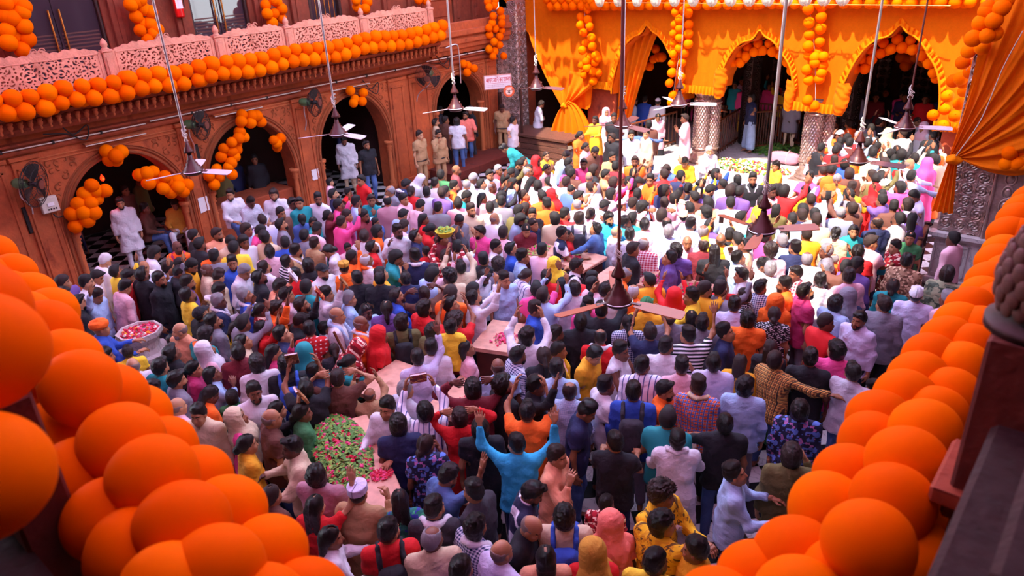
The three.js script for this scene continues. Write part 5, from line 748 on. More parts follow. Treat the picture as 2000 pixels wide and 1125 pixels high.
function bodyGeo(p, h, s, lod) {
  return cached(['body', p, h, s, lod].join(), () => {
    const j = skel(p, h, s), L = j.L, b = [], Q = LOD[lod], w = s === 'w' ? 0.9 : 1;
    for (const sg of [-1, 1]) b.push(bone(L(sg * 0.06, 0.95, 0), L(sg * 0.07, 1.27, 0), 0.085 * w, 0.092 * w));
    b.push(bone(j.sh[0], j.sh[1], 0.05, 0.05), bone(j.neck, j.neckTop.clone().add(V(0, 0.03, 0.005).applyQuaternion(j.headQ)), 0.056 * w, 0.05 * w));
    for (const i of [0, 1]) b.push(bone(j.sh[i], j.el[i], 0.046 * w, 0.037 * w), bone(j.el[i], j.wr[i], 0.037 * w, 0.026 * w), bone(j.wr[i], j.wr[i].clone().addScaledVector(j.hd[i], 0.02), 0.026 * w, 0.025 * w), bone(j.hip[i], j.knee[i], 0.075, 0.05), bone(j.knee[i], j.ankle[i], 0.05, 0.034), bone(j.ankle[i].clone().add(V(0, -0.042, -0.02)), j.ankle[i].clone().add(V(0.02 * (i ? -1 : 1), -0.05, 0.15)), 0.036, 0.03));
    const list = [white(surface(b, 0.04, null, Q.body))];
    const hg = headGeo(Q.head).clone(); hg.applyQuaternion(j.headQ); hg.translate(j.head.x, j.head.y, j.head.z); list.push(hg);
    for (const i of [0, 1]) list.push(white(surface(handBones(j.wr[i], j.hd[i], j.pn[i], j.open[i], i ? 1 : -1), 0.006, null, Q.hand)));
    return mergeGeometries(list);
  });
}
const fold = (x, y, z, q) => 0.014 * noise(x * 8 + q, y * 6, z * 8) + 0.010 * (0.45 - 2 * Math.abs(noise(x * 5 + y * 4 + q, y * 7 - x * 3, z * 5))) + 0.011 * noise(x * 15 + y * 6, y * 13 + q, z * 15);
function shirtGeo(type, p, h, s, lod) {                          // T short sleeves, S long, K long kurta, V sleeveless, D dress to the shin
  const hk = h === 'd' ? 'd' : 'l';
  return cached(['shirt', type, p, hk, s, lod].join(), () => {
    const j = skel(p, h, s), L = j.L, b = [], w = s === 'w' ? 0.9 : 1, sit = p === 't', hem = { T: 0.80, S: 0.78, K: 0.5, V: 0.82, D: 0.3 }[type], arms = [];
    for (const sg of [-1, 1]) b.push(bone(L(sg * 0.075, 0.98, 0), L(sg * 0.08, 1.27, -0.005), 0.112 * w, 0.118 * w), bone(L(sg * 0.08, 0.82, 0), L(sg * 0.07, 1.0, 0), 0.13, 0.115 * w));
    b.push(bone(L(0, 0.86, -0.004), L(0, 1.3, -0.012), 0.118 * w, 0.112 * w)); for (const i of [0, 1]) b.push(bone(L(0, 1.42, -0.022), j.sh[i].clone().add(V((i ? 1 : -1) * 0.02, -0.005, -0.005)), 0.058, 0.05), bone(L((i ? -1 : 1) * 0.06, 1.22, -0.005), j.sh[i].clone().add(V((i ? 1 : -1) * 0.06, -0.05, 0)), 0.108 * w, 0.072)); if (type !== 'T' && type !== 'V') for (const sg of [-1, 1]) b.push(bone(L(sg * 0.06, 0.95, 0), L(sg * 0.09, hem, 0.005), 0.122, 0.132));
    b.push(bone(j.sh[0].clone().add(V(0, 0.005, 0)), j.sh[1].clone().add(V(0, 0.005, 0)), 0.056, 0.056), bone(L(0, 1.36, -0.02), L(0, 1.425, -0.02), 0.076, 0.068));
    if (s === 'w') b.push(bone(L(0.06, 1.2, 0.075), L(-0.06, 1.2, 0.075), 0.06, 0.06));
    if (!sit && (type === 'K' || type === 'D')) for (const sg of [-1, 1]) b.push(bone(V(sg * 0.08, 0.9, 0), V(sg * (type === 'D' ? 0.13 : 0.10), hem - 0.02, 0), 0.122, type === 'D' ? 0.17 : 0.145));
    for (const i of [0, 1]) {
      const end = { T: 0.62, S: 9, K: 9, V: 0.05, D: s === 'w' ? 0.7 : 9 }[type], m = j.sh[i].clone().lerp(j.el[i], Math.min(end, 1));
      b.push(bone(j.sh[i], m, 0.059, end < 1 ? 0.060 : 0.052, i + 1)); if (end > 1) b.push(bone(j.el[i], j.el[i].clone().lerp(j.wr[i], 0.88), 0.052, 0.042, i + 1));
      if (end < 1) arms.push([j.sh[i].clone().lerp(j.el[i], end - 0.02), j.el[i].clone().sub(j.sh[i]).normalize()]);
      else arms.push([j.el[i].clone().lerp(j.wr[i], 0.88), j.wr[i].clone().sub(j.el[i]).normalize()]);
    }
    const down = L(0, 0.93, 0).sub(L(0, 1.03, 0)).normalize(), hp = L(0, hem, 0), seed = (type.charCodeAt(0) * 7 + p.charCodeAt(0) * 13) % 17;
    const nb = L(0, 1.447, -0.012), collar = type === 'S' || type === 'K';
    const post = (d, x, y, z) => {
      if (collar) d = smin(d, Math.hypot(Math.hypot((x - nb.x), (z - nb.z) * 1.05) - 0.068, (y - nb.y + (z - nb.z) * 0.25) * 0.7) - 0.016, 0.008);
      d += fold(x, y, z, seed) * (y < 1.33 ? 1 : 0.6);
      if (!sit) d = Math.max(d, type === 'K' || type === 'D' ? hem - y : (x - hp.x) * down.x + (y - hp.y) * down.y + (z - hp.z) * down.z); else d = Math.max(d, 0.42 - y);
      for (const [c, n] of arms) { const q = (x - c.x) * n.x + (y - c.y) * n.y + (z - c.z) * n.z; if (q > 0 && Math.hypot(x - c.x, y - c.y, z - c.z) < 0.11) d = Math.max(d, q); }
      return d;
    };
    const uvf = (x, y, z) => [x + 0.4 * z, y + 0.4 * z];
    return surface(b, 0.06, post, LOD[lod].cloth, uvf);
  });
}
function legsGeo(p, skirt, lod) {                                // trousers, or a skirt or lungi to the ankle
  return cached(['legs', p === 't' || p === 'b' ? p : 'd', skirt, lod].join(), () => {
    const j = skel(p === 't' ? 't' : 'd', 'l', 'm'), b = [], Q = LOD[lod].cloth * 1.7; b.push(bone(j.hip[0].clone().add(V(0, 0.04, 0)), j.hip[1].clone().add(V(0, 0.04, 0)), 0.102, 0.102));
    for (const i of [0, 1]) if (skirt && p !== 't') b.push(bone(j.hip[i], V(j.hip[i].x * 1.5, 0.12, 0), 0.115, 0.15)); else b.push(bone(j.hip[i], j.knee[i], 0.088, 0.072), bone(j.knee[i], j.ankle[i], 0.072, 0.056));
    return surface(b, 0.04, (d, x, y, z) => Math.max(d + 0.6 * fold(x, y, z, 5), 0.085 - y, y - (p === 't' ? 0.66 : 1.02)), Q, (x, y, z) => [x + 0.4 * z, y + 0.4 * z]);
  });
}
// hair, beards and headgear, in the head's own frame
const ellipse = (x, y, z, cy, cz, rx, ry, rz) => { const a = x / rx, b = (y - cy) / ry, c = (z - cz) / rz; return (Math.sqrt(a * a + b * b + c * c) - 1) * Math.min(rx, ry, rz); };
const piece = (a, b) => { let t = -0.085; if (b > 0.0) t = lerp(0.0, a, sstep(0.0, 0.075, b)); else t = lerp(0.0, -0.088, sstep(0.0, -0.075, b)); return t; };
function hairGeo(style, lod) {
  return cached(['hair', style, lod].join(), () => {
    const h = LOD[lod].hair, base = [bone(V(0, 0.03, -0.02), V(0, 0.02, -0.02), 0.115, 0.11)], tuft = (x, y, z, a, f = 55) => a * (noise(x * f, y * f * 0.8, z * f) + 0.35 * noise(x * f * 2.1, y * f * 1.2, z * f * 2.1)), uvf = (x, y, z) => [Math.atan2(x, z) * 0.1, y];
    const cap = (x, y, z, g0, line = 0.062, am = 0.006, f = 55) => { const ln = piece(line, z) + 0.012 * noise(x * 40, z * 40, 7) + (z > 0.03 ? 0.35 * Math.max(0, Math.abs(x) - 0.045) : 0), t = sstep(-0.004, 0.045, y - ln), g = 0.0035 + (g0 - 0.0035) * t; return Math.max(ellipse(x, y, z, 0.028, -0.013, 0.075 + g, 0.099 + g * 1.15, 0.095 + g) + tuft(x, y, z, am * (0.4 + 0.75 * t), f), (ln - y) * 0.8); };
    const S = (post, bones = base, pad = 0.04) => surface(bones, 0.01, post, h, uvf, pad);
    if (style === 's') return S((d, x, y, z) => cap(x, y, z, 0.013 + 0.012 * sstep(0.06, 0.13, y)));
    if (style === 'q') return S((d, x, y, z) => cap(x, y, z, 0.015 + 0.03 * sstep(0.02, 0.1, z) * sstep(0.04, 0.12, y), 0.066, 0.008));   // swept up at the front
    if (style === 'cu') return S((d, x, y, z) => cap(x, y, z, 0.030 + 0.02 * sstep(0.03, 0.12, y), 0.056, 0.018, 62), base, 0.07);
    if (style === 'f') return S((d, x, y, z) => cap(x, y, z, 0.008 + 0.024 * sstep(0.07, 0.13, y), 0.064, 0.005));                        // sides shaved, fuller on top
    if (style === 'm') return S((d, x, y, z) => { const q = cap(x, y, z, 0.026, 0.05, 0.010, 40); return Math.min(q, Math.max(ellipse(x, y, z, -0.02, -0.03, 0.098, 0.1, 0.088) + tuft(x, y, z, 0.008), z - 0.0, -0.11 - y)); }, base, 0.07);     // longer mop
    if (style === 't') return S((d, x, y, z) => Math.max(cap(x, y, z, 0.010, 0.062, 0.004), -ellipse(x, y, z, 0.12, 0.02, 0.062, 0.055, 0.085)));     // thin crown
    if (style === 'b') return S((d, x, y, z) => Math.max(cap(x, y, z, 0.0042, 0.07, 0.001), y - 0.045 - 0.25 * Math.max(0, -z - 0.02) + 0.02 * noise(x * 30, y * 30, z * 30), z - 0.02 + 0.02 * noise(x * 30, y * 30, z * 30)));                                               // stubble ring
    if (style === 'k' || style === 'l' || style === 'p') {
      const bones = [...base]; if (style === 'k') bones.push(bone(V(0, -0.02, -0.125), V(0, -0.03, -0.125), 0.045, 0.045)); if (style === 'p') bones.push(bone(V(0, 0.02, -0.115), V(0, -0.04, -0.15), 0.035, 0.03), bone(V(0, -0.04, -0.15), V(0, -0.34, -0.135), 0.034, 0.014)); if (style === 'l') for (const x of [-0.045, 0, 0.045]) bones.push(bone(V(x, 0, -0.085), V(x * 1.2, -0.32, -0.115), 0.042, 0.026));
      const ex = bones.slice(1); return S((d, x, y, z) => { let q = cap(x, y, z, 0.016, 0.062, 0.003, 30); q = Math.max(q, 0.004 - Math.abs(x) * (z > -0.02 && y > 0.08 ? 1 : 9) * 0.3 - (y < 0.1 ? 1 : 0)); let e = 9; for (const b of ex) e = smin(e, capD(b, x, y, z), 0.03); return smin(q, e + tuft(x, y, z, 0.005, 40), 0.02); }, bones, 0.05);
    }
    if (style === 'beard') return S((d, x, y, z) => Math.max(Math.min(ellipse(x, y, z, -0.058, 0.034, 0.062, 0.07, 0.066), ellipse(x, y, z, -0.1, 0.06, 0.032, 0.03, 0.03)) + tuft(x, y, z, 0.003), y + 0.03 + 0.5 * Math.max(0, 0.075 - z) * (Math.abs(x) > 0.045 ? -0.6 : 0.2), 0.02 - z, z > 0.06 && Math.abs(x) < 0.028 && y > -0.082 && y < -0.05 ? 0.01 : -1), [bone(V(0, -0.06, 0.04), V(0, -0.07, 0.04), 0.08, 0.08)]);
    if (style === 'cap') return S((d, x, y, z) => { const dome = Math.max(ellipse(x, y, z, 0.035, -0.012, 0.092, 0.108, 0.11), 0.05 - y); const brim = Math.max(Math.abs(y - 0.055 + (z - 0.1) * 0.15) - 0.006, Math.hypot(x, (z - 0.08) * 0.85) - 0.085, 0.06 - z); return Math.min(dome, brim); }, [...base, bone(V(0, 0.055, 0.08), V(0, 0.05, 0.15), 0.08, 0.07)]);
    if (style === 'topi') return S((d, x, y, z) => Math.max(Math.hypot(x / 0.094, (z + 0.012) / 0.112) * 0.1 - 0.1, y - 0.125 + 0.12 * (x * x + z * z), 0.045 - y) + 0.002 * noise(x * 30, y * 60, z * 30));
    if (style === 'turban') return S((d, x, y, z) => { const a = Math.atan2(x, z), t = Math.hypot(Math.hypot(x * 1.08, z + 0.015) - 0.088, (y - 0.075) * 0.75) - 0.04; return smin(t, ellipse(x, y, z, 0.07, -0.012, 0.09, 0.09, 0.1), 0.02) + 0.005 * Math.sin((y * 60 + Math.sin(a + 0.6) * 2.2) * 2.4); }, base, 0.07);
    if (style === 'helm') return S((d, x, y, z) => Math.max(ellipse(x, y, z, 0.03, -0.015, 0.095, 0.115, 0.115), piece(0.06, z) - y + 0.01));
    // veil: over the head, open at the face, falling over shoulders and back in folds
    if (style === 'veil') { const bones = [bone(V(0, 0.05, -0.022), V(0, -0.02, -0.02), 0.125, 0.118), bone(V(0, -0.06, -0.04), V(0, -0.24, -0.045), 0.105, 0.155), bone(V(0.1, -0.25, -0.02), V(-0.1, -0.25, -0.02), 0.11, 0.11), bone(V(0.06, -0.22, -0.09), V(0.1, -0.62, -0.11), 0.11, 0.13), bone(V(-0.06, -0.22, -0.09), V(-0.1, -0.62, -0.11), 0.11, 0.13)];
      return surface(bones, 0.07, (d, x, y, z) => Math.max(d + 0.009 * Math.sin((x * 46 + y * 9 + 3 * noise(x * 6, y * 4, z * 6))) * sstep(0.06, -0.1, y) + 0.004 * noise(x * 25, y * 14, z * 25), -ellipse(x, y, z, -0.01, 0.085, 0.066, 0.1, 0.07), -0.6 - y), h * 1.7, (x, y, z) => [x + 0.4 * z, y + 0.4 * z], 0.03); }
    throw new Error(style);
  });
}
function scarfGeo(kind, lod) {                                    // towel or scarf round the neck, in the body's frame
  return cached('scarf' + kind + lod, () => { const b = [], p = kind === 'long' ? [[0.1, 1.06, 0.145], [0.12, 1.25, 0.15], [0.12, 1.42, 0.06], [0.04, 1.465, -0.075], [-0.04, 1.465, -0.075], [-0.12, 1.42, 0.06], [-0.13, 1.2, 0.15], [-0.11, 0.98, 0.15]] : [[0.05, 1.34, 0.13], [0.1, 1.42, 0.07], [0.09, 1.47, -0.02], [0, 1.475, -0.08], [-0.09, 1.47, -0.02], [-0.1, 1.42, 0.07], [-0.04, 1.34, 0.14]]; for (let i = 1; i < p.length; i++) b.push(bone(V(...p[i - 1]), V(...p[i]), kind === 'long' ? 0.036 : 0.028)); return surface(b, 0.02, (d, x, y, z) => d + 0.009 * noise(x * 20, y * 12, z * 20), LOD[lod].cloth * 0.8, (x, y, z) => [x + z, y]); });
}
const packGeo = (lod) => cached('pack' + lod, () => surface([bone(V(0, 1.05, -0.215), V(0, 1.28, -0.2), 0.1, 0.085), bone(V(0.07, 1.02, -0.2), V(0.06, 1.3, -0.19), 0.08, 0.07), bone(V(-0.07, 1.02, -0.2), V(-0.06, 1.3, -0.19), 0.08, 0.07)], 0.05, (d, x, y, z) => Math.max(d + 0.006 * noise(x * 12, y * 12, z * 12), z + 0.125), LOD[lod].cloth, (x, y, z) => [x, y]));
const strapGeo = (sd, lod) => cached('strap' + sd + lod, () => { const p = [[0.085, 1.02, -0.15], [0.095, 1.25, -0.165], [0.1, 1.40, -0.115], [0.1, 1.455, -0.02], [0.1, 1.40, 0.1], [0.11, 1.25, 0.15], [0.13, 1.06, 0.13]].map(([x, y, z]) => V(x * sd, y, z)), b = []; for (let i = 1; i < p.length; i++) b.push(bone(p[i - 1], p[i], 0.026)); return surface(b, 0.01, null, Math.min(LOD[lod].cloth, 0.02), (x, y, z) => [x, y + z]); });

// ---- cloth colours and prints
const pat = (n, f, rep) => tex(n, f, true, rep), hexv = (h) => [1, 3, 5].map((i) => parseInt(h.slice(i, i + 2), 16) / 255), mixc = (a, b, t) => a.map((x, i) => x + (b[i] - x) * t);
const chk = (bg, l1, l2, cells, w1 = 0.5, w2 = 0.12) => { const A = hexv(bg), B = hexv(l1), C = hexv(l2); return pat(128, (u, v) => { const x = (u * cells) % 1, y = (v * cells) % 1; let c = mixc(A, B, (x < w1 ? 0.5 : 0) + (y < w1 ? 0.5 : 0)); if (Math.abs(x - 0.75) < w2 / 2 || Math.abs(y - 0.75) < w2 / 2) c = mixc(c, C, 0.8); return c; }, 8); };
const blot = (bg, cols, seed, thr, rep, n0 = 6) => { const A = hexv(bg), f = fbm(seed, n0, 2), g = fbm(seed + 5, n0, 2), Cs = cols.map(hexv); return pat(128, (u, v) => { let c = A; if (f(u, v) > thr) c = Cs[0]; if (Cs[1] && g(u, v) > thr + 0.02) c = Cs[1]; return c; }, rep); };
const PRINT = {
  ck: ['navy and white checked', chk('#e8e6ee', '#2a3560', '#c8cce0', 4)], cr: ['red and white checked', chk('#f0dcdc', '#c03048', '#f6eeee', 3)], yk: ['yellow checked', chk('#e9b55a', '#7a3f20', '#1c1418', 3, 0.3, 0.2)], md: ['orange and blue plaid', chk('#f0e0e0', '#e0501c', '#3a4fb0', 3, 0.5, 0.3)], lk: ['pale blue checked', chk('#cfd6ea', '#8fa4cc', '#6a80b0', 5, 0.4, 0.1)], gk: ['pale grey checked', chk('#d8d4dc', '#a8a2b0', '#8a8496', 4)],
  sh: ['black and white striped', pat(64, (u, v) => ((v * 4) % 1 < 0.5 ? [0.93, 0.91, 0.93] : [0.07, 0.06, 0.08]), 5)], sr: ['maroon striped', pat(64, (u, v) => ((v * 4) % 1 < 0.25 ? [0.85, 0.78, 0.76] : [0.45, 0.06, 0.10]), 4)], sv: ['white blue-striped', pat(64, (u, v) => ((u * 4) % 1 < 0.16 ? [0.3, 0.33, 0.55] : [0.90, 0.88, 0.94]), 4)], nw: ['navy and white banded', pat(64, (u, v) => ((v * 2 + 0.3 * Math.sin(u * 6.28)) % 1 < 0.45 ? [0.92, 0.9, 0.94] : [0.10, 0.12, 0.24]), 2)],
  fl: ['navy floral', blot('#161a3c', ['#b06aa8', '#5a78c8'], 71, 0.6, 5)], yp: ['yellow leaf-printed', blot('#ecb712', ['#6a4a10', '#d89a10'], 83, 0.62, 6)], pd: ['red white-dotted', pat(64, (u, v) => (Math.hypot((u * 4) % 1 - 0.5, (v * 4) % 1 - 0.5) < 0.2 ? [0.95, 0.85, 0.82] : [0.78, 0.08, 0.12]), 4)], bp: ['brown printed', blot('#a0785c', ['#d8b490', '#6a4430'], 97, 0.6, 6)], up: ['blue printed', blot('#24489c', ['#c8d4f0', '#101c50'], 101, 0.6, 7)], rp: ['red printed', blot('#b01428', ['#f0d0b8', '#7a0a18'], 107, 0.58, 6)], cm: ['camouflage', blot('#6a7058', ['#3f4636', '#8f8a6c'], 113, 0.55, 4, 4)], bd: ['black patterned', blot('#17141a', ['#cfc8cc'], 127, 0.62, 9, 8)], gv: ['green and blue printed', blot('#1d6a5c', ['#2c2f8c', '#3fa070'], 131, 0.55, 5)], pf: ['purple floral', blot('#3b2a66', ['#d07ab0', '#7f8fd8'], 139, 0.58, 6)], wp: ['white printed', blot('#e6e0e4', ['#9a94a8'], 149, 0.62, 8, 8)],
};
const COLOR = { w: ['white', '#dcd5dc'], lv: ['pale lavender', '#cfc4e4'], pk: ['pale pink', '#eab4bf'], hp: ['hot pink', '#ee4a90'], mg: ['magenta', '#b8265f'], rd: ['red', '#d8141a'], mr: ['maroon', '#741826'], or: ['orange', '#ff6a10'], pe: ['peach', '#eaa078'], ye: ['yellow', '#f8d030'], mu: ['mustard yellow', '#eda61a'], gn: ['green', '#3a7a48'], ol: ['olive', '#635a2e'], tl: ['teal', '#15888c'], cy: ['bright turquoise', '#2fb0dc'], lb: ['light blue', '#a8c2e6'], bl: ['blue', '#2a50b4'], nv: ['navy blue', '#20264f'], de: ['denim blue', '#4a679c'], bk: ['black', '#17151c'], ch: ['charcoal', '#353139'], gy: ['grey', '#7f7884'], lg: ['light grey', '#beb8c4'], be: ['beige', '#d8bf9c'], kh: ['khaki', '#b48a60'], br: ['brown', '#63382a'], pu: ['purple', '#68498f'], co: ['coral', '#f07a68'], ru: ['dusty rose', '#b07884'], gd: ['ochre gold', '#c8902c'] };
const meanOf = (t) => { const d = t.image.data, m = [0, 0, 0]; for (let i = 0; i < d.length; i += 4) for (let k = 0; k < 3; k++) m[k] += d[i + k] / 255 * 4 / d.length; return new THREE.Color().setRGB(...m, THREE.SRGBColorSpace); };
const clothMats = new Map();
function clothMat(c) { if (!clothMats.has(c)) clothMats.set(c, PRINT[c] ? Object.assign(std({ map: PRINT[c][1], bumpMap: wrinkleBump, bumpScale: 0.038, roughness: 0.88 }), { userData: { mean: meanOf(PRINT[c][1]) } }) : std({ color: COLOR[c][1], map: clothMap, bumpMap: wrinkleBump, bumpScale: 0.038, roughness: 0.88 })); return clothMats.get(c); }
const clothWord = (c) => (PRINT[c] ?? COLOR[c])[0];
const SKIN = ['#a8714e', '#8f5a3c', '#784630', '#b98560', '#63382a'].map((color) => std({ color, vertexColors: true, roughness: 0.55 }));
const HAIRM = { black: std({ color: '#17110f', bumpMap: hairBump, bumpScale: 0.0025, roughness: 0.34 }), brown: std({ color: '#2a1812', bumpMap: hairBump, bumpScale: 0.0025, roughness: 0.45 }), grey: std({ color: '#8d868a', bumpMap: hairBump, bumpScale: 0.0025, roughness: 0.6 }), white: std({ color: '#c9c2c4', bumpMap: hairBump, bumpScale: 0.0025, roughness: 0.6 }), stub: std({ color: '#4a3228', roughness: 0.7 }), ash: std({ color: '#7a665e', roughness: 0.7 }) };
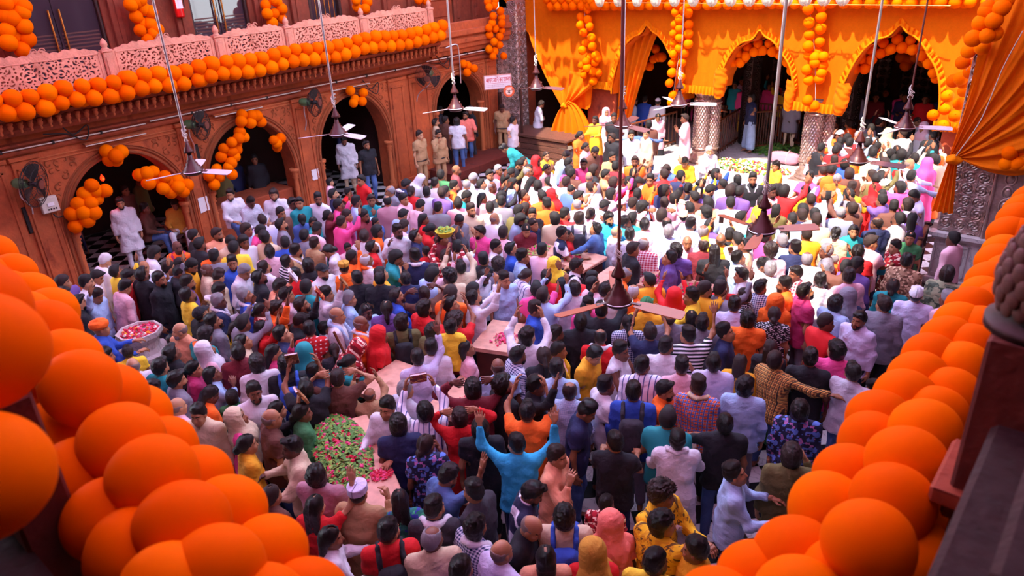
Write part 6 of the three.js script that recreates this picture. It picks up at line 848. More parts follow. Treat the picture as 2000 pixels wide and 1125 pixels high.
// ------------------------------------------------------------------ who stands where: head centre in the photograph, clothes, way faced (clock, 12 = away from the camera), pose, hair
// x y kind+garment.colour clock pose hair[,extras]   kind m man, w woman, e elder, b boy, g girl; garment T tee, S shirt, K kurta, V vest, D dress
const CROWD = `
235 398 mK.w 6 d s,dim|284 408 mS.br 4 t s,at1.2|342 400 mK.gd 6 t s,at1.2|450 381 mS.w 5 f s,low|490 396 mS.gk 5 f s,low|430 461 mS.pe 6 d beard
446 472 mS.be 5 d s|476 476 mS.w 5 d s|434 497 mS.gy 12 d s|412 493 eK.or 1 d g|347 484 eK.or 7 d b,scarf.mg|380 462 mS.bk 3 d s|400 481 mT.bk 2 d q|292 498 mS.w 3 d s
282 523 eS.w 5 d b|207 511 eK.w 2 d g|219 534 mS.ye 2 r s|250 538 mT.rd 3 d q|290 538 mT.bk 2 d s|266 541 bT.co 3 r s|132 551 mS.pu 5 p s|172 548 mS.w 5 d s
195 546 mS.w 4 d s|335 541 mS.bk 3 d q|375 551 mT.pu 3 d s|422 543 mS.be 2 d s|412 523 eS.be 3 d b|455 516 mS.bl 5 d s|475 531 eS.w 4 d g|440 492 mS.ye 12 d s
1057 205 mK.w 3 c beard,at1.50|1003 236 mT.w 4 W s,at1.52|1162 235 wK.mu 7 f l|1184 220 wD.pk 7 d veil|1199 231 mT.bk 6 d s|1220 215 wK.w 10 d k|1240 198 mS.lb 2 d s|1260 195 mS.bl 1 d s
1285 200 mS.w 12 d cap|1285 230 wK.pk 6 d k|1337 232 mK.pk 9 n s|1267 245 mS.br 12 d s|1235 265 mS.w 6 d s|1260 262 mS.be 8 d s|1134 265 wD.or 5 f k|1195 270 mS.bk 7 d s
1402 192 wK.or 4 x k,at1.75|1467 192 mT.nv 8 w s,at1.87,skirt.lb|1552 186 mK.gy 1 d s,at1.87|1640 265 mS.or 7 f cap|1675 268 eS.w 12 d g|1702 253 mT.bk 1 d s|1736 262 wK.be 12 d veil.be|1803 250 wK.w 7 d veil.pk
1822 265 mS.bk 12 d s|1787 240 wK.w 6 d k|1632 240 mT.br 9 r s|1660 244 mT.or 10 d s|1690 244 mS.gy 12 d q|1718 240 mS.bk 12 u s|1760 262 mS.w 11 d s|1775 236 mT.bk 11 d s
672 275 mK.w 6 d beard,at1.57|716 284 mT.bk 5 d q|733 268 bT.mu 12 h s|820 265 mT.kh 4 d s,legs.kh,belt|857 263 mS.kh 5 s s,legs.kh,belt|892 238 mT.w 12 d s,legs.de|909 226 mS.co 6 f beard|945 222 mT.kh 9 b s,legs.kh,belt
980 212 mT.kh 6 d s,legs.kh,belt|870 236 mS.br 1 d s,dim|852 240 mT.be 3 d s,dim|918 216 mS.bk 8 d s,dim|985 290 mS.tl 9 b q|535 381 mS.w 6 c s,low|572 398 mS.w 6 s s,low|592 396 mS.tl 5 d s
617 390 mS.w 7 d s|540 421 mT.br 5 d s|522 428 mS.lv 12 d s|650 381 mT.nv 3 p s|686 376 bT.rd 4 d s|700 353 mT.rd 8 w q|710 393 mS.lb 3 p s|728 396 mS.tl 7 d q
742 393 mS.ru 12 d t|645 356 bT.pk 3 d s|769 371 eS.gy 8 d g|790 366 mT.nv 2 d s,towel.w|805 374 wK.rd 1 d k|822 353 wD.w 3 d veil.w|827 376 mS.wp 12 d s|860 345 mS.gn 1 d s
852 358 mT.w 12 d s|862 378 mT.pu 1 d s|892 333 mT.sr 3 d b|912 361 eS.w 12 d g|924 350 mS.w 3 d g|957 343 mS.w 5 d s|962 366 mS.w 6 d g|974 333 wK.rp 4 d g
821 403 mS.pk 2 f s|857 408 mT.sh 12 d s|895 398 mS.cr 12 d s|922 411 mS.be 6 d s|897 433 mS.gy 5 d s|960 405 mS.w 12 d s|984 426 eS.w 2 d b|975 398 mS.gy 12 d s
668 436 mS.hp 2 r s,glasses|712 423 mS.mr 4 d s|734 436 bT.up 5 d s|787 421 mS.lb 2 d s|777 453 mS.w 6 s s|712 463 mS.w 12 d q|812 463 mS.nv 3 f s|745 481 mS.rd 3 d s
865 466 wK.mr 5 d k|937 454 mT.hp 7 w beard|872 501 mS.rp 12 u s|590 428 wK.up 12 d k|580 466 mS.gy 12 d s|555 471 mS.bl 12 d s|537 466 mS.be 1 d s|615 478 mS.kh 2 d s
577 491 mS.kh 4 d beard,scarf.w|642 491 wK.w 9 d k|680 486 bT.pk 5 d s|712 510 eK.w 2 d g,scarf.or|675 523 mS.or 12 r topi.gd|585 536 mT.rd 12 d s|625 531 mT.w 5 d cap.bk|600 521 mS.bk 12 d s
555 515 mT.sh 2 d s|525 521 mS.w 2 d s|507 543 mT.bk 3 d beard|529 493 mS.pk 12 d q|832 493 bT.rd 12 d s,at1.45|810 501 mS.nv 12 d s,towel.w|762 513 bT.pe 3 f s|900 523 mS.be 12 u q
877 543 mS.be 12 d cu|970 483 mS.w 4 d s|945 543 mS.w 4 d s|980 521 mS.gy 12 d cu|985 548 mT.w 5 d s|792 546 mT.nv 12 d s|700 545 mS.bk 12 d s|740 545 mT.bk 12 d q
1240 316 mT.or 6 d q|1252 258 mS.de 12 y s|1337 318 mK.mu 6 n s,low|1385 296 eK.w 5 d g,low,scarf.w|1400 341 mS.bl 3 r s|1302 333 mS.de 7 p s|1470 351 mT.bk 6 d s,scarf.lg|1440 351 wK.lb 12 d l
1410 361 wK.w 11 d k|1162 298 mS.br 4 d s|1106 306 mS.lb 5 d s|1145 288 wK.pk 4 d k|1196 308 mS.kh 6 f s|1025 316 wK.w 5 d k|1047 316 wD.rd 4 d veil.rd|1067 306 wK.ye 5 d k
1140 321 mS.mg 6 d s|1069 331 wK.ru 4 d k|1120 341 mS.br 12 d s|1180 343 mS.kh 3 x s|1032 336 eS.w 3 d g|1015 323 mS.bk 4 d s|1247 356 wK.w 9 w k|1270 353 mS.or 8 f s
1150 346 eS.gy 12 d b|1152 368 mS.sv 12 d s|1012 358 mS.lb 3 d s|1030 358 wK.pk 2 d l|1070 356 wK.w 12 d k|1050 363 mS.w 12 d s|1107 358 mS.w 12 l s|1085 381 wD.rd 3 d veil.rd
1110 373 mS.de 2 d t|1060 383 mS.or 11 d s|1067 400 mT.or 12 d s|1127 400 mS.w 12 d g|1180 403 mS.w 2 d s|1220 403 mT.lv 12 d cap.pk|1245 381 mS.lb 12 d s|1250 408 mS.be 3 x cu
1300 396 mT.w 12 u s|1325 388 mS.w 12 d s|1350 388 mT.br 12 d s|1347 408 mS.w 12 d s|1382 396 mS.pe 11 d s|1295 421 mS.pk 12 h m|1377 418 mT.w 12 d cu|1422 398 mS.w 12 d s
1447 426 mS.w 12 d q|1332 423 mT.w 12 d cap.be|1395 468 mS.mu 12 u b|1270 441 mS.pk 12 d s|1290 441 mS.w 12 d t|1310 451 mS.lk 12 d g|1345 443 mT.lb 12 d s|1372 453 eS.w 12 d g
1350 478 eS.pk 6 d b|1190 428 mS.cy 6 d s|1230 441 mS.cy 3 d s|1232 461 mS.gk 12 d s|1135 431 mT.lg 12 d s,pack.ch|1107 451 mT.nw 3 f s|1165 451 mS.de 10 w s|1060 456 wK.mr 5 d k
1082 458 wK.rd 3 d k|1037 446 wK.nv 4 d l|1010 431 mS.ck 3 d s|1030 426 mS.bk 5 d s|1075 428 mS.be 12 d s|1202 451 eS.lg 2 d b|1257 488 mS.bk 2 d s|1277 488 mS.w 12 d g
1310 496 mT.pu 12 d s|1347 511 mS.pu 9 d s|1385 503 mT.bk 12 d l|1375 481 mS.mr 12 d t|1422 503 mT.w 2 d s|1467 486 mS.be 9 s q|1482 518 mT.w 5 d q|1462 546 mS.w 9 d q
1490 490 mS.w 12 d cu|1082 518 wD.ye 12 d veil.ye|1127 521 mS.w 3 d q,pack.bk|1222 538 eS.or 2 d t|1067 541 wK.rd 12 d k|1022 538 wK.w 2 d k|1020 503 mS.w 3 d s|1000 488 mS.bl 3 d s
1635 290 mS.gy 12 d q|1652 321 mS.bl 1 d s|1690 330 wK.be 12 d veil.be|1635 350 mS.or 12 d g,legs.w|1580 348 mT.hp 7 f s|1572 376 mS.mu 8 f s|1722 346 mK.w 11 b s|1777 321 eS.lv 2 W b,scarf.pk
1810 321 wD.hp 12 d veil.hp|1835 318 wD.or 2 d veil.or|1780 346 mS.ck 1 W s|1785 385 mT.lv 8 y beard|1725 306 wK.mg 12 d k|1760 303 mS.tl 12 d s|1507 376 mS.pk 6 d s|1515 325 mK.ye 8 f s,low
1522 368 bT.lb 12 d s|1595 431 mS.be 12 d s|1547 431 mS.lb 12 d s|1642 416 mS.ck 12 d g|1632 456 wK.be 12 d k|1667 453 wK.tl 6 d l|1722 436 mT.nv 11 x t,legs.nv|1742 430 mS.w 10 d s
1777 466 wD.gn 6 d k|1747 483 wD.rp 8 d s|1675 493 mT.rd 12 d s|1620 486 eS.gy 9 d g|1527 473 mS.w 12 d g|1552 486 mS.nv 12 d s|1575 506 mT.w 12 d g|1620 513 bT.or 8 d g
1637 541 mS.pk 11 d s|1557 541 mT.w 6 d q|1512 526 mS.w 12 d g|1770 511 mS.bp 12 d s|1860 468 mK.pk 10 d s|1850 536 mS.cm 12 d s|1528 560 mS.or 9 d s|1600 545 mT.w 12 d s
135 574 mS.br 3 d s|165 592 mS.bk 3 d beard|192 577 mS.lb 4 r s|229 617 mS.bl 3 f turban.or|312 584 mT.ye 2 n f|277 577 mS.bk 4 d beard|250 570 mS.pk 2 d s
350 644 eS.pe 8 d b|345 669 bT.bk 3 d s|357 692 mT.bk 2 d s|382 683 wD.pk 3 p veil.w|370 727 wK.mg 3 d p|442 586 eS.nv 3 d g,scarf.w|410 577 mS.w 3 d s,towel.w|405 612 mS.bk 2 d cap.bk
472 612 bT.w 6 d cap.gy|409 636 mS.gy 3 d s|460 634 gT.ye 12 d p|405 662 mT.tl 2 d s,scarf.or|455 702 mS.mr 12 d s|435 734 wK.lb 3 s l|480 572 eS.bl 3 d g,scarf.w|250 689 bT.ye 12 d q
260 716 eS.w 12 d b|207 697 mS.w 3 d s|317 724 mS.tl 2 d q|320 749 mT.cy 2 d s|295 759 wK.rd 3 d l|345 752 mS.gy 3 d s|360 779 eS.pk 2 d b|387 811 mS.be 7 r s
430 774 gT.gn 12 d m|467 816 wD.hp 3 d veil.be|482 712 mS.w 12 d s|400 762 wK.or 3 d l|525 567 mS.pe 3 r s|560 584 mT.pk 3 d s|542 609 mS.or 3 r q|640 584 mS.w 3 r s
672 586 eS.lb 3 d g|717 609 wT.lb 5 f l,glasses|650 619 eS.w 3 d b,scarf.lb|682 639 eK.or 3 d b,scarf.w|627 637 bT.w 3 d s|605 656 wT.pd 12 d s|575 656 mS.nv 3 d s|520 642 wK.rd 3 r k
647 679 gT.ch 12 d p|740 656 wD.rd 3 d veil.rd|700 679 wD.rp 3 d veil.rp|772 636 mT.ol 12 d s,pack.bk|747 601 mS.pu 12 d p|782 579 mS.bl 3 f s|775 684 mS.lv 12 r s|807 674 mS.w 12 d s
840 661 mS.ol 2 d s|887 640 gT.ye 12 t m,at1.75,legs.lb|910 621 mT.rd 12 u cu|927 594 mS.w 2 r s|962 704 mT.lb 12 d b|910 684 wK.pk 3 d l|850 601 mT.rd 2 d s|822 576 mT.br 11 h s
892 601 mS.bk 3 d q|580 711 mT.bk 12 d s,pack.bl|622 714 mT.nv 3 d beard|667 714 wK.tl 3 f k|685 744 mT.br 12 h s|700 781 bS.kh 12 u b|782 779 eS.lg 2 d g|515 776 mS.w 6 d s
590 774 mT.bk 12 u s|537 819 eT.br 3 d b|562 797 wK.bk 3 r p|720 812 mS.w 7 f s|772 814 mT.nv 12 d s|827 809 mS.sv 12 u s|905 801 wK.rd 12 h m|925 759 mS.mr 12 h m
978 759 mT.bk 2 d cu|935 834 mT.bk 12 d m|570 629 mT.bk 3 d q|605 594 mS.bk 3 r s|490 660 wK.be 3 d l|500 600 wK.rp 3 r k|540 680 wK.mg 3 r l|580 800 wK.gn 3 d k
1012 601 mS.bl 3 d s|1135 572 mS.w 12 d s|1150 591 mT.hp 5 d s|1172 571 mS.w 12 d s|1237 571 eT.or 12 d t|1267 599 mK.mu 12 d cap.gn|1350 591 mS.ye 9 X s|1317 616 mS.gy 12 d b
1357 621 wK.bk 12 d l|1435 596 mS.lv 12 d s|1460 577 mS.bd 9 d beard|1460 624 mT.or 12 d s|1030 669 mS.w 12 u s|1092 664 mS.w 2 d s|1095 696 wK.pk 3 d k,scarf.ye|1057 691 mS.bk 12 d p
1020 704 mS.ck 2 d q|1162 659 mT.rd 12 d t,towel.w|1172 614 mS.bk 12 u s|1212 629 wK.ck 12 d p|1270 651 mT.nv 12 u s|1195 686 mV.w 4 f s|1307 676 mT.w 12 d f|1337 659 mT.sh 12 r s
1147 691 mT.mu 4 d f|1110 754 mS.lk 12 d t|1077 721 mT.lb 12 d s|1255 716 mS.sv 12 d s|1335 716 mS.pk 12 s s|1390 711 mS.lv 12 d s|1452 711 wK.mu 12 d l|1457 756 mS.lb 12 d s
1170 756 mT.w 2 d f|1245 764 mS.bl 12 d s,pack.ch|1307 766 mT.or 3 f q|1347 754 mS.md 12 d f,scarf.be|1145 801 mT.nv 3 d s|1030 806 mT.or 12 u s|1022 749 mS.bk 3 r s|1415 829 mT.bk 12 w s
1512 616 wT.bd 12 d k|1517 588 wD.or 12 d veil.or|1585 574 mT.mg 2 d beard|1609 589 mS.lb 1 f s|1655 579 wK.nv 12 d veil.gy|1725 596 mS.gy 12 d s,legs.bk|1790 577 mT.lv 12 d cap.w,legs.gy|1677 626 mS.lv 7 d beard
1627 686 mT.hp 12 d m|1580 699 mT.bk 12 d s|1515 704 mS.yk 1 W s|1665 729 mS.lg 1 f s|1707 759 bT.mu 9 d s|1562 801 mS.fl 12 d s|1847 584 eS.pk 10 d g|1745 560 wK.tl 12 d k
510 853 wK.mu 3 d k|570 875 mS.be 9 f s|620 930 mS.ru 1 f s|710 962 mK.kh 1 p topi.lv|833 870 wT.fl 12 p k|868 935 mT.de 2 r s|931 962 mT.ch 10 f s|783 977 wD.gv 12 d l
846 992 mT.ch 12 d s,towel.w|851 1043 eS.be 12 d g|921 1040 mS.ck 2 d s,towel.w|780 1040 mT.rd 12 d s,pack.bk|600 992 wT.rd 1 r l|648 1052 wK.w 3 f l|535 982 wK.br 2 d k|545 1013 wK.pk 12 d l
913 1108 mS.pu 12 d s|996 1052 eS.lv 2 d b|1012 870 mS.cy 12 o s|1085 892 mS.pe 4 s s|1032 980 mT.nw 3 p s|1110 1013 mT.be 12 d m,pack.bl|1200 865 mT.bk 12 f s|1323 860 mK.w 12 f f,scarf.w
1295 970 mS.yp 4 f cu|1303 1028 mS.yp 1 f s|1281 1100 mS.ye 12 d s|1348 1070 mK.mu 8 d s|1436 927 mS.lb 3 f f|1180 1030 wD.co 12 d veil.co|1133 1071 wD.rd 12 d veil.gd|1185 985 bT.rp 12 d s
1073 1085 wK.pe 12 d l|1015 1053 eS.bk 4 d b|1545 890 mS.ol 12 s s|1370 620 mS.gy 12 d q|1400 640 mS.nv 3 d s|1150 628 mS.bk 12 d s|1480 560 mS.ck 12 d q|1505 680 wK.bk 12 d l`;
const KIND = { m: 'man', w: 'woman', e: 'older man', b: 'boy', g: 'girl' }, GARM = { T: 'T-shirt', S: 'shirt', K: 'kurta', V: 'vest', D: 'dress' };
const POSEW = { n: 'palms pressed together', u: 'both hands raised', o: 'both arms thrown up', r: 'one hand raised', l: 'one hand raised', f: 'forearms held forward', p: 'hand near face', h: 'hands on head', s: 'hand to face', x: 'one arm reaching out', X: 'one arm reaching out', c: 'arms folded', w: 'one arm stretched out', W: 'one arm stretched out', y: 'arms spread', t: 'sitting', b: 'bending over' };
const FACEW = ['seen from behind', 'seen from behind', 'turned to the right', 'facing right', 'facing right', 'facing the camera', 'facing the camera', 'facing the camera', 'facing left', 'facing left', 'turned to the left', 'seen from behind'];
const HAIRW = { b: 'bald', t: 'balding', k: 'hair in a bun', l: 'long hair', p: 'ponytail', cu: 'curly hair', beard: 'bearded', cap: 'cap', topi: 'round cap', turban: 'turban', g: 'grey hair', m: 'shaggy hair' };
const people = [], shapeOfHead = { s: 1, q: 1, cu: 1, f: 1, m: 1, t: 1, k: 1, l: 1, p: 1, b: 1 };
const HG = 'worshippers crowding the courtyard';
const crowdParts = [];
function person(line, n, far) {
  const [sx, sy, g, clock, pose, hx] = line.trim().split(/\s+/), px = +sx, py = +sy, kind = g[0], garm = g[1], col = g.slice(3) === 'w' && px > 900 && px < 1720 && py > 250 && py < 560 && n % 5 < 2 ? ['pk', 'be', 'lb', 'lg', 'pe', 'sv', 'gk', 'cr', 'ru', 'wp'][(n * 7) % 10] : g.slice(3), [hs, ...ex] = hx.split(','), [hair, hcol] = hs.split('.'), opt = Object.fromEntries(ex.map((e) => { const m = /^(at|[a-z]+)\.?(.*)$/.exec(e); return [m[1], m[2] || true]; }));
  if (opt.low && py > 370) opt.at = '1.56'; else if (opt.at) opt.at = +ex.find((e) => e.startsWith('at')).slice(2);
  const sex = kind === 'w' || kind === 'g' ? 'w' : 'm', child = kind === 'b' || kind === 'g', size = (child ? 0.8 : sex === 'w' ? 0.95 : 1.01) * rr(0.97, 1.03);
  const back = +clock >= 11 || +clock <= 1, hd = opt.head ?? (pose === 'b' ? 'd' : +clock >= 4 && +clock <= 8 ? pick(['l', 'd', 'l', 'a', 'e']) : back ? pick(['l', 'l', 'u', 'a', 'e']) : pick(['l', 'l', 'u', 'd']));
  const P0 = opt.low ? 't' : pose, key = hd, j = skel(P0, key, sex), hy = opt.at ? +opt.at : j.head.y * size + (px > 1380 && py < 200 ? 0.3 : 0);
  const at = atY(px, py, hy), dist = at.distanceTo(CAM), lod = far ? (dist < 8.2 ? 2 : 3) : dist < 7.6 ? 0 : dist < 12 ? 1 : 2, foot = V(at.x, hy - j.head.y * size, at.z);
  const view = V(at.x, 0, at.z).normalize(), th = (+clock + rr(-0.35, 0.35)) * PI / 6, f = view.clone().multiplyScalar(Math.cos(th)).addScaledVector(V(-view.z, 0, view.x), Math.sin(th)), yaw = Math.atan2(f.x, f.z);
  foot.sub(V(j.head.x * size, 0, j.head.z * size).applyAxisAngle(V(0, 1, 0), yaw));
  const m = M('person', bodyGeo(P0, key, sex, lod), SKIN[(n * 7 + 3) % 11 < 4 ? 0 : (n * 7 + 3) % 11 < 7 ? 1 : (n * 5) % 11 < 6 ? 2 : n % 2 ? 3 : 4]);
  m.position.copy(foot); m.rotation.y = yaw; m.scale.setScalar(size);
  // clothes
  P('shirt', shirtGeo(garm, P0, key, sex, lod), clothMat(col), m).name = numbered({ T: 'tee', S: 'shirt', K: 'kurta', V: 'vest', D: 'dress' }[garm]);
  const legc = opt.skirt || opt.legs || (sex === 'w' ? pick(['nv', 'mr', 'gn', 'be', 'bk']) : garm === 'K' ? pick(['w', 'w', 'be']) : pick(['nv', 'bk', 'de', 'ch', 'gy', 'de', 'bk'])), skirt = !!opt.skirt || (kind === 'w' && garm !== 'T');
  P(skirt ? 'skirt' : 'trousers', legsGeo(P0, skirt, lod), clothMat(legc), m);
  // hair and headgear
  const put = (name, geo, mat, lift = 0) => { const h = P(name, geo, mat, m); h.position.copy(j.head).add(V(0, lift, 0)); h.quaternion.copy(j.headQ); return h; };
  const hm = kind === 'e' ? (hair === 'b' ? HAIRM.grey : n % 3 ? HAIRM.grey : HAIRM.white) : hair === 'g' ? HAIRM.grey : n % 5 === 0 ? HAIRM.brown : HAIRM.black, vc = hcol || col;
  if (hair === 'veil') { put('veil', hairGeo('veil', lod), clothMat(vc)); put('hair', hairGeo('t', 2), HAIRM.black); }
  else if (hair === 'cap') { put('hair', hairGeo('b', lod), hm); put('cap', hairGeo('cap', lod), clothMat(hcol || 'w')); }
  else if (hair === 'topi') { put('hair', hairGeo('b', lod), HAIRM.black); put('round_cap', hairGeo('topi', lod), clothMat(hcol)); }
  else if (hair === 'turban') put('turban', hairGeo('turban', lod), clothMat(hcol));
  else if (hair === 'beard') { put('hair', hairGeo(pick(['s', 'q']), lod), hm); put('beard', hairGeo('beard', lod), hm); }
  else put('hair', hairGeo(hair === 'g' ? pick(['s', 't']) : hair === 's' ? pick(['s', 's', 'q', 'f', 'm']) : hair, lod), hair === 'b' ? (kind !== 'e' ? HAIRM.stub : HAIRM.ash) : hm);
  if (sex === 'm' && !child && hair !== 'beard' && n % 3 === 0) put('beard', hairGeo('beard', lod), hm);
  if (opt.scarf || opt.towel) { const s = P(opt.scarf ? 'scarf' : 'towel', scarfGeo(opt.scarf ? (n % 2 ? 'long' : 'neck') : 'long', lod), clothMat(opt.scarf || opt.towel), m); if (opt.scarf) s.name = numbered('scarf'); s.position.copy(j.L(0, 0.93, 0).sub(V(0, 0.93, 0))); if (j.lean > 0.3) { s.rotation.x = j.lean; } }
  if (opt.belt) P('belt', new THREE.TorusGeometry(0.175, 0.022, 5, 22).scale(1.08, 0.78, 1).rotateX(PI / 2).translate(0, 0.93, 0.0), MAT.iron, m);
  if (opt.glasses) { const r = []; for (const s of [-1, 1]) r.push(new THREE.TorusGeometry(0.02, 0.0035, 5, 14).translate(s * 0.031, 0.004, 0.096), rod(V(s * 0.05, 0.006, 0.094), V(s * 0.08, 0.004, -0.01), 0.0025, 5)); put('spectacles', merge(r), MAT.iron); }
  if (opt.pack) { const t = thing('backpack', '', 'backpack', foot.clone(), yaw, 'backpacks in the crowd'); t.scale.setScalar(size); P('bag', packGeo(lod), clothMat(opt.pack), t); for (const sd of [-1, 1]) P('strap', strapGeo(sd, lod), clothMat(opt.pack), t); t.userData.own = n; t.userData.col = clothWord(opt.pack); packs.push(t); }
  // what it looks like, in words
  const age = KIND[kind], top = clothWord(col) + ' ' + (garm === 'D' && hair === 'veil' ? 'dress' : GARM[garm]);
  const words = [(hair === 'b' ? 'bald ' : hair === 't' ? 'balding ' : hair === 'beard' ? 'bearded ' : hair === 'g' && kind !== 'e' ? 'grey-haired ' : '') + age + ' in ' + top];
  const acc = hair === 'veil' ? clothWord(vc) + ' veil' : hair === 'cap' ? clothWord(hcol || 'w') + ' cap' : hair === 'topi' ? clothWord(hcol) + ' round cap' : hair === 'turban' ? clothWord(hcol) + ' turban' : opt.scarf ? clothWord(opt.scarf) + ' scarf' : opt.towel ? clothWord(opt.towel) + ' shoulder towel' : opt.pack ? clothWord(opt.pack) + ' backpack' : HAIRW[hair] && !['b', 't', 'beard', 'g'].includes(hair) ? HAIRW[hair] : opt.glasses ? 'spectacles' : '';
  people.push({ m, px, py, base: words[0], acc, pose: POSEW[P0] ?? '', face: FACEW[+clock % 12], short: age + ' in ' + top, j, size, foot, yaw, n, dist });
  return m;
}
const packs = [];
{ // the 305 that show largest stand as people of their own; the rest, far and small, join the throng
  const rows = CROWD.trim().split(/[|\n]/).map((l, i) => { const [x, y, g, , , h] = l.trim().split(/\s+/), full = /at|belt|low|dim|legs/.test(h) || (+y < 300 && +x < 1010); return { l, i, w: atY(+x, +y, 1.5).distanceTo(CAM) * (full ? 0.55 : /veil|turban|topi/.test(h) ? 0.85 : 1) }; });
  const cut = rows.map((r) => r.w).sort((a, b) => a - b)[304];
  for (const r of rows) { const m = person(r.l, r.i, r.w > cut); if (r.w > cut) { people.pop(); crowdParts.push(m); } }
  // shoulder to shoulder, but not inside one another or inside a table
  const all = [...people.map((p) => ({ p, o: p.m.position })), ...crowdParts.map((m) => ({ o: m.position }))]; for (const a of all) { a.x = a.o.x; a.z = a.o.z; }
  for (let it = 0; it < 14; it++) {
    for (let i = 0; i < all.length; i++) for (let k = i + 1; k < all.length; k++) { const a = all[i].o, b = all[k].o, dx = b.x - a.x, dz = b.z - a.z, d = Math.hypot(dx, dz) || 0.01, want = 0.40; if (d < want && Math.abs(a.y - b.y) < 0.3) { const s = (want - d) / d * 0.25; a.x -= dx * s; a.z -= dz * s; b.x += dx * s; b.z += dz * s; } }
    for (const q of all) { const dx = q.o.x - q.x, dz = q.o.z - q.z, d = Math.hypot(dx, dz); if (d > 0.17) { q.o.x = q.x + dx / d * 0.17; q.o.z = q.z + dz / d * 0.17; } }
    for (const q of all) for (const t of TABLES) { if (t.r) { const dx = q.o.x - t.x, dz = q.o.z - t.z, d = Math.hypot(dx, dz) || 0.01; if (d < t.r) { q.o.x = t.x + dx / d * t.r; q.o.z = t.z + dz / d * t.r; } continue; } const c = Math.cos(t.turn), s = Math.sin(t.turn), rx = q.o.x - t.x, rz = q.o.z - t.z, u = rx * c - rz * s, v = rx * s + rz * c, hu = t.w / 2 + 0.15, hv = t.d / 2 + 0.15; if (Math.abs(u) < hu && Math.abs(v) < hv) { let U = u, W = v; if (hu - Math.abs(u) < hv - Math.abs(v)) U = Math.sign(u || 1) * hu; else W = Math.sign(v || 1) * hv; q.o.x = t.x + U * c + W * s; q.o.z = t.z - U * s + W * c; } }
  }
  // heads packed between the others
  const edge = [[90, 575], [130, 562], [200, 530], [300, 510], [420, 470], [520, 430], [650, 402], [800, 388], [900, 362], [1000, 338], [1100, 318], [1250, 330], [1400, 355], [1550, 372], [1650, 300], [1800, 305]], above = (x, y) => { const i = edge.findIndex((e) => e[0] > x); return i < 1 || y < lerp(edge[i - 1][1], edge[i][1], (x - edge[i - 1][0]) / (edge[i][0] - edge[i - 1][0])); };
  let made = 0; for (let k = 0; k < 6000 && made < 125; k++) {
    const x = rr(3.6, 17.2), z = rr(-15.2, -2.5), q = toPx(V(x, 1.5, z)); if (q[0] < 90 || q[0] > 1790 || q[1] > 820 || above(q[0], q[1]) || (q[0] > 1380 && q[1] > 640) || all.some((a) => Math.hypot(a.o.x - x, a.o.z - z) < 0.385)) continue;
    if (TABLES.some((t) => Math.hypot(t.x - x, t.z - z) < (t.r ? t.r + 0.15 : t.w * 0.5 + 0.3))) continue;
    const v = Math.hypot(x, z), right = Math.atan2(18 - x, 0) && ((18 - x) * -z + (-8 - z) * x) / v, ahead = ((18 - x) * x + (-8 - z) * z) / v, clock = ((Math.atan2(right, ahead) / PI * 6) + 12.5 + rr(-1.3, 1.3)) % 12, w = rnd() < 0.28;
    const m = person(`${q[0].toFixed(1)} ${q[1].toFixed(1)} ${w ? 'w' : 'm'}${w ? 'K' : pick(['T', 'S'])}.${pick(['bk', 'nv', 'mr', 'br', 'ch', 'rd', 'gy', 'pk', 'w', 'lb', 'be', 'pu', 'ol', 'or', 'mu', 'hp', 'tl'])} ${clock.toFixed(0)} ${pick(['d', 'd', 'd', 'f', 's', 'r', 'n', 'u'])} ${w ? pick(['k', 'l', 'veil']) : 's'}`, 1000 + k, true); people.pop(); crowdParts.push(m); all.push({ o: m.position, x: m.position.x, z: m.position.z }); made++;
  }
  for (const p of people) { p.foot.copy(p.m.position); for (const t of packs) if (t.userData.own === p.n) t.position.copy(p.foot); }
}

// held things: books, phones, baskets
function inHand(pxy, make, name, label, cat, side = 1, lift = 0.1) {
  const p = people.reduce((a, b) => Math.hypot(a.px - pxy[0], a.py - pxy[1]) < Math.hypot(b.px - pxy[0], b.py - pxy[1]) ? a : b), both = side === 2, w = (i) => p.j.wr[i].clone().addScaledVector(p.j.hd[i], lift).addScaledVector(p.j.pn[i], 0.025).multiplyScalar(p.size).applyAxisAngle(V(0, 1, 0), p.yaw).add(p.foot);
  const at = both ? w(0).add(w(1)).multiplyScalar(0.5) : w(side), t = thing(name, label, cat, at, p.yaw); make(t); return t;
}
const coverA = std({ color: '#e9e0e4', map: PRINT.wp[1], roughness: 0.7 }), coverB = std({ color: '#e8b060', map: PRINT.rp[1], roughness: 0.6 }), coverC = std({ color: '#f0d0a0', map: PRINT.bp[1], roughness: 0.6 });
const book = (cover, w = 0.15, h = 0.21, tilt = -0.5) => (t) => { const b = P('cover', merge([boxAB(-w / 2, w / 2, -h / 2, h / 2, 0.011, 0.014, 0.001), boxAB(-w / 2, w / 2, -h / 2, h / 2, -0.014, -0.011, 0.001), boxAB(-w / 2, -w / 2 + 0.003, -h / 2, h / 2, -0.014, 0.014, 0.001)]), cover, t), q = P('pages', boxAB(-w / 2 + 0.003, w / 2 - 0.004, -h / 2 + 0.004, h / 2 - 0.004, -0.011, 0.011, 0.001), MAT.paper, t); b.rotation.x = q.rotation.x = tilt; };
const phone = (t) => { const g = P('body', boxAB(-0.037, 0.037, -0.075, 0.075, -0.004, 0.004, 0.003), MAT.iron, t), s = P('screen', boxAB(-0.033, 0.033, -0.068, 0.068, -0.006, -0.0035, 0.001), MAT.glassDoor, t); g.rotation.x = s.rotation.x = -0.25; };
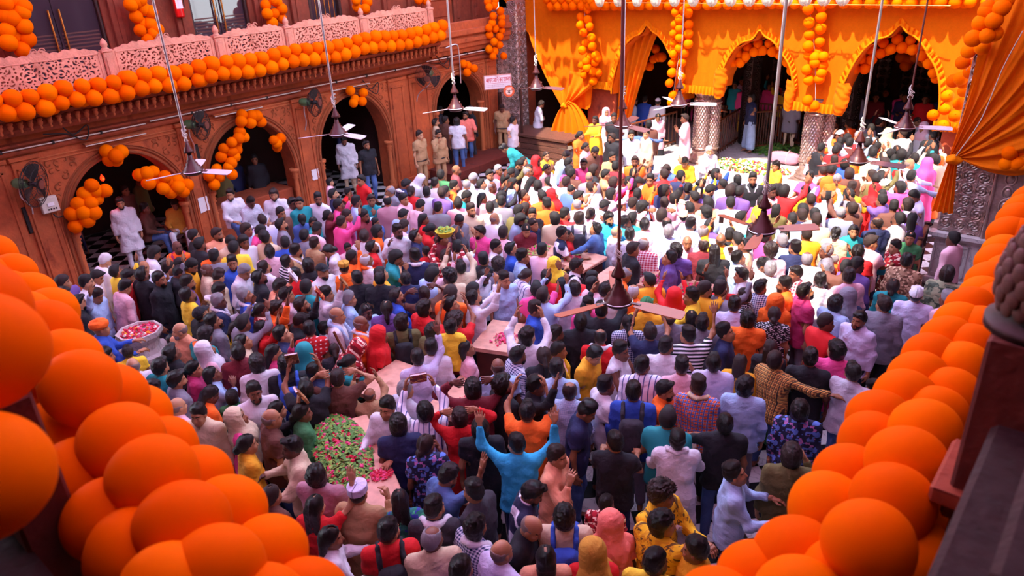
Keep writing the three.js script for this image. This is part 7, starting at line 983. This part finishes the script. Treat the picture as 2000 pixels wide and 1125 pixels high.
const basket = (t) => { P('bowl', lathe([[0.001, 0], [0.1, 0], [0.16, 0.09], [0.17, 0.1], [0.15, 0.1], [0.1, 0.02], [0.001, 0.02]], 20), clothMat('ye'), t); P('leaves', merge(Array.from({ length: 60 }, () => leafG.clone().scale(0.03, 0.03, 0.03).rotateY(rnd() * 7).rotateX(rr(-0.5, 0.5)).translate(rr(-0.11, 0.11), rr(0.08, 0.14), rr(-0.11, 0.11)))), petalMats[4], t); };
inHand([827, 809], book(coverB, 0.19, 0.17), 'book', 'yellow printed book held up by the man in blue-striped white shirt', 'book', 2);
inHand([590, 774], book(coverC), 'book', 'orange printed book held up by the man in black T-shirt near the left balloons', 'book', 0);
inHand([562, 797], book(coverC), 'book', 'small printed book in the raised hand of the woman in black', 'book', 1);
inHand([525, 567], book(coverA, 0.17, 0.2), 'book', 'white printed book raised by the man in peach at left centre', 'book', 1);
inHand([640, 584], book(coverC, 0.15, 0.2), 'book', 'printed book raised before the man in red seen from behind', 'book', 1);
inHand([605, 594], book(coverB, 0.15, 0.2), 'book', 'yellow and red book raised left of the older man in light blue', 'book', 1);
inHand([1303, 1028], book(coverA, 0.19, 0.25, -1.0), 'book', 'white book held by the man in yellow leaf-printed shirt', 'book', 0);
inHand([1395, 468], phone, 'phone', 'phone held high by the man in mustard shirt', 'phone', 2);
inHand([382, 683], phone, 'phone', 'black phone held by the woman in white veil', 'phone', 1);
inHand([1195, 686], phone, 'phone', 'phone held by the man in a white vest', 'phone', 1);
inHand([833, 870], phone, 'phone', 'phone held by the woman in navy floral top', 'phone', 1);
inHand([132, 551], phone, 'phone', 'phone held up beside the left fan pier', 'phone', 1);
inHand([872, 501], basket, 'flower_basket', 'yellow basket of green leaves held up before the man in pink', 'basket', 2);
{ const p = atY(1716, 530, 1.0), t = thing('flower_bowl', 'blue bowl of red flowers beside the woman in printed dress', 'bowl', p); P('bowl', lathe([[0.001, 0], [0.15, 0], [0.24, 0.13], [0.25, 0.14], [0.23, 0.14], [0.14, 0.02], [0.001, 0.02]], 24), clothMat('cy'), t); P('flowers', merge(Array.from({ length: 26 }, () => bloomG.clone().scale(0.05, 0.05, 0.05).rotateY(rnd() * 7).translate(rr(-0.15, 0.15), rr(0.1, 0.15), rr(-0.15, 0.15)))), petalMats[0], t); }
{ const a = atY(652, 648, 1.75), b = atY(685, 715, 1.2); solo('wooden_stick', 'long wooden stick slanting above the girl with ponytail', 'stick', rod(a, b, 0.018, 8), MAT.wood); }
{ const p = atY(747, 727, 0.95), t = thing('plastic_bag', 'crumpled white plastic bag beside the red-veiled women', 'bag', p); P('bag', grid(20, 12, (u, v) => { const a = u * 2 * PI, r = (0.11 * Math.sin(v * PI * 0.86 + 0.2)) * (1 + 0.35 * noise(Math.cos(a) * 3, v * 4, Math.sin(a) * 3)); return Object.assign(V(r * Math.cos(a), v * 0.2, r * Math.sin(a)), { u, v }); }), MAT.paper, t); P('handle', tube([V(-0.04, 0.19, 0), V(-0.03, 0.26, 0.01), V(0.03, 0.26, 0), V(0.04, 0.19, 0)], 0.01, 5, 12), MAT.paper, t); }

// the far throng inside the shrine hall and deep in the arcade, too many and too small to single out
{
  const list = [], skin = new THREE.Color('#8f5a3c'), hairC = new THREE.Color('#17110f'), cols = ['w', 'rd', 'or', 'bk', 'lb', 'pk', 'nv', 'mr', 'ye', 'be', 'tl', 'hp'].map((c) => new THREE.Color(COLOR[c][1]));
  const tint = (g, c, face) => { const own = face && g.index ? g.toNonIndexed().attributes.color : null, q = strip(g), n = q.attributes.position.count, a = new Float32Array(n * 3); for (let i = 0; i < n; i++) { const k = own ? [own.getX(i), own.getY(i), own.getZ(i)] : [1, 1, 1]; a[3 * i] = c.r * k[0]; a[3 * i + 1] = c.g * k[1]; a[3 * i + 2] = c.b * k[2]; } q.setAttribute('color', new THREE.BufferAttribute(a, 3)); return q; };
  const far = { head: 2 }; void far;
  const one = (x, y, z, yaw, pose, c0) => { const s = rr(0.92, 1.02), j = skel(pose, 'l', 'm'), c = c0 ?? pick(cols), mtx = new THREE.Matrix4().compose(V(x, y, z), new THREE.Quaternion().setFromAxisAngle(V(0, 1, 0), yaw), V(s, s, s)), hq = new THREE.Matrix4().compose(j.head, j.headQ, V(1, 1, 1)); for (const g of [tint(bodyGeo(pose, 'l', 'm', 3), skin, true), tint(shirtGeo('S', pose, 'l', 'm', 3), c), tint(legsGeo(pose, false, 3), c0 ?? pick(cols)), tint(hairGeo('s', 3).clone().applyMatrix4(hq), hairC)]) list.push(g.applyMatrix4(mtx)); };
  for (let i = 0; i < 32; i++) { const z = -11.8 + (i % 16) * 0.54 + rr(-0.15, 0.15), x = 22.5 + Math.floor(i / 16) * 0.42 + rr(-0.2, 0.2); one(x, 0.3, z, -PI / 2 + rr(-0.8, 0.8), pick(['d', 'd', 'f', 'r'])); }
  for (let i = 0; i < 22; i++) one(rr(17.0, 18.3), 0, -5.6 + (i % 11) * 0.24 + rr(-0.1, 0.1), PI / 2 + rr(-0.6, 0.6), pick(['d', 'f', 'u', 'r']));
  for (const [x, z] of [[6.4, -17.2], [6.9, -17.6], [5.5, -18.2], [8.6, -17.0], [9.2, -17.3], [8.2, -17.9], [9.5, -16.8], [11.4, -17.2], [12.6, -17.4], [15.6, -17.2], [16.3, -17.1]]) one(x, 0, z, rr(-0.8, 0.8), 'd', new THREE.Color(COLOR[pick(['bk', 'ch', 'br', 'ol', 'nv'])][1]));
  for (const m of crowdParts) { m.updateMatrixWorld(true); m.traverse((q) => { if (!q.isMesh) return; const c = q.material.map && q.material.map !== clothMap ? q.material.userData.mean : q.material.color; list.push(tint(q.geometry, c, q === m).applyMatrix4(q.matrixWorld)); }); scene.remove(m); }
  const g = mergeGeometries(list), o = M('crowd', g, std({ vertexColors: true, roughness: 0.8 })); o.userData = { label: 'throng of small far figures in and before the shrine hall and arcade', category: 'crowd', kind: 'stuff' };
}

// ------------------------------------------------------------------ labels that single each person out
{
  const marks = [['the marble fountain', 275, 650], ['the leaf heap on the long table', 660, 880], ['the leftmost arch', 250, 430], ['the second arch', 500, 340], ['the third arch', 690, 290], ['the exit arch', 895, 270], ['the left orange curtain', 1120, 210], ['the left shrine pillar', 1368, 260], ['the right shrine pillar', 1590, 280], ['the slanting wooden barrier', 1800, 500], ['the silver wall panel', 1880, 400], ['the nearest ceiling fan', 1207, 580], ['the fan over the sunlit crowd', 1488, 450], ['the row of stone tables', 1150, 515], ['the left foreground balloons', 330, 900], ['the right foreground balloons', 1700, 900], ['the bare chequered floor', 1500, 980], ['the stone table by the man in red', 975, 650], ['the right shrine arch', 1750, 230], ['the middle shrine arch', 1480, 250]];
  const rel = (p, x, y) => { const dx = p.px - x, dy = p.py - y; return Math.abs(dx) > Math.abs(dy) * 1.2 ? (dx < 0 ? 'left of ' : 'right of ') : dy > 0 ? 'in front of ' : 'behind '; };
  const near = (p) => marks.map((q) => [Math.hypot(p.px - q[1], p.py - q[2]), q]).sort((a, b) => a[0] - b[0]).map((q) => q[1]);
  const wc = (s) => s.split(/\s+/).length, seen = new Set(), cnt = {}; for (const p of people) cnt[p.base] = (cnt[p.base] ?? 0) + 1;
  const uniq = people.filter((p) => cnt[p.base] === 1);
  for (const p of people) {
    const nb = uniq.filter((q) => q !== p).sort((a, b) => Math.hypot(a.px - p.px, a.py - p.py) - Math.hypot(b.px - p.px, b.py - p.py)), M1 = near(p), opts = [];
    const A = p.acc ? (/hair|bun|ponytail/.test(p.acc) ? ', ' + p.acc : ' and ' + p.acc) : '', P1 = p.pose ? ', ' + p.pose : '', F = ', ' + p.face;
    for (let i = 0; i < 3; i++) { const L = ', ' + rel(p, M1[i][1], M1[i][2]) + M1[i][0]; opts.push(p.base + A + P1 + L, p.base + A + F + L, p.base + A + L); }
    for (let i = 0; i < 6 && nb[i]; i++) { const L = ', ' + rel(p, nb[i].px, nb[i].py) + nb[i].base; opts.push(p.base + A + P1 + L, p.base + A + L, p.base + F + L, p.base + L); }
    let lab = (cnt[p.base] === 1 ? opts : [...opts.slice(9), ...opts.slice(0, 9)]).find((o) => wc(o) <= 16 && !seen.has(o)) ?? p.base + ' at ' + M1[0][0];
    seen.add(lab); p.m.userData = { label: lab, category: 'person', group: HG };
  }
  for (const t of packs) { const p = people.find((q) => q.n === t.userData.own); t.userData = { label: t.userData.col + ' backpack worn by the ' + p.base, category: 'backpack' }; }
}
renderer.render(scene, camera);
